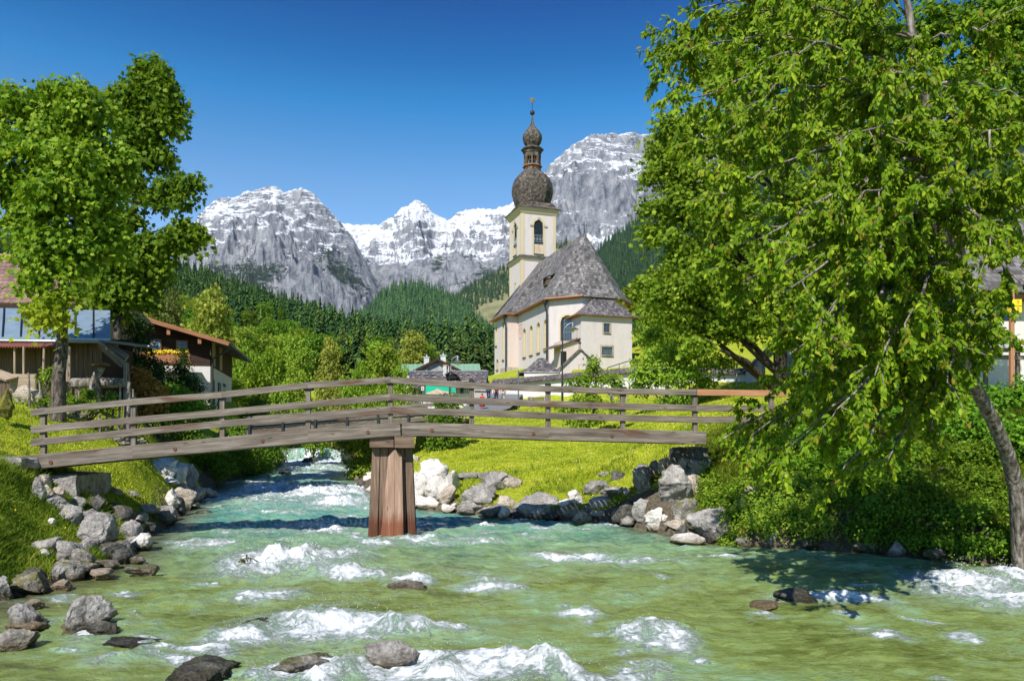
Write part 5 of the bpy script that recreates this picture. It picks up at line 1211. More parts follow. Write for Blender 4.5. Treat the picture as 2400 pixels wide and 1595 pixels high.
# vertical stake wall near the people
wf = MB(); 
for i in range(14): q = P(1112 + i * 2.2, 910 + (i % 3), 72.5); wf.bar(q - UP * .1, q + UP * .5, .06, .05, up=(0, 1, 0))
wf.bar(P(1111, 914, 72.5), P(1144, 914, 72.5), .06, .08); a = P(1127, 930, 72.8); wf.box(a, (1.3, .3, 1.1))
tag(wf.build('garden_wall', M['gravel'], org=on(1127, 72.7)), 'rough stone garden wall topped by stakes beside the road', 'wall')

# ------------------------------------------------------------ barn and shed, left
barn = empty('barn', on(40, 38), 'large beige barn with brown clay tile roof behind the maples at the left edge', 'barn')
x0, x1 = P(-330, 0, 36)[0], P(218, 0, 36)[0]
eL, eR = V3(x0, 36, P(0, 702, 36)[2]), V3(x1, 36, P(0, 716, 36)[2]); rL, rR = V3(x0, 39.2, P(0, 594, 39.2)[2]), V3(x1 - 1.6, 39.2, P(0, 612, 39.2)[2])
mb = MB(); mb.add([eL, eR, rR, rL, V3(rL[0], 42.2, eL[2]), V3(x1, 42.2, eR[2])], [(0, 1, 2, 3), (3, 2, 5, 4), (1, 5, 2)], (1, 0, 0)); mb.build('roof', M['clay_tile'], barn)
mb = MB(); mb.tube([rL + UP * .05, rR + UP * .05], .14, 8); mb.build('ridge_tiles', M['clay_tile'], barn)
mb = MB(); mb.box((eL + eR) / 2 + V3(0, .05, -.14), (x1 - x0, .1, .26), ax=(1, 0, 0)); mb.build('eaves_board', M['brown_wood'], barn)
mb = MB(); mb.box(V3((x0 + x1) / 2 - .2, 39.2, 6.75), (x1 - x0 - 1.2, 5., 4.6)); mb.build('wall', M['beige_plaster'], barn)
a = P(78, 626, 39.2); mb = MB(); mb.box(a + V3(0, 0, .3), (.7, .5, .7)); mb.box(a + V3(0, 0, .7), (.9, .7, .07)); mb.build('roof_window', M['blue_metal'], barn)
mb = MB(); a = P(190, 717, 36.6); mb.box(a - UP * .3, (.9, .05, .7)); mb.build('window', M['brown_wood'], barn)
shed = empty('shed', on(130, 31.5), 'dark plank shed with blue-grey metal roof in front of the barn', 'shed')
tL, tR, bL, bR = P(-260, 716, 33.5), P(258, 727, 33.5), P(-270, 786, 31), P(259, 793, 31)
mb = MB(); mb.add([bL, bR, tR, tL, bL - UP * .12, bR - UP * .12, tR - UP * .12], [(0, 1, 2, 3), (4, 5, 1, 0), (5, 6, 2, 1)], (1, 0, 0)); mb.build('roof', M['blue_metal'], shed)
for i in range(13):
    t = (i + .45) / 12.4
    if t < 1: mb = MB(); mb.bar(bL + (bR - bL) * t + UP * .03, tL + (tR - tL) * t + UP * .03, .045, .07); mb.build('roof_seam', M['dark_metal'], shed)
zb_ = 3.9; xL, xR = P(-260, 0, 31.6)[0], P(226, 0, 31.6)[0]
mb = MB(); x = xL
while x < xR:
    wd = rng.uniform(.16, .24); mb.box(V3(x + wd / 2, 31.7 + rng.uniform(-.012, .012), zb_ + 1.45), (wd - .015, .03, 3.0), ax=(0, 0, 1)); x += wd
mb.build('wall', M['board_wood'], shed)
mb = MB(); mb.box(V3(xR - .05, 33.2, zb_ + 1.4), (.06, 3, 2.9), ax=(0, 0, 1)); mb.box(V3((xL + xR) / 2, 34.6, zb_ + 1.6), (xR - xL, .05, 3.6), ax=(0, 0, 1)); mb.build('back_wall', M['brown_wood'], shed)
mb = MB(); g0, g1 = P(-260, 795, 30.9), P(265, 801, 30.9); mb.tube([g0, g1, P(372, 815, 31.2)], .06, 8); mb.build('gutter', M['steel'], shed)
# corrugated strip
n_ = 150; xs_ = np.linspace(P(-260, 0, 30.6)[0], P(142, 0, 30.6)[0], n_ * 2); za_ = .03 * np.sin(np.arange(n_ * 2) * math.pi / 2.5)
v = np.concatenate([np.stack([xs_, np.full(n_ * 2, 31.2), P(0, 799, 31.2)[2] + za_], -1), np.stack([xs_, np.full(n_ * 2, 30.4), P(0, 813, 30.4)[2] + za_], -1)])
o = link_mesh('corrugated_strip', np_mesh('corrugated_strip', v - wloc(shed), grid_faces(2, n_ * 2)), M['red_iron'], shed)
for px, yb, Y in ((35, 880, 30.6), (56, 876, 30.4), (104, 902, 30.5), (158, 905, 30.5), (163, 918, 30.3)):
    mb = MB(); b = P(px - (4 if px == 104 else 0), yb, Y); b[2] = gz(b[0], b[1]) - .1; t = P(px, 812, Y); mb.tube([b, t], .05, 8); mb.build('post', M['pale_wood'], shed)
lt = empty('rafter_frame', on(270, 31), 'open frame of slanting grey boards leaning off the right end of the shed', 'frame')
for k, (ax_, ay, bx, by) in enumerate(((232, 800, 292, 852), (240, 800, 296, 842), (250, 801, 300, 836), (228, 806, 286, 856))):
    mb = MB(); mb.bar(P(ax_, ay, 30.8 + k * .25), P(bx, by, 30.4 + k * .25), .08, .16); mb.build('board', M['weathered_wood'], lt)
a = P(296, 850, 30.4); b = V3(a[0], a[1], gz(a[0], a[1]) - .2)
mb = MB(); mb.bar(b, a, .16, .16, up=(0, 1, 0)); mb.build('post', M['weathered_wood'], lt)
mb = MB(); mb.box(P(248, 838, 33.5), (1.05, .05, 1.2), ax=(1, 0, 0)); mb.build('back_board', M['trim_wood'], lt); mb = MB(); mb.box(P(248, 830, 33.3), (1.05, .05, .12), ax=(1, 0, 0)); mb.build('back_board', M['dark_void'], lt)
def log(name, pts, r, mat, label, cat, group=None):
    mb = MB(); pts = [np.array(p) for p in pts]; mb.tube(pts, r, 12); return tag(mb.build(name, M[mat], org=pts[0], smooth=False), label, cat, group)
log('log', [P(170, 899, 29.5), P(232, 898, 29.6)], [.22, .2], 'bark_pale', 'thick pale log lying across trestles, left of the bird table', 'log')
log('log', [P(238, 897, 29.8), P(292, 896, 29.9)], [.2, .18], 'bark_pale', 'shorter pale log right of the bird table', 'log')
bt_ = empty('bird_table', on(222, 28.6), 'forked log stand topped by a tilted board in front of the shed', 'bird table')
mb = MB(); mb.tube([P(215, 926, 28.6), P(222, 893, 28.5), P(228, 872, 28.4)], [.17, .15, .13], 10); mb.build('trunk', M['bark_pale'], bt_)
mb = MB(); mb.tube([P(224, 890, 28.7), P(232, 874, 28.8), P(236, 860, 28.8)], [.1, .12, .16], 8); mb.build('fork', M['bark_pale'], bt_)
mb = MB(); mb.bar(P(213, 858, 28.6), P(251, 853, 28.7), .7, .06); mb.build('board', M['board_wood'], bt_)
bx = empty('wooden_trough', on(62, 29.3), 'weathered brown wooden box beside the shed at the left edge', 'box')
mb = MB(); a, b = P(24, 895, 29.4), P(83, 895, 29.4); mb.box((a + b) / 2 , (b[0] - a[0], .05, .62), ax=(1, 0, 0)); mb.build('front_board', M['pale_wood'], bx)
mb = MB(); mb.box((a + b) / 2 + V3(.5, .8, .05), (1.0, .05, .6), ax=(1, 0, 0)); mb.box(b + V3(0, .4, .02), (.05, .8, .6), ax=(0, 1, 0)); mb.box(a + V3(0, .4, .02), (.05, .8, .6), ax=(0, 1, 0)); mb.build('side_board', M['pale_wood'], bx)
mb = MB(); A, B = P(-40, 862, 30), P(30, 888, 29.2); mb.bar(A, B, .5, .08, up=(0, -.4, 1)); tag(mb.build('plank_ramp', M['pale_wood'], org=on(0, 29.6)), 'sloping grey plank ramp left of the wooden box', 'ramp')
for i, (px, yb, yt, dx) in enumerate([(145, 948, 908, 2), (187, 945, 915, -2), (177, 946, 925, 3), (70, 915, 873, -3), (103, 918, 890, -12), (262, 940, 918, 6), (235, 945, 920, -4), (278, 950, 905, 4), (292, 952, 878, 8), (300, 955, 895, 3), (125, 940, 915, 4), (210, 948, 930, 2), (315, 950, 912, -3), (250, 950, 928, 0)]):
    Y = 27.5 + (i % 3) * .35; b = on(px, Y); t = P(px + dx, yt, Y); log('stake', [b - UP * .1, t], [.045 + .03 * (i in (8, 9)), .035 + .03 * (i in (8, 9))], 'bark_pale', 'rough wooden stake in the garden bed behind the left handrail', 'stake', 'stakes in the garden bed before the shed')
# log pile scraps
for i in range(16):
    px = rng.uniform(150, 300); Y = rng.uniform(27, 28.6); b = on(px, Y) + UP * .12; a_ = rng.uniform(-.5, .5); L = rng.uniform(.4, 1.1)
    log('branch_piece', [b, b + V3(math.cos(a_) * L, math.sin(a_) * L, rng.uniform(0, .25))], rng.uniform(.03, .06), 'bark_pale', 'short cut branch lying in the garden bed before the shed', 'branch', 'cut branches lying in the garden bed')

# ------------------------------------------------------------ white house on the right
wh = empty('white_house', on(2290, 44), 'white house with grey shingle roof half hidden behind the cherry tree at the right edge', 'house')
Yh = 41.; x0, x1 = P(2165, 0, Yh)[0], P(2760, 0, Yh)[0]
eL, eR = V3(x0, Yh - 1, P(0, 664, Yh - 1)[2]), V3(x1, Yh - 1, P(0, 700, Yh - 1)[2]); rL, rR = V3(x0 + 1.2, Yh + 5.5, P(0, 520, Yh + 5.5)[2]), V3(x1, Yh + 5.5, P(0, 508, Yh + 5.5)[2])
mb = MB(); mb.add([eL, eR, rR, rL, eL - UP * .2, eR - UP * .2, V3(rL[0], Yh + 12, eL[2]), V3(rR[0], Yh + 12, eR[2])], [(0, 1, 2, 3), (4, 5, 1, 0), (3, 2, 7, 6), (0, 3, 6)], (1, 0, 0)); mb.build('roof', M['shingle'], wh)
mb = MB(); mb.box((eL + eR) / 2 - UP * .3 + V3(0, .3, 0), (x1 - x0, .5, .25), ax=(1, 0, 0)); mb.build('eaves_board', M['brown_wood'], wh)
s_ = Yh / F; zl = lambda y: CZ + (H - y) * s_; xx = lambda p: (p - 1200) * s_
wn_ = [[(xx(a), zl(d)), (xx(b), zl(d)), (xx(b), zl(c)), (xx(a), zl(c))] for a, b, c, d in ((2330, 2372, 708, 752), (2235, 2262, 715, 755), (2430, 2470, 715, 755))]
mb = MB(); mb.panel(V3(0, Yh, 0), V3(1, 0, 0), UP, [(xx(2185), 4.5), (xx(2740), 4.5), (xx(2740), eL[2] - .2), (xx(2185), eL[2] - .2)], wn_, .25); mb.box(V3((xx(2185) + xx(2740)) / 2, Yh + 5.6, 7.), (xx(2740) - xx(2185), 10.6, 7)); mb.build('wall', M['pure_plaster'], wh)
for h_ in wn_:
    x_0, z_0 = h_[0]; x_1, z_1 = h_[2]; mb = MB()
    for a, b in (((x_0, z_0), (x_1, z_0)), ((x_1, z_0), (x_1, z_1)), ((x_1, z_1), (x_0, z_1)), ((x_0, z_1), (x_0, z_0)), (((x_0 + x_1) / 2, z_0), ((x_0 + x_1) / 2, z_1))): mb.bar(V3(a[0], Yh + .1, a[1]), V3(b[0], Yh + .1, b[1]), .07, .07, up=(0, 1, 0))
    w_ = mb.build('window', M['trim_wood'], wh); mb = MB(); mb.box(V3((x_0 + x_1) / 2, Yh + .18, (z_0 + z_1) / 2), (x_1 - x_0, .02, z_1 - z_0)); mb.build('pane', M['glass_dark'], w_)
mb = MB(); mb.add([V3(xx(2205), Yh - .6, zl(830)), V3(xx(2290), Yh - .6, zl(838)), V3(xx(2290), Yh + 0, zl(822)), V3(xx(2205), Yh, zl(815))], [(0, 1, 2, 3)]); mb.box(V3(xx(2245), Yh - .05, zl(865)), (xx(2285) - xx(2205), .06, 1.2)); mb.build('entrance', M['brown_wood'], wh)
tf = empty('timber_fence', on(2290, 37), 'horizontal grey plank fence in front of the white house', 'fence')
for y0 in (815, 832): mb = MB(); mb.bar(P(2150, y0, 36.5), P(2480, y0 + 8, 36.5), .06, .2); mb.build('rail', M['weathered_wood'], tf)
for px in (2160, 2235, 2310, 2385, 2460): mb = MB(); a = P(px, 806, 36.6); mb.bar(V3(a[0], a[1], gz(a[0], a[1]) - .2), a, .16, .16, up=(0, 1, 0)); mb.build('post', M['weathered_wood'], tf)
# yellow trail signs on a post
sp = empty('trail_signpost', on(2375, 26), 'wooden post with two yellow pointed trail signs before the white house', 'signpost')
a = P(2371, 675, 26); b = V3(a[0], a[1], gz(a[0], a[1]) - .2); mb = MB(); mb.bar(b, a, .13, .13, up=(0, 1, 0), bev=.01); mb.build('post', M['fresh_wood'], sp)
for (y0, y1) in ((701, 716), (718, 732)):
    A = P(2352, y1, 25.85); B = P(2395, y0, 25.85); h = B[2] - A[2]; w_ = B[0] - A[0]; mb = MB(); mb.prism(A, (1, 0, 0), (0, 0, 1), (0, .03, 0), [(.1 * w_, 0), (w_, 0), (w_, h), (.1 * w_, h), (0, h / 2)]); pl = mb.build('sign_plate', M['sign_yellow'], sp)
    mb = MB()
    for i, z in enumerate((.78, .56, .34)): mb.box(A + V3(w_ * .3, -.004, h * z), (w_ * (.3, .22, .26)[i], .004, h * .07)); mb.box(A + V3(w_ * .8, -.004, h * z), (w_ * .12, .004, h * .06))
    mb.build('lettering', M['sign_ink'], pl)

# ------------------------------------------------------------ lamps, poles, benches
def street_lamp(px, Yb, ytop, arm, label):
    b = on(px, Yb); t = P(px, ytop, Yb); root = empty('street_lamp', b, label, 'lamp', 'curved-arm street lamps')
    mb = MB(); mb.tube([b - UP * .2, b + UP * 2.0, b + UP * 2.02, t], [.1, .1, .06, .05], 8); mb.build('pole', M['dark_metal'], root)
    mb = MB(); c0 = t - UP * 1.6; pts = [c0 + V3(.05 + arm * (1 - math.cos(a)), 0, 1.15 * math.sin(a)) for a in np.linspace(0, math.pi / 2, 8)]; pts = [c0 - UP * .6 + V3(.05, 0, 0)] + pts
    mb.tube(pts, .035, 6); mb.build('arm', M['steel'], root)
    e = pts[-1]; mb = MB(); mb.lathe(e, [(.05, .02), (.12, -.12), (.14, -.35), (.5, -.55), (.48, -.58), (.1, -.5)], 14); mb.build('lamp_shade', M['steel'], root)
    mb = MB(); mb.lathe(e, [(.02, -.85), (.12, -.75), (.16, -.58)], 10); mb.build('lamp_glass', M['lamp_glass'], root)
street_lamp(1318, 66, 744, .85, 'street lamp with curved arm in front of the church apse window')
street_lamp(1054, 72, 823, .7, 'street lamp with curved arm before the slate-roofed house')
for px, Y, yt, lb in ((1215, 68, 868, 'plain steel pole left of the church lamp, before the white wall'), (1727, 55, 850, 'plain steel pole near the arched gate')):
    b = on(px, Y); mb = MB(); mb.tube([b - UP * .2, P(px, yt, Y)], .06, 8); tag(mb.build('steel_pole', M['steel'], org=b), lb, 'pole')
b = on(1336, 46); mb = MB(); mb.tube([b - UP * .1, b + UP * 1.1], .04, 6); tag(mb.build('stake', M['bark_pale'], org=b), 'thin wooden stake standing on the lawn under the footbridge beam', 'stake')
def bench(px, Y, label):
    b = on(px, Y); root = empty('bench', b, label, 'bench', 'wooden benches along the churchyard wall', rz=.25)
    for x in (-.6, .6):
        mb = MB(); mb.prism(V3(x - .04, 0, 0), (0, 1, 0), (0, 0, 1), (.08, 0, 0), [(-.25, 0), (.3, 0), (.34, .45), (.5, 1.0), (.4, 1.02), (.2, .5), (-.3, .46)]); o = link_mesh('bench_frame', mb.mesh('bench_frame'), M['concrete'], root)
    for nm, items in (('seat', [(y, .48, 0) for y in (-.2, -.05, .1)]), ('backrest', [(.3 + k * .05, .62 + k * .14, 1) for k in range(3)])):
        mb = MB()
        for y, z, vv in items: mb.box((0, y, z), (1.7, .11 if not vv else .04, .04 if not vv else .1), ax=(1, 0, 0))
        link_mesh(nm, mb.mesh(nm), M['board_wood'], root)
bench(1263, 65, 'slatted wooden bench left of the church lamp, against the white wall'); bench(1450, 64.5, 'slatted wooden bench right of the young apple tree by the white wall')
# white letter-box style plaque etc.
# culvert grate
cg = empty('culvert_outlet', P(1092, 1150, 29.8), 'stone culvert outlet with slanted steel grate in the right bank', 'culvert')
A, B = P(1074, 1176, 28.9), P(1105, 1120, 30.3); mb = MB()
tr, tl, bl_, br_ = P(1108, 1121, 30.2), P(1088, 1121, 30.2), P(1073, 1178, 28.6), P(1092, 1178, 28.6)
for i in range(8):
    t = i / 7; mb.bar(bl_ + (br_ - bl_) * t, tl + (tr - tl) * t, .025, .03)
mb.bar(tl, tr, .04, .05); mb.bar(bl_, br_, .04, .05); mb.bar((tl + bl_) / 2, (tr + br_) / 2, .02, .03); mb.build('grate', M['steel'], cg)
blob_box('lintel', P(1096, 1113, 30.4) + V3(0, .1, 0), (.75, .6, .2), 'rock', 12, '', '', .1, .02, cg); blob_box('culvert_stone', P(1124, 1134, 30.5) + V3(0, .4, 0), (.85, .9, .9), 'rock', 15, '', '', .1, .05, cg)
mb = MB(); mb.box(P(1091, 1150, 30.9), (.7, .5, 1.2)); mb.build('tunnel', M['dark_void'], cg)
# weir sill
ws = MB(); ws.bar(V3(xl(72.4) - 1.5, 72.4, 1.7), V3(xr(72.4) + 1.5, 72.4, 1.7), .5, .7); tag(ws.build('weir', M['concrete'], org=V3(-18.5, 72.4, 1.4)), 'low concrete weir across the river upstream with water falling over it', 'weir')
# ------------------------------------------------------------ rocks
_YS = np.exp(np.linspace(math.log(9), math.log(70), 420))
def ground_hit(px, py):
    """distance at which the line of sight meets the ground or the water"""
    x = (px - 1200) / F * _YS; g = np.where(bank_d(x, _YS) < 0, wz(_YS), ground_z(x, _YS)); row = H - (g - CZ) / _YS * F
    k = np.nonzero(row <= py)[0]; return float(_YS[k[0]]) if len(k) else float(_YS[-1])
def ico(sub):
    import bmesh
    bm = bmesh.new(); bmesh.ops.create_icosphere(bm, subdivisions=sub, radius=1.0)
    v = np.array([q.co[:] for q in bm.verts]); f = np.array([[q.index for q in p.verts] for p in bm.faces]); bm.free(); return v, f
ICO = {k: ico(k) for k in (2, 3, 4, 5)}
def rock(px, py, w_, h_, label=None, mat='rock', Y=None, seed=None, ang=.5, depth=.85, tilt=0., group=None, sub=None, name='rock', cuts=9, sink=.28):
    """boulder whose visible face is centred at photo pixel (px,py), w_ x h_ pixels, resting at distance Y"""
    base = py + h_ / 2
    if Y is None: Y = 5436. / (base - 1004)
    elif Y < 38 and name == 'rock': Y = ground_hit(px, base)
    s = Y / F; r = np.random.default_rng(int(seed if seed is not None else px * 7 + py * 13))
    rx, rz = w_ / 2 * s * 1.08, h_ / 2 * s * 1.08; ry = max(rx, rz) * depth
    c = P(px, py, Y + ry * .5); c[2] -= rz * sink * .5; rz = rz * (1 + sink * .5)
    if sub is None: sub = 5 if w_ > 90 else (4 if w_ > 28 else 3)
    v, f = ICO[sub]; v = v.copy()
    for k in range(cuts + 5):   # split faces
        n_ = r.normal(size=3); n_ /= np.linalg.norm(n_); d = r.uniform(.42, .88)
        e = v @ n_ - d; v = v - np.outer(np.clip(e, 0, None) * .96, n_)
    v = v * (1 / max(.6, np.percentile(np.abs(v).max(1), 97)))
    o = r.uniform(-50, 50, 3); nn = v / np.linalg.norm(v, axis=1)[:, None]
    d1 = fbm(v * 1.1 + o, 3); d2 = ridged(v * 2.6 + o, 4); d3 = fbm(v * 7 + o, 4, .6)
    v = v + nn * (d1 * .2 + (d2 - .2) * .16 + d3 * .07)[:, None]
    a = tilt; Rm_ = np.array([[math.cos(a), 0, -math.sin(a)], [0, 1, 0], [math.sin(a), 0, math.cos(a)]])
    b = r.uniform(-.5, .5); Rz_ = np.array([[math.cos(b), -math.sin(b), 0], [math.sin(b), math.cos(b), 0], [0, 0, 1]])
    v = (v @ Rz_.T) * np.array([rx, ry, rz]); v = v @ Rm_.T
    wd = v + c
    ab = wd[:, 2] - (wz(wd[:, 1])) if True else 1
    near = bank_d(wd[:, 0], wd[:, 1]) < .8
    ab = np.where(near, np.clip(ab / .8, 0, 1), 1)
    me = np_mesh(name, v, f, {'above': ab}, True)
    o_ = link_mesh(name, me, M[mat]); o_.location = c
    return tag(o_, label, 'rock', group)
# left bank
for t in [
    (325 / 2.3 + 0, 1181, 72, 44, 'rounded grey boulder under the left abutment of the footbridge', 'rock', 18.8),
    (183, 1175, 44, 38, 'rough grey boulder just right of the rounded one under the left abutment', 'rock', 19.4),
    (220, 1175, 44, 46, 'dark shaded boulder in the bank right of the rough one below the footbridge beam', 'rock_dark', 20.2),
    (262, 1185, 40, 26, 'flat brown slab leaning in the shadow on the left bank', 'rock_dark', 21.5),
    (165, 1208, 56, 46, 'pointed grey boulder in the middle of the left bank pile', 'rock', 17.6),
    (200, 1212, 50, 40, 'grey boulder wedged behind the big pitted one on the left bank', 'rock', 18.2),
    (228, 1248, 92, 74, 'biggest pitted grey boulder of the left bank, above the waterline', 'rock', 17.3),
    (118, 1219, 20, 17, 'small pale round stone lying alone in the left bank grass', 'rock_white', 16.6),
    (120, 1278, 78, 50, 'long pale grey boulder with smooth top on the left bank grass', 'rock', 15.4),
    (165, 1290, 66, 62, 'pale boulder leaning against the long smooth one on the left bank', 'rock', 15.6),
    (208, 1275, 40, 44, 'small upright boulder right of the leaning pale one', 'rock', 16.4),
    (193, 1315, 56, 56, 'split mossy-footed boulder at the left waterline', 'rock_mossy', 15.4),
    (102, 1298, 34, 24, 'small white-topped stone in the grass left of the pale boulders', 'rock_white', 14.9),
    (150, 1335, 84, 54, 'yellow-mossed boulder at the foot of the left bank', 'rock_mossy', 14.7),
    (250, 1322, 60, 30, 'brown wet boulder lying at the left waterline', 'rock_mossy', 16.4),
    (240, 1345, 78, 24, 'low wet stone with pale top awash beside the left bank', 'rock_warm', None),
    (332, 1335, 70, 26, 'low brown stone awash off the left bank', 'rock_mossy', None),
    (140, 1372, 46, 26, 'small brown and white stone at the water edge under the grass tuft', 'rock_warm', None),
    (5, 1372, 46, 56, 'grey rock cut by the left edge of the picture at the waterline', 'rock', 14.0),
    (275, 1205, 70, 44, 'dark green-grey slab behind the upright twin stones', 'rock_dark', 19.4),
    (305, 1245, 42, 62, 'tall narrow grey stone standing at the left waterline', 'rock', 19.6),
    (312, 1268, 40, 36, 'grey stone pressed against the tall narrow one', 'rock', 18.9),
    (333, 1270, 58, 42, 'light triangular boulder at the water edge, rightmost of the near left pile', 'rock_white', None),
    (285, 1300, 50, 46, 'dark hollowed wet rock under the pitted boulder', 'rock_dark', 17.4),
    (320, 1312, 44, 18, 'thin wet brown ledge at the waterline below the light triangular boulder', 'rock_mossy', None),
    (330, 1216, 36, 40, 'dark violet-grey boulder at the water edge left of the shadow', 'rock', 22.6),
    (372, 1206, 66, 26, 'flat smooth grey slab sloping into the shaded water', 'rock', 24.),
    (345, 1193, 40, 32, 'grey boulder above the flat slab on the left bank', 'rock', 24.5),
    (395, 1196, 34, 30, 'white-topped boulder with mossy side on the left bank', 'rock_mossy', 26.),
    (402, 1166, 46, 40, 'white elongated boulder sloping down the left bank', 'rock_white', 28.),
    (418, 1185, 34, 34, 'dark mossy stone at the foot of the white elongated boulder', 'rock_dark', 27.5),
    (432, 1160, 56, 42, 'pinkish broken rock on the left bank beyond the bridge', 'rock_warm', 31.),
    (460, 1158, 46, 38, 'brown shattered rock next to the pinkish one', 'rock_warm', 33.5),
    (488, 1156, 32, 26, 'small brown shattered rock at the tip of the left bank spur', 'rock_warm', 35.),
    (447, 1184, 48, 20, 'low orange-brown stone at the water edge of the spur', 'rock_warm', 29.5),
    (478, 1200, 46, 10, 'flat brown stone just breaking the water off the left bank', 'rock_mossy', None),
    (528, 1186, 22, 6, 'tiny reddish stone just breaking the water off the spur', 'rock_warm', None),
    (385, 1094, 62, 52, 'large white boulder at the top of the left bank beyond the bridge', 'rock_white', 36.),
    (420, 1108, 40, 56, 'pale smooth boulder next to the large white one', 'rock_white', 36.5),
    (445, 1115, 34, 54, 'tall blue-grey boulder at the water beyond the bridge', 'rock', 37.),
    (398, 1125, 46, 24, 'pale flat boulder below the large white one', 'rock_white', 34.5),
    (468, 1122, 34, 34, 'grey rounded boulder at the water right of the tall blue-grey one', 'rock', 40.),
    (492, 1130, 26, 18, 'small grey boulder farthest right in the row beyond the bridge', 'rock', 43.),
    (422, 1138, 30, 22, 'small angular grey stone under the tall blue-grey boulder', 'rock', 35.),
    (45, 1210, 50, 40, None, 'rock', 15.0),
    (100, 1122, 40, 34, 'brown square stone under the left end of the bridge beam', 'rock_warm', 19.6),
    (88, 1145, 40, 44, 'grey rough stone left of the abutment block', 'rock', 19.2),
    (110, 1150, 44, 26, 'flat pale stone wedged in front of the abutment block', 'rock_warm', 19.0),
    (135, 1157, 44, 30, 'pinkish angular stone at the foot of the abutment block', 'rock_warm', 18.9),
    (270, 1150, 30, 18, 'small grey stone in the grass right of the abutment', 'rock', 23.),
    (305, 1155, 34, 14, 'flat grey stone in the upper left bank grass', 'rock', 24.),
    ]:
    if t[4]: rock(t[0], t[1], t[2], t[3], t[4], t[5], t[6])
for i, (px, Y) in enumerate([(60, 15.6), (150, 16.2), (248, 18.6), (282, 18.2), (300, 17.8), (355, 24.5), (370, 27), (385, 29), (408, 30), (500, 40), (520, 44), (545, 48), (570, 50), (600, 54), (340, 20.4), (268, 16.4), (228, 15.9), (90, 14.4), (180, 14.9), (325, 23)]):
    x = float(xl(Y)) - rng.uniform(0, .5); q = V3(x, Y, 0); ppx = 1200 + x / Y * F; ppy = H - (float(wz(Y)) + .12 - CZ) / Y * F
    rock(ppx, ppy, rng.uniform(.45, .95) * F / Y, rng.uniform(.3, .55) * F / Y, 'half sunk stone along the left waterline', rng.choice(['rock', 'rock_dark', 'rock_mossy']), Y, 100 + i, group='half sunk stones along the left waterline')
# stones in the water
for t in [
    (195, 1437, 130, 78, 'white-streaked jagged boulder standing in the water at lower left', 'rock', None), (240, 1470, 90, 26, 'dark wet shoulder of rock right of the jagged boulder', 'rock_dark', None),
    (55, 1440, 74, 42, 'brown-grey pointed stone in the shallows at the left edge', 'rock', None), (62, 1464, 76, 18, 'low pale stone in front of the pointed one at the left edge', 'rock_warm', None), (38, 1497, 88, 38, 'dark wet stone with pale top at the left edge', 'rock_mossy', None),
    (72, 1418, 44, 16, 'small pinkish stone just above the shallows at the left', 'rock_warm', None), (300, 1505, 100, 18, 'dark rock just under the surface in the lower left rapids', 'rock_dark', None),
    (490, 1562, 190, 44, 'black wet boulder awash at the bottom left of the rapids', 'rock_dark', None), (735, 1552, 170, 34, 'brown-green boulder awash at the bottom of the rapids', 'rock_mossy', None), (925, 1532, 110, 44, 'grey pitted boulder poking out of the bottom rapids', 'rock', None),
    (610, 1468, 110, 24, 'dark boulder under the broad rapid, left of centre', 'rock_dark', None), (765, 1460, 110, 20, 'dark mossy boulder behind the broad rapid', 'rock_mossy', None), (955, 1368, 80, 18, 'grey stone just breaking the surface below the pier', 'rock', None),
    (760, 1318, 110, 12, 'ochre boulder under the crest of the triangular wave', 'rock_warm', None), (1310, 1297, 70, 10, 'pale stone just awash right of the pier', 'rock_white', None), (1865, 1396, 80, 20, 'dark brown rounded stone in the water at the right', 'rock_dark', None),
    (1800, 1416, 70, 10, 'yellow-green stone under the surface beside the dark brown one', 'rock_warm', None), (720, 1080, 16, 12, 'dark stone below the weir, left of the pair', 'rock_dark', 66), (733, 1078, 20, 12, 'dark stone below the weir, right of the pair', 'rock_dark', 66), (665, 1106, 26, 9, 'black stone off the left bushes upstream', 'rock_dark', None),
    (1225, 1560, 50, 14, 'small brown stone in the foam at the bottom', 'rock_mossy', None)]:
    rock(t[0], t[1], t[2] * (1.15 if t[3] < 60 else 1), t[3] * (1.45 if t[3] < 60 else 1), t[4], t[5], t[6], sink=.45)
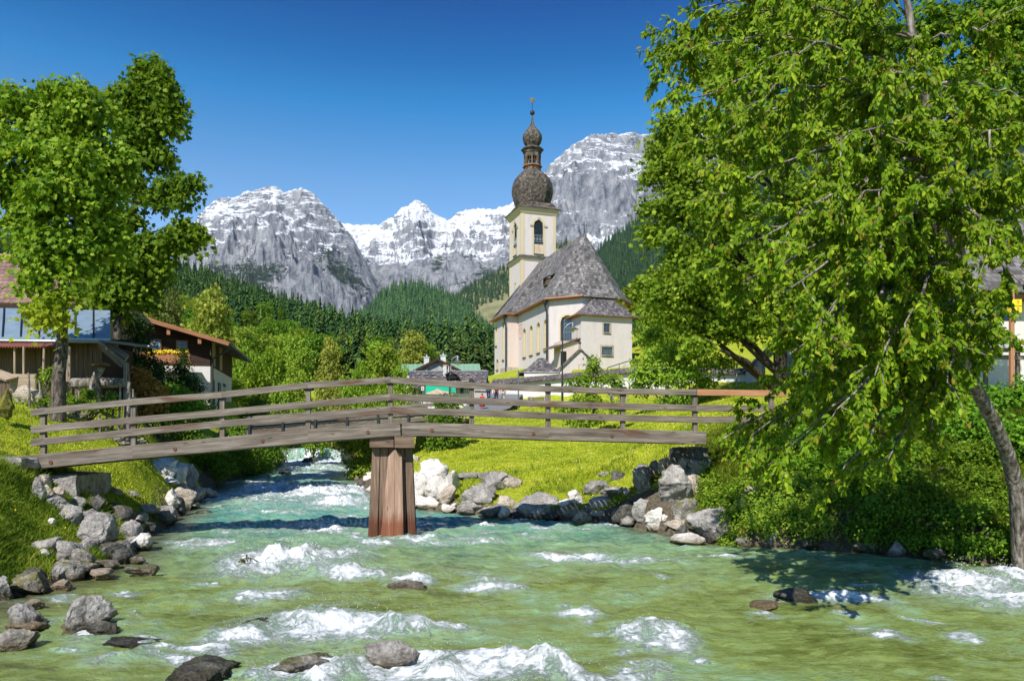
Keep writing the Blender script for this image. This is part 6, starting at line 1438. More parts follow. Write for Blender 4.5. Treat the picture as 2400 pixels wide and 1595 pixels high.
# right bank
for t in [
    (1018, 1108, 90, 58, 'top white boulder of the bright heap beside the pier', 'rock_white', 31.5), (985, 1140, 60, 72, 'tall white boulder of the bright heap, right beside the pier', 'rock_white', 30.), (1028, 1142, 66, 54, 'rounded white boulder in the middle of the bright heap', 'rock_white', 29.8),
    (968, 1170, 60, 44, 'cream boulder at the waterline beside the pier', 'rock_white', 29.), (1008, 1178, 56, 34, 'low cream stone at the waterline of the bright heap', 'rock_white', 28.8), (1050, 1160, 42, 44, 'grey-brown boulder on the right side of the bright heap', 'rock_warm', 29.2),
    (1060, 1128, 30, 60, 'long white slab leaning beside the culvert', 'rock_white', 30.), (1045, 1185, 24, 20, 'small white pointed stone at the waterline below the culvert', 'rock_white', 28.4), (1065, 1182, 18, 12, 'tiny white round stone beside the culvert foot', 'rock_white', 28.2),
    (1155, 1128, 80, 50, 'grey rock slab right of the culvert stones', 'rock', 30.3), (1195, 1125, 50, 40, 'cream rock at the turf edge right of the culvert', 'rock_warm', 30.8), (1128, 1160, 90, 46, 'smooth sloping grey rock below the culvert', 'rock', 28.9), (1120, 1182, 66, 44, 'split grey boulder at the waterline below the culvert', 'rock', 27.9), (1088, 1186, 34, 30, 'small dark grey boulder at the waterline left of the split one', 'rock', 28.2),
    (1160, 1196, 78, 36, 'jagged white and black rock at the waterline', 'rock', 27.2), (1185, 1172, 50, 26, 'brown-grey flat rock behind the jagged one', 'rock_warm', 28.), (1262, 1184, 106, 60, 'big domed pinkish-grey boulder on the right bank lawn edge', 'rock', 26.9), (1266, 1202, 40, 28, 'small triangular stone in front of the domed boulder', 'rock_warm', 26.4),
    (1350, 1168, 46, 34, 'pale rounded stone right of the domed boulder, upper of two', 'rock_white', 27.2), (1335, 1196, 50, 36, 'pale rounded stone right of the domed boulder, lower of two', 'rock_mossy', 26.3), (1324, 1178, 26, 18, 'small white stone between the pale rounded ones', 'rock_white', 26.8),
    (1410, 1172, 62, 32, 'brownish long boulder at the brook mouth', 'rock_warm', 26.6), (1378, 1190, 30, 28, 'mossy small boulder at the brook mouth', 'rock_mossy', 26.2), (1402, 1204, 46, 12, 'orange-brown wet stone at the brook mouth', 'rock_warm', 25.7), (1392, 1216, 38, 10, 'low brown stone in the water at the brook mouth', 'rock_mossy', None),
    (1400, 1140, 66, 34, 'grey rock with dark bands on the turf above the brook mouth', 'rock', 28.), (1432, 1150, 54, 24, 'low grey rock right of the dark-banded one', 'rock', 27.6), (1415, 1110, 30, 16, 'small pale flat stone on the lawn edge', 'rock', 29.5), (1448, 1112, 30, 26, 'dark small stone on the lawn edge', 'rock_dark', 29.), (1456, 1148, 18, 22, 'small brownish stone above the brook', 'rock_warm', 27.),
    (1472, 1150, 22, 24, 'small pale brown stone next to the brook splash', 'rock_warm', 26.6),
    (1505, 1120, 60, 72, 'dark angular boulder with lit edge at the left of the big right heap', 'rock', 25.2), (1500, 1098, 36, 26, 'grey capstone on top of the dark angular boulder', 'rock', 26.2), (1532, 1102, 40, 36, 'small shadowed boulder under the abutment', 'rock_warm', 25.), (1566, 1090, 50, 34, 'pink-edged boulder touching the right abutment', 'rock_warm', 24.4),
    (1580, 1136, 124, 96, 'huge pale boulder in the middle of the right heap', 'rock', 23.6), (1628, 1092, 70, 50, 'pale boulder in the turf right of the abutment', 'rock', 22.8), (1622, 1135, 46, 56, 'pinkish boulder squeezed right of the huge pale one', 'rock_warm', 23.),
    (1478, 1200, 82, 66, 'black-footed slate-grey boulder leaning over the water', 'rock_dark', 24.), (1510, 1185, 50, 56, 'blue-grey slab behind the leaning boulder', 'rock', 24.4), (1542, 1214, 100, 62, 'big round white-pink boulder at the waterline of the right heap', 'rock_white', 22.4), (1604, 1192, 66, 54, 'round pitted conglomerate boulder in the right heap', 'rock_mossy', 22.3),
    (1592, 1230, 60, 24, 'pale low stone at the waterline right of the white-pink boulder', 'rock_warm', 21.6), (1665, 1222, 92, 80, 'slanting pointed slate-grey boulder at the right waterline', 'rock', 20.8), (1612, 1262, 76, 26, 'low white and grey stone in the water before the pointed boulder', 'rock_white', None), (1700, 1238, 40, 44, 'dark grey stone under the roots right of the pointed boulder', 'rock_dark', 20.8),
    (1752, 1165, 60, 60, 'pinkish boulder half hidden in the right bank leaves', 'rock_warm', 21.4), (1815, 1256, 72, 52, 'white and black mottled boulder at the right waterline', 'rock', 19.6), (1892, 1268, 60, 26, 'dark low stone under the bank grass', 'rock_dark', 19.2), (2075, 1290, 50, 12, 'flat grey stone at the foot of the shaded bank', 'rock', 18.6), (2392, 1312, 46, 34, 'pinkish-grey stone at the right edge of the picture', 'rock_warm', 17.2),
    (815, 1072, 26, 34, 'white rock at the right end of the weir', 'rock_white', 66), (868, 1110, 22, 14, 'white stones behind the pier', 'rock_white', 44), (862, 1122, 26, 16, 'pale stone at the bank just left of the pier', 'rock_white', 42), (968, 1072, 14, 12, 'small white stone on the lawn beside the pier', 'rock_white', 38.5), (978, 1074, 16, 12, 'small pinkish stone on the lawn beside the pier', 'rock_warm', 38)]:
    rock(t[0], t[1], t[2], t[3], t[4], t[5], t[6], ang=.6 if t[2] > 50 else .5)
for i, Y in enumerate([17.6, 18.0, 18.4, 18.9, 19.3, 19.9, 20.3, 20.7, 21.2, 21.8, 22.6, 23.4, 24.2, 25.1, 25.7, 26.1, 26.5, 26.9, 27.5, 28.2, 30.5, 32, 34.5, 37, 40, 44, 48, 53, 58]):
    x = float(xr(Y)) + rng.uniform(0, .4); ppx = 1200 + x / Y * F; ppy = H - (float(wz(Y)) + .1 - CZ) / Y * F
    rock(ppx, ppy, rng.uniform(.35, .8) * F / Y, rng.uniform(.25, .45) * F / Y, 'half sunk stone along the right waterline', rng.choice(['rock', 'rock_dark', 'rock_mossy', 'rock_white'] if Y > 22 else ['rock_dark', 'rock_mossy']), Y, 200 + i, group='half sunk stones along the right waterline')
rock(18, 948, 44, 64, 'moss-covered tree stump on the grass slope at the left edge', 'moss', 23.5, name='mossy_stump')['category'] = 'stump'
rock(75, 930, 60, 50, 'pale lichen-spotted boulder beside the mossy stump', 'rock_warm', 24.5)

# ------------------------------------------------------------ leaves
def leaf_mesh(name, pos, nrm, axis, size, kind='quad', rnd=None, tip=None, aspect=.55, fold=.25):
    """many small leaves: pos base points, axis growth direction, nrm blade normal"""
    n = len(pos); axis = axis / np.linalg.norm(axis, axis=1)[:, None]
    side = np.cross(nrm, axis); side /= np.linalg.norm(side, axis=1)[:, None] + 1e-9; up = np.cross(axis, side)
    L = size[:, None]; W = L * aspect / 2
    if kind == 'quad':
        v = np.stack([pos, pos + axis * L * .45 + side * W + up * W * fold, pos + axis * L, pos + axis * L * .45 - side * W + up * W * fold], 1)
        k = 4; base = np.arange(n)[:, None] * 4; f = np.stack([base + [0, 1, 2], base + [0, 2, 3]], 1).reshape(-1, 3); per = 2
    elif kind == 'oval':
        dr = up * L * .14
        v = np.stack([pos, pos + axis * L * .28 + side * W * .85 + up * W * fold, pos + axis * L * .68 + side * W * .8 + up * W * fold - dr * .5, pos + axis * L - dr, pos + axis * L * .68 - side * W * .8 + up * W * fold - dr * .5, pos + axis * L * .28 - side * W * .85 + up * W * fold, pos + axis * L * .5 - dr * .25], 1)
        k = 7; base = np.arange(n)[:, None] * 7; f = np.stack([base + q for q in ([0, 1, 6], [1, 2, 6], [2, 3, 6], [3, 4, 6], [4, 5, 6], [5, 0, 6])], 1).reshape(-1, 3); per = 6
    else:  # palmate leaf with five points
        pts = [(0, .0), (.5, .12), (.34, .38), (.62, .62), (.24, .66), (0, 1.0), (-.24, .66), (-.62, .62), (-.34, .38), (-.5, .12)]
        v = np.stack([pos + axis * L * p[1] + side * L * p[0] * .85 + up * L * (abs(p[0]) * .12 - p[1] ** 2 * .15) for p in pts] + [pos + axis * L * .42], 1)
        k = 11; base = np.arange(n)[:, None] * 11; f = np.stack([base + [i, (i + 1) % 10, 10] for i in range(10)], 1).reshape(-1, 3); per = 10
    if rnd is None: rnd = rng.uniform(0, 1, n)
    fa = {'rnd': np.repeat(rnd, per)}
    if tip is not None: fa['tip'] = np.repeat(tip, per)
    return np_mesh(name, v.reshape(-1, 3), f, None, kind == 'oval', fa)
def runit(n): v = rng.normal(size=(n, 3)); return v / np.linalg.norm(v, axis=1)[:, None]
def clump_leaves(blobs, n, size, cl_r=.35, per=26, droop=.5, bias=.75, up=.6, jit=.35):
    """blobs: (center, radii); returns pos,nrm,axis,size,rnd for leaves gathered in sprays"""
    vol = np.array([b[1][0] * b[1][2] + .4 * b[1][0] * b[1][1] for b in blobs]); vol = vol ** .8; pr = vol / vol.sum(); nc = max(1, n // per)
    bi = rng.choice(len(blobs), nc, p=pr); C = np.array([b[0] for b in blobs])[bi]; Rr = np.array([b[1] for b in blobs])[bi]
    d = runit(nc); rad = rng.uniform(0, 1, nc) ** (1 / 3 * (1 - bias) + .02) * (1 - rng.uniform(0, .35, nc) ** 2 * 1.2); lum = fbm(C + d * Rr * .9, 2)
    rad = rad * (1 + .4 * fbm(d * 1.9 + C, 3)); cc = C + d * Rr * rad[:, None]
    idx = np.repeat(np.arange(nc), per); m = len(idx)
    out = d[idx]; 
    off = rng.normal(size=(m, 3)) * cl_r * np.array([1, 1, .55]); off[:, 2] -= (off[:, 0] ** 2 + off[:, 1] ** 2) * .3 / max(cl_r, .05)
    pos = cc[idx] + off
    nrm = out * .75 + np.array([-.15, -.35, up]) + rng.normal(size=(m, 3)) * jit * 1.5
    ax = out * .5 + rng.normal(size=(m, 3)) * .6 + np.array([0, 0, -droop])
    sz = size * rng.uniform(.65, 1.25, m)
    r_ = np.clip(.5 + rng.normal(size=m) * .2 + np.repeat(rng.normal(size=nc) * .13, per), 0, 1)
    return pos, nrm, ax, sz, r_, cc
def fractal(blobs, k=6):
    out = []
    for c, r in blobs:
        r = np.array(r, float); out.append((np.array(c), tuple(r * .5)))
        for j in range(k):
            d = runit(1)[0]; q = rng.uniform(.3, .5); out.append((np.array(c) + d * r * rng.uniform(.45, .78), (r[0] * q * .9, r[1] * q * .9, r[2] * q)))
    return out
def tree(name, label, cat, base, trunk_pts, trunk_r, blobs, nleaf, size, leafmat, barkmat, group=None, kind='quad', cl_r=.35, per=26, droop=.5, nbr=None, twigs=True, tipz=None, limbs=None, up=.6, aspect=.75, bias=.75):
    root = empty(name, base, label, cat, group); base = np.array(base, float)
    mb = MB(); mb.tube(trunk_pts, trunk_r, 12)
    tp = [np.array(t) for t in trunk_pts]
    cen = []
    for c, r in blobs:
        c = np.array(c, float)
        # start on the trunk below the blob centre
        k = min(range(len(tp)), key=lambda i: np.linalg.norm(tp[i] - (c - UP * max(.4, np.linalg.norm((c - tp[i])[:2]) * .7)))); st = tp[k]; rr = trunk_r[k] * .5
        mid = st * .5 + c * .5 + runit(1)[0] * .15 * np.linalg.norm(c - st) * .5; mid[2] = st[2] * .35 + c[2] * .65
        mb.tube([st, st * .6 + mid * .4 + runit(1)[0] * .05, mid, c], [rr, rr * .8, rr * .55, rr * .25], 7, False)
        if twigs:
            for j in range(5):
                d = runit(1)[0]; d[2] = abs(d[2]) * .6; e = c + d * np.array(r) * .85; mb.tube([mid * .3 + c * .7, (c + e) / 2 + runit(1)[0] * .1, e], [rr * .3, rr * .2, rr * .08], 5, False)
    mb.build('trunk', M[barkmat], root, True)
    pos, nrm, ax, sz, r_, cc = clump_leaves(fractal(blobs), nleaf, size, cl_r, per, droop, up=up, bias=.55)
    tip = None if tipz is None else np.clip(1 - (pos[:, 2] - tipz[0]) / (tipz[1] - tipz[0]), 0, 1)
    me = leaf_mesh('crown', pos - base, nrm, ax, sz, kind, r_, tip, aspect)
    o = link_mesh('crown', me, M[leafmat], root)
    return root
def BG(px, py, wpx, hpx):
    Y = ground_hit(px, py + hpx * .35); return B(px, py, Y, wpx, hpx)
def B(px, py, Y, wpx, hpx, dp=None):
    s = Y / F; return (P(px, py, Y), (wpx / 2 * s, (dp if dp else wpx * .42 * s), hpx / 2 * s))

# maples on the left
b = on(135, 26.5)
tree('maple_tree', 'nearer of the two left maples, broad dense crown, trunk before the metal roof', 'tree', b,
     [b - UP * .2, P(138, 880, 26.6), P(147, 800, 26.8), P(144, 730, 27), P(150, 650, 27), P(146, 560, 27), P(140, 450, 27.2), P(150, 330, 27.4), P(155, 240, 27.5)], [.28, .21, .175, .165, .155, .14, .12, .09, .05],
     [B(200, 205, 27, 34, 50), B(152, 205, 27, 40, 40), B(92, 222, 27, 36, 50), B(32, 215, 27, 40, 50), B(120, 290, 27, 150, 150), B(205, 270, 27.3, 150, 150), B(60, 350, 26.5, 160, 150), B(150, 370, 26, 190, 150), B(240, 360, 27.5, 150, 160), B(30, 440, 27, 160, 140), B(120, 460, 26, 190, 140), B(220, 460, 27, 160, 150), B(265, 420, 27.6, 90, 140),
      B(60, 520, 27, 150, 110), B(160, 550, 26.5, 200, 110), B(240, 540, 27.3, 130, 110), B(-40, 330, 27, 120, 130), B(-20, 240, 28, 90, 90), B(45, 235, 28, 90, 90), B(130, 222, 27.3, 80, 60), B(200, 215, 27.5, 80, 60), B(-60, 480, 27, 120, 140), B(90, 590, 26.5, 120, 60), B(150, 615, 26.6, 130, 60),
      B(75, 650, 25.6, 46, 90), B(92, 710, 25.5, 60, 50), B(125, 700, 25.4, 60, 70), B(165, 675, 26, 44, 60), B(148, 838, 26.4, 22, 14), B(130, 742, 25.6, 60, 30)],
     27000, .19, 'leaf_maple', 'bark', 'maples', kind='palm', cl_r=.24, per=22, tipz=(P(0, 760, 26)[2], P(0, 590, 26)[2]), droop=.75, aspect=.9)
b = on(278, 36)
tree('maple_tree', 'farther and taller of the two left maples, with long limbs reaching right over the chalet', 'tree', b,
     [b - UP * .2, P(276, 850, 36), P(275, 760, 36), P(280, 680, 36), P(300, 580, 36), P(315, 480, 36), P(330, 380, 36), P(350, 280, 36), P(360, 200, 36)], [.28, .21, .18, .17, .16, .14, .12, .09, .05],
     [B(362, 150, 36, 30, 50), B(378, 165, 36, 30, 70), B(330, 165, 36, 30, 50), B(365, 190, 36, 80, 90), B(340, 215, 36, 130, 100), B(395, 220, 36, 60, 110), B(300, 240, 36, 90, 100), B(375, 280, 36, 100, 80), B(320, 320, 36, 130, 110), B(325, 370, 36, 50, 50), B(400, 270, 36, 50, 80), B(300, 420, 36, 80, 80), B(410, 435, 36, 90, 44), B(445, 424, 36, 46, 26), B(370, 460, 36, 60, 30),
      B(420, 470, 36, 60, 40), B(290, 505, 36, 80, 60), B(345, 560, 36, 90, 40), B(410, 555, 36, 90, 46), B(452, 540, 36, 50, 30), B(474, 546, 36, 24, 18), B(430, 525, 36, 30, 30), B(300, 590, 36, 150, 90), B(270, 650, 36, 130, 80), B(330, 640, 36, 120, 90), B(360, 600, 36, 80, 70), B(270, 700, 36, 110, 70), B(325, 690, 36, 90, 60), B(240, 620, 36.5, 110, 90), B(375, 350, 36, 60, 60)],
     25000, .235, 'leaf_maple_dark', 'bark', 'maples', kind='palm', cl_r=.28, per=20, droop=.6, aspect=.9, tipz=(4, 13))
# maples on the right, behind the cherry
b = on(1828, 45)
tree('maple_tree', 'large dark-trunked maple right of the church, behind the drooping cherry', 'tree', b,
     [b - UP * .3, P(1829, 880, 45), P(1828, 800, 45), P(1832, 700, 45), P(1840, 600, 45), P(1850, 480, 45), P(1860, 350, 45), P(1880, 200, 45), P(1890, 60, 45)], [.48, .4, .37, .33, .3, .25, .2, .14, .06],
     [B(1720, 60, 45, 260, 200), B(1850, 20, 45, 280, 220), B(1660, 170, 45, 200, 160), B(1790, 170, 44, 260, 200), B(1640, 290, 45, 190, 160), B(1760, 320, 43, 260, 200), B(1600, 400, 45, 160, 110), B(1560, 290, 45, 70, 80), B(1545, 400, 45, 100, 50), B(1540, 345, 45, 80, 40), B(1525, 405, 45, 50, 20), B(1570, 340, 45, 100, 90), B(1620, 480, 45, 180, 110), B(1545, 480, 45, 90, 40), B(1520, 478, 45, 40, 24), B(1555, 545, 45, 100, 90),
      B(1720, 480, 43, 240, 180), B(1640, 580, 45, 180, 110), B(1540, 645, 45, 90, 60), B(1520, 660, 45, 60, 40), B(1600, 680, 44, 170, 90), B(1700, 640, 43, 220, 130), B(1570, 735, 44, 120, 60), B(1660, 750, 44, 180, 80), B(1760, 740, 44, 160, 90), B(1900, 250, 44, 280, 260), B(1920, 480, 44, 260, 240), B(1860, 680, 44, 180, 130), B(1960, 680, 44, 160, 110), B(2050, 200, 45, 240, 300), B(2060, 450, 45, 240, 240), B(1990, 20, 45, 260, 200), B(1640, 800, 43, 90, 40)],
     56000, .26, 'leaf_maple', 'bark_dark', 'maples', kind='palm', cl_r=.38, per=20, droop=.5, aspect=.9)
b = on(2230, 31)
tree('maple_tree', 'broad maple at the upper right corner, above the white house', 'tree', b,
     [b - UP * .3, P(2225, 850, 31), P(2215, 700, 31), P(2200, 500, 31), P(2190, 300, 31), P(2190, 120, 31), P(2180, -40, 31)], [.4, .35, .32, .28, .22, .15, .08],
     [B(2120, 60, 31, 200, 160), B(2280, 30, 30, 260, 160), B(2400, 80, 30, 240, 200), B(2330, 180, 29, 240, 160), B(2200, 200, 31, 200, 160), B(2420, 280, 30, 200, 180), B(2280, 330, 30, 240, 150), B(2120, 330, 31, 180, 180), B(2400, 430, 30, 180, 120), B(2230, 440, 31, 160, 80), B(2110, 500, 32, 160, 140), B(2060, 620, 33, 160, 120), B(2000, -60, 31, 200, 160), B(2200, -80, 31, 240, 140), B(2480, 180, 30, 160, 260), B(2030, 770, 33, 130, 90), B(2110, 720, 33, 110, 90)],
     30000, .2, 'leaf_maple_dark', 'bark_dark', 'maples', cl_r=.3, per=16, droop=.5, kind='palm', aspect=.9)

# the drooping cherry in the right foreground
b = on(2400, 16.6)
cherry = empty('cherry_tree', b, 'leaning cherry tree with drooping leafy branches filling the right foreground', 'tree')
tp = [b - UP * .25, P(2384, 1150, 16.3), P(2360, 1060, 15.8), P(2325, 980, 15.3), P(2285, 905, 14.8), P(2262, 850, 14.5), P(2252, 780, 14.2), P(2262, 700, 13.9), P(2248, 600, 13.6), P(2226, 490, 13.3), P(2208, 400, 13.1), P(2180, 300, 12.9), P(2165, 200, 12.7), P(2140, 90, 12.5), P(2122, -20, 12.4), P(2110, -160, 12.4)]
tr_ = [.21, .16, .14, .13, .12, .11, .125, .12, .11, .1, .09, .08, .07, .06, .05, .03]
mb = MB(); mb.tube(tp, tr_, 14); mb.build('trunk', M['bark_pale'], cherry, True)
tpa = np.array(tp)
def bez(a, c, d, n): t = np.linspace(0, 1, n)[:, None]; return a * (1 - t) ** 2 + c * 2 * t * (1 - t) + d * t * t
LIMBS = [(14, (1640, 20), 12.5), (14, (1600, 100), 13.), (13, (1570, 140), 12.5), (13, (1620, 230), 11.5), (12, (1650, 330), 12.5), (12, (1700, 260), 10.5), (11, (1660, 470), 11.5), (11, (1760, 420), 10.2), (10, (1690, 600), 12.), (10, (1780, 560), 10.), (9, (1740, 660), 11.5), (9, (1830, 690), 10.), (8, (1800, 780), 12.), (8, (1850, 830), 10.2), (7, (1880, 900), 11.5), (7, (1830, 1000), 12.5), (6, (1760, 1020), 13.2), (6, (1850, 1040), 11.5), (6, (1800, 1090), 13.2), (7, (1960, 960), 10.), (6, (1960, 1120), 12.), (8, (2050, 880), 10.2), (6, (2080, 1080), 12.), (12, (1850, 120), 10.5), (13, (1900, 20), 11), (11, (1960, 330), 9.8), (10, (2000, 480), 9.6), (9, (2040, 640), 9.8), (8, (2120, 760), 10.),
         (8, (2330, 820), 12), (9, (2420, 700), 12.5), (10, (2440, 520), 12), (11, (2420, 380), 11.5), (12, (2400, 240), 12), (9, (2330, 560), 10.5), (11, (2300, 300), 10.5), (10, (2150, 480), 9.6), (13, (2350, 60), 12), (14, (2050, -40), 11), (7, (2180, 1010), 12.5), (9, (1930, 760), 10.0), (7, (2220, 900), 11.6), (12, (2080, 180), 10.2), (8, (1900, 880), 11.), (6, (1690, 1030), 14.2)]
mbb = MB(); CP_, CD_ = [], []
def twig_line(p, d, L, r0, n=6, grav=.2):
    pts = [p]; d = d / np.linalg.norm(d)
    for i in range(n):
        d = d + runit(1)[0] * .16 - UP * grav * .16; d /= np.linalg.norm(d); pts.append(pts[-1] + d * L / n)
    return np.array(pts)
for (ti, (ex, ey), eY) in LIMBS:
    a = tpa[ti]; e = P(ex, ey, eY); L = np.linalg.norm(e - a)
    mid = (a + e) / 2 + UP * L * .10 + runit(1)[0] * .2; lp = bez(a, mid, e, 12); lp[1:-1] += rng.normal(size=(10, 3)) * .045
    mbb.tube(lp, np.linspace(tr_[ti] * .42, .010, 12), 7, False)
    main_d = (e - a) / L
    ns = int(5 + L * 2.6)
    for j in range(ns):
        t = rng.uniform(.12, 1.0); k = t * 11; i0 = min(10, int(k)); q = lp[i0] + (lp[i0 + 1] - lp[i0]) * (k - i0)
        d = main_d * .75 + runit(1)[0] * .75 + UP * (-.12); Ls = rng.uniform(.6, 1.25) * (1.15 - t * .4)
        sp_ = twig_line(q, d, Ls, .012); mbb.tube(sp_, np.linspace(.012, .004, len(sp_)), 5, False)
        for m_ in range(2):
            t2 = rng.integers(1, 5); d2 = (sp_[t2 + 1] - sp_[t2]); d2 = d2 / np.linalg.norm(d2) + runit(1)[0] * .7 - UP * .3
            tw_ = twig_line(sp_[t2], d2, rng.uniform(.25, .55), .006, 5, .4); mbb.tube(tw_, np.linspace(.006, .0025, len(tw_)), 4, False)
            for line, st in ((tw_, .1),):
                for z in range(1, len(line)): CP_.append(line[z]); CD_.append(line[z] - line[z - 1])
        for z in range(1, len(sp_)): CP_.append(sp_[z]); CD_.append(sp_[z] - sp_[z - 1])
mbb.build('branches', M['bark_pale'], cherry, True)
CP_ = np.array(CP_); CD_ = np.array(CD_); CD_ /= np.linalg.norm(CD_, axis=1)[:, None]
per = 8; idx = np.repeat(np.arange(len(CP_)), per); m = len(idx); sel = rng.uniform(0, 1, m) < .95; idx = idx[sel]; m = len(idx)
ax = CD_[idx] * .45 + rng.normal(size=(m, 3)) * .55 + np.array([0, 0, -.75]); ax /= np.linalg.norm(ax, axis=1)[:, None]
pos = CP_[idx] + rng.normal(size=(m, 3)) * .02
nr = rng.normal(size=(m, 3)) * .45 + np.array([-.3, -.75, .6])
sz = rng.uniform(.065, .125, m); rr_ = np.clip(.45 + rng.normal(size=m) * .22, 0, 1); tipv = (rng.uniform(0, 1, m) > .88) * rng.uniform(.5, 1, m)
link_mesh('crown', leaf_mesh('crown', pos - np.array(b), nr, ax, sz, 'oval', rr_, tipv, .5, .35), M['leaf_cherry'], cherry)
print('cherry leaves', m)
# ------------------------------------------------------------ conifers
def conifer_geo(h, r, tiers, seg, seed, base_gap=.04):
    """a spruce of many short drooping sprays, thinning to a leader"""
    rr = np.random.default_rng(seed); V, Fc, A_ = [], [], []; n = 0
    m = tiers * seg
    for i in range(m):
        f = base_gap + (1 - base_gap) * (i / m) ** .8; a = rr.uniform(0, 6.28); R0 = r * (1 - f) ** .8 * rr.uniform(.55, 1.2) + .012; wv = R0 * .42 + .012
        c_, s_ = math.cos(a), math.sin(a); z = f * h; dr = R0 * rr.uniform(.35, .9)
        V += [(-c_ * .1 * R0 - s_ * wv * .5, -s_ * .1 * R0 + c_ * wv * .5, z + .03), (-c_ * .1 * R0 + s_ * wv * .5, -s_ * .1 * R0 - c_ * wv * .5, z + .03), (R0 * c_ + s_ * wv * .45, R0 * s_ - c_ * wv * .45, z - dr), (R0 * 1.1 * c_ - s_ * wv * .45, R0 * 1.1 * s_ + c_ * wv * .45, z - dr * 1.15)]
        Fc += [(n, n + 1, n + 2), (n, n + 2, n + 3)]; q = rr.uniform(0, 1); A_ += [q, q]; n += 4
    V += [(-.012, 0, .88), (.012, 0, .88), (0, 0, 1.02)]; Fc.append((n, n + 1, n + 2)); A_.append(.5); n += 3
    k = 6; V += [(r * .45 * math.cos(t), r * .45 * math.sin(t), .02) for t in np.linspace(0, 6.28, k, endpoint=False)] + [(0, 0, .9)]
    for t in range(k): Fc.append((n + t, n + (t + 1) % k, n + k)); A_.append(.0)
    return np.array(V), np.array(Fc), np.array(A_)
CON = [conifer_geo(1, .15 + .03 * (i % 3), 9, 9, 50 + i) for i in range(6)]; CONF = [conifer_geo(1, .19, 5, 7, 80 + i) for i in range(4)]
CONB = [conifer_geo(1, .17 + .02 * (i % 3), 18, 16, 150 + i) for i in range(6)]
def forest_mesh(name, pts, hts, protos, mat, label, cat):
    V, Fc, A_ = [], [], []; n = 0
    for p, h in zip(pts, hts):
        g = protos[rng.integers(len(protos))]; a = rng.uniform(0, 6.28); c, s = math.cos(a), math.sin(a); k = h * rng.uniform(.85, 1.25)
        v = g[0]; w_ = np.stack([(v[:, 0] * c - v[:, 1] * s) * k, (v[:, 0] * s + v[:, 1] * c) * k, v[:, 2] * h], -1) + p - UP * h * .03
        V.append(w_); Fc.append(g[1] + n); A_.append(np.clip(g[2] * .45 + rng.uniform(0, 1) ** 2 * .7, 0, 1)); n += len(v)
    V = np.concatenate(V); o0 = V.mean(0); o = link_mesh(name, np_mesh(name, V - o0, np.concatenate(Fc), None, False, {'rnd': np.concatenate(A_)}), M[mat]); o.location = o0
    return tag(o, label, cat, kind='stuff')
def sample(surf, n, px0, px1, v0, v1, cond=None, pw=1.0):
    px = rng.uniform(px0, px1, n); v = v0 + (v1 - v0) * rng.uniform(0, 1, n) ** pw; S = surf(px, v)
    if cond is not None: k = cond(px, v, S); S = S[k]; px = px[k]; v = v[k]
    return S, px, v
# broadleaf belt on the lower left slope reads lighter; spruce above
def dec_line(px): return np.interp(px, [-500, 0, 300, 420, 560, 700, 850, 1000, 1200], [.4, .5, .55, .6, .58, .5, .4, .28, .15])
S, px_, v_ = sample(hL, 8500, -60, 1300, .08, 1.0, lambda p, v, s: v > dec_line(p) + rng.normal(size=len(p)) * .05, .8)
forest_mesh('spruce_forest', S, 10 + rng.uniform(0, 9, len(S)) + 6 * rng.uniform(0, 1, len(S)) ** 4, CON, 'leaf_spruce', 'dark spruce forest covering the valley side on the left', 'forest')
S, px_, v_ = sample(hM, 3600, 785, 1215, .0, 1.0)
forest_mesh('spruce_forest', S, 18 + rng.uniform(0, 10, len(S)), CONF, 'leaf_spruce_hazy', 'hazy spruce forest on the rounded hill behind the village', 'forest')
S, px_, v_ = sample(hR, 7000, 1330, 1800, .15, 1.0, lambda p, v, s: fbm(np.stack([s[:, 0] / 160, s[:, 1] / 160, s[:, 2] / 160], -1), 3) > -.22)
forest_mesh('spruce_forest', S, 18 + rng.uniform(0, 12, len(S)), CONF, 'leaf_spruce_far', 'dark spruce forest on the steep slope right of the church', 'forest')
S, px_, v_ = sample(hA, 2600, 1030, 1330, .3, 1.0, lambda p, v, s: ((v > .72 + rng.normal(size=len(p)) * .06) | (fbm(s / 90., 3) > .42)) & (v > .3))
forest_mesh('spruce_forest', S, 18 + rng.uniform(0, 10, len(S)), CONF, 'leaf_spruce_far', 'dark spruce belt above the alpine meadow left of the church', 'forest')
# individual spruces at the foot of the slope, beyond the slate house
cmesh = []
for g in CONB:
    me = np_mesh('crown', g[0] * 14, g[1], None, False, {'rnd': g[2]}); cmesh.append(me); me.materials.append(M['leaf_spruce'])
mb = MB(); mb.tube([(0, 0, -.5), (0, 0, 9)], [.22, .06], 6); tm = mb.mesh('trunk'); tm.materials.append(M['bark_dark'])
k_ = 0
def single_spruce(px, Y, h, z=None):
    global k_
    q = on(px, Y); 
    if z is not None: q[2] = z
    root = empty('spruce_tree', q, 'dark spruce in the row beyond the slate-roofed houses', 'tree', 'spruces beyond the slate-roofed houses', rz=rng.uniform(0, 6))
    o = bpy.data.objects.new('crown', cmesh[k_ % 6]); COL.objects.link(o); o.parent = root; o2 = bpy.data.objects.new('trunk', tm); COL.objects.link(o2); o2.parent = root; root.scale = (h / 14, h / 14, h / 14); k_ += 1
for i in range(70):
    px = rng.uniform(780, 1165); q_ = hL(np.array([px]), np.array([rng.uniform(.03, .22)]))[0]; single_spruce(px, q_[1], rng.uniform(9, 15), q_[2])

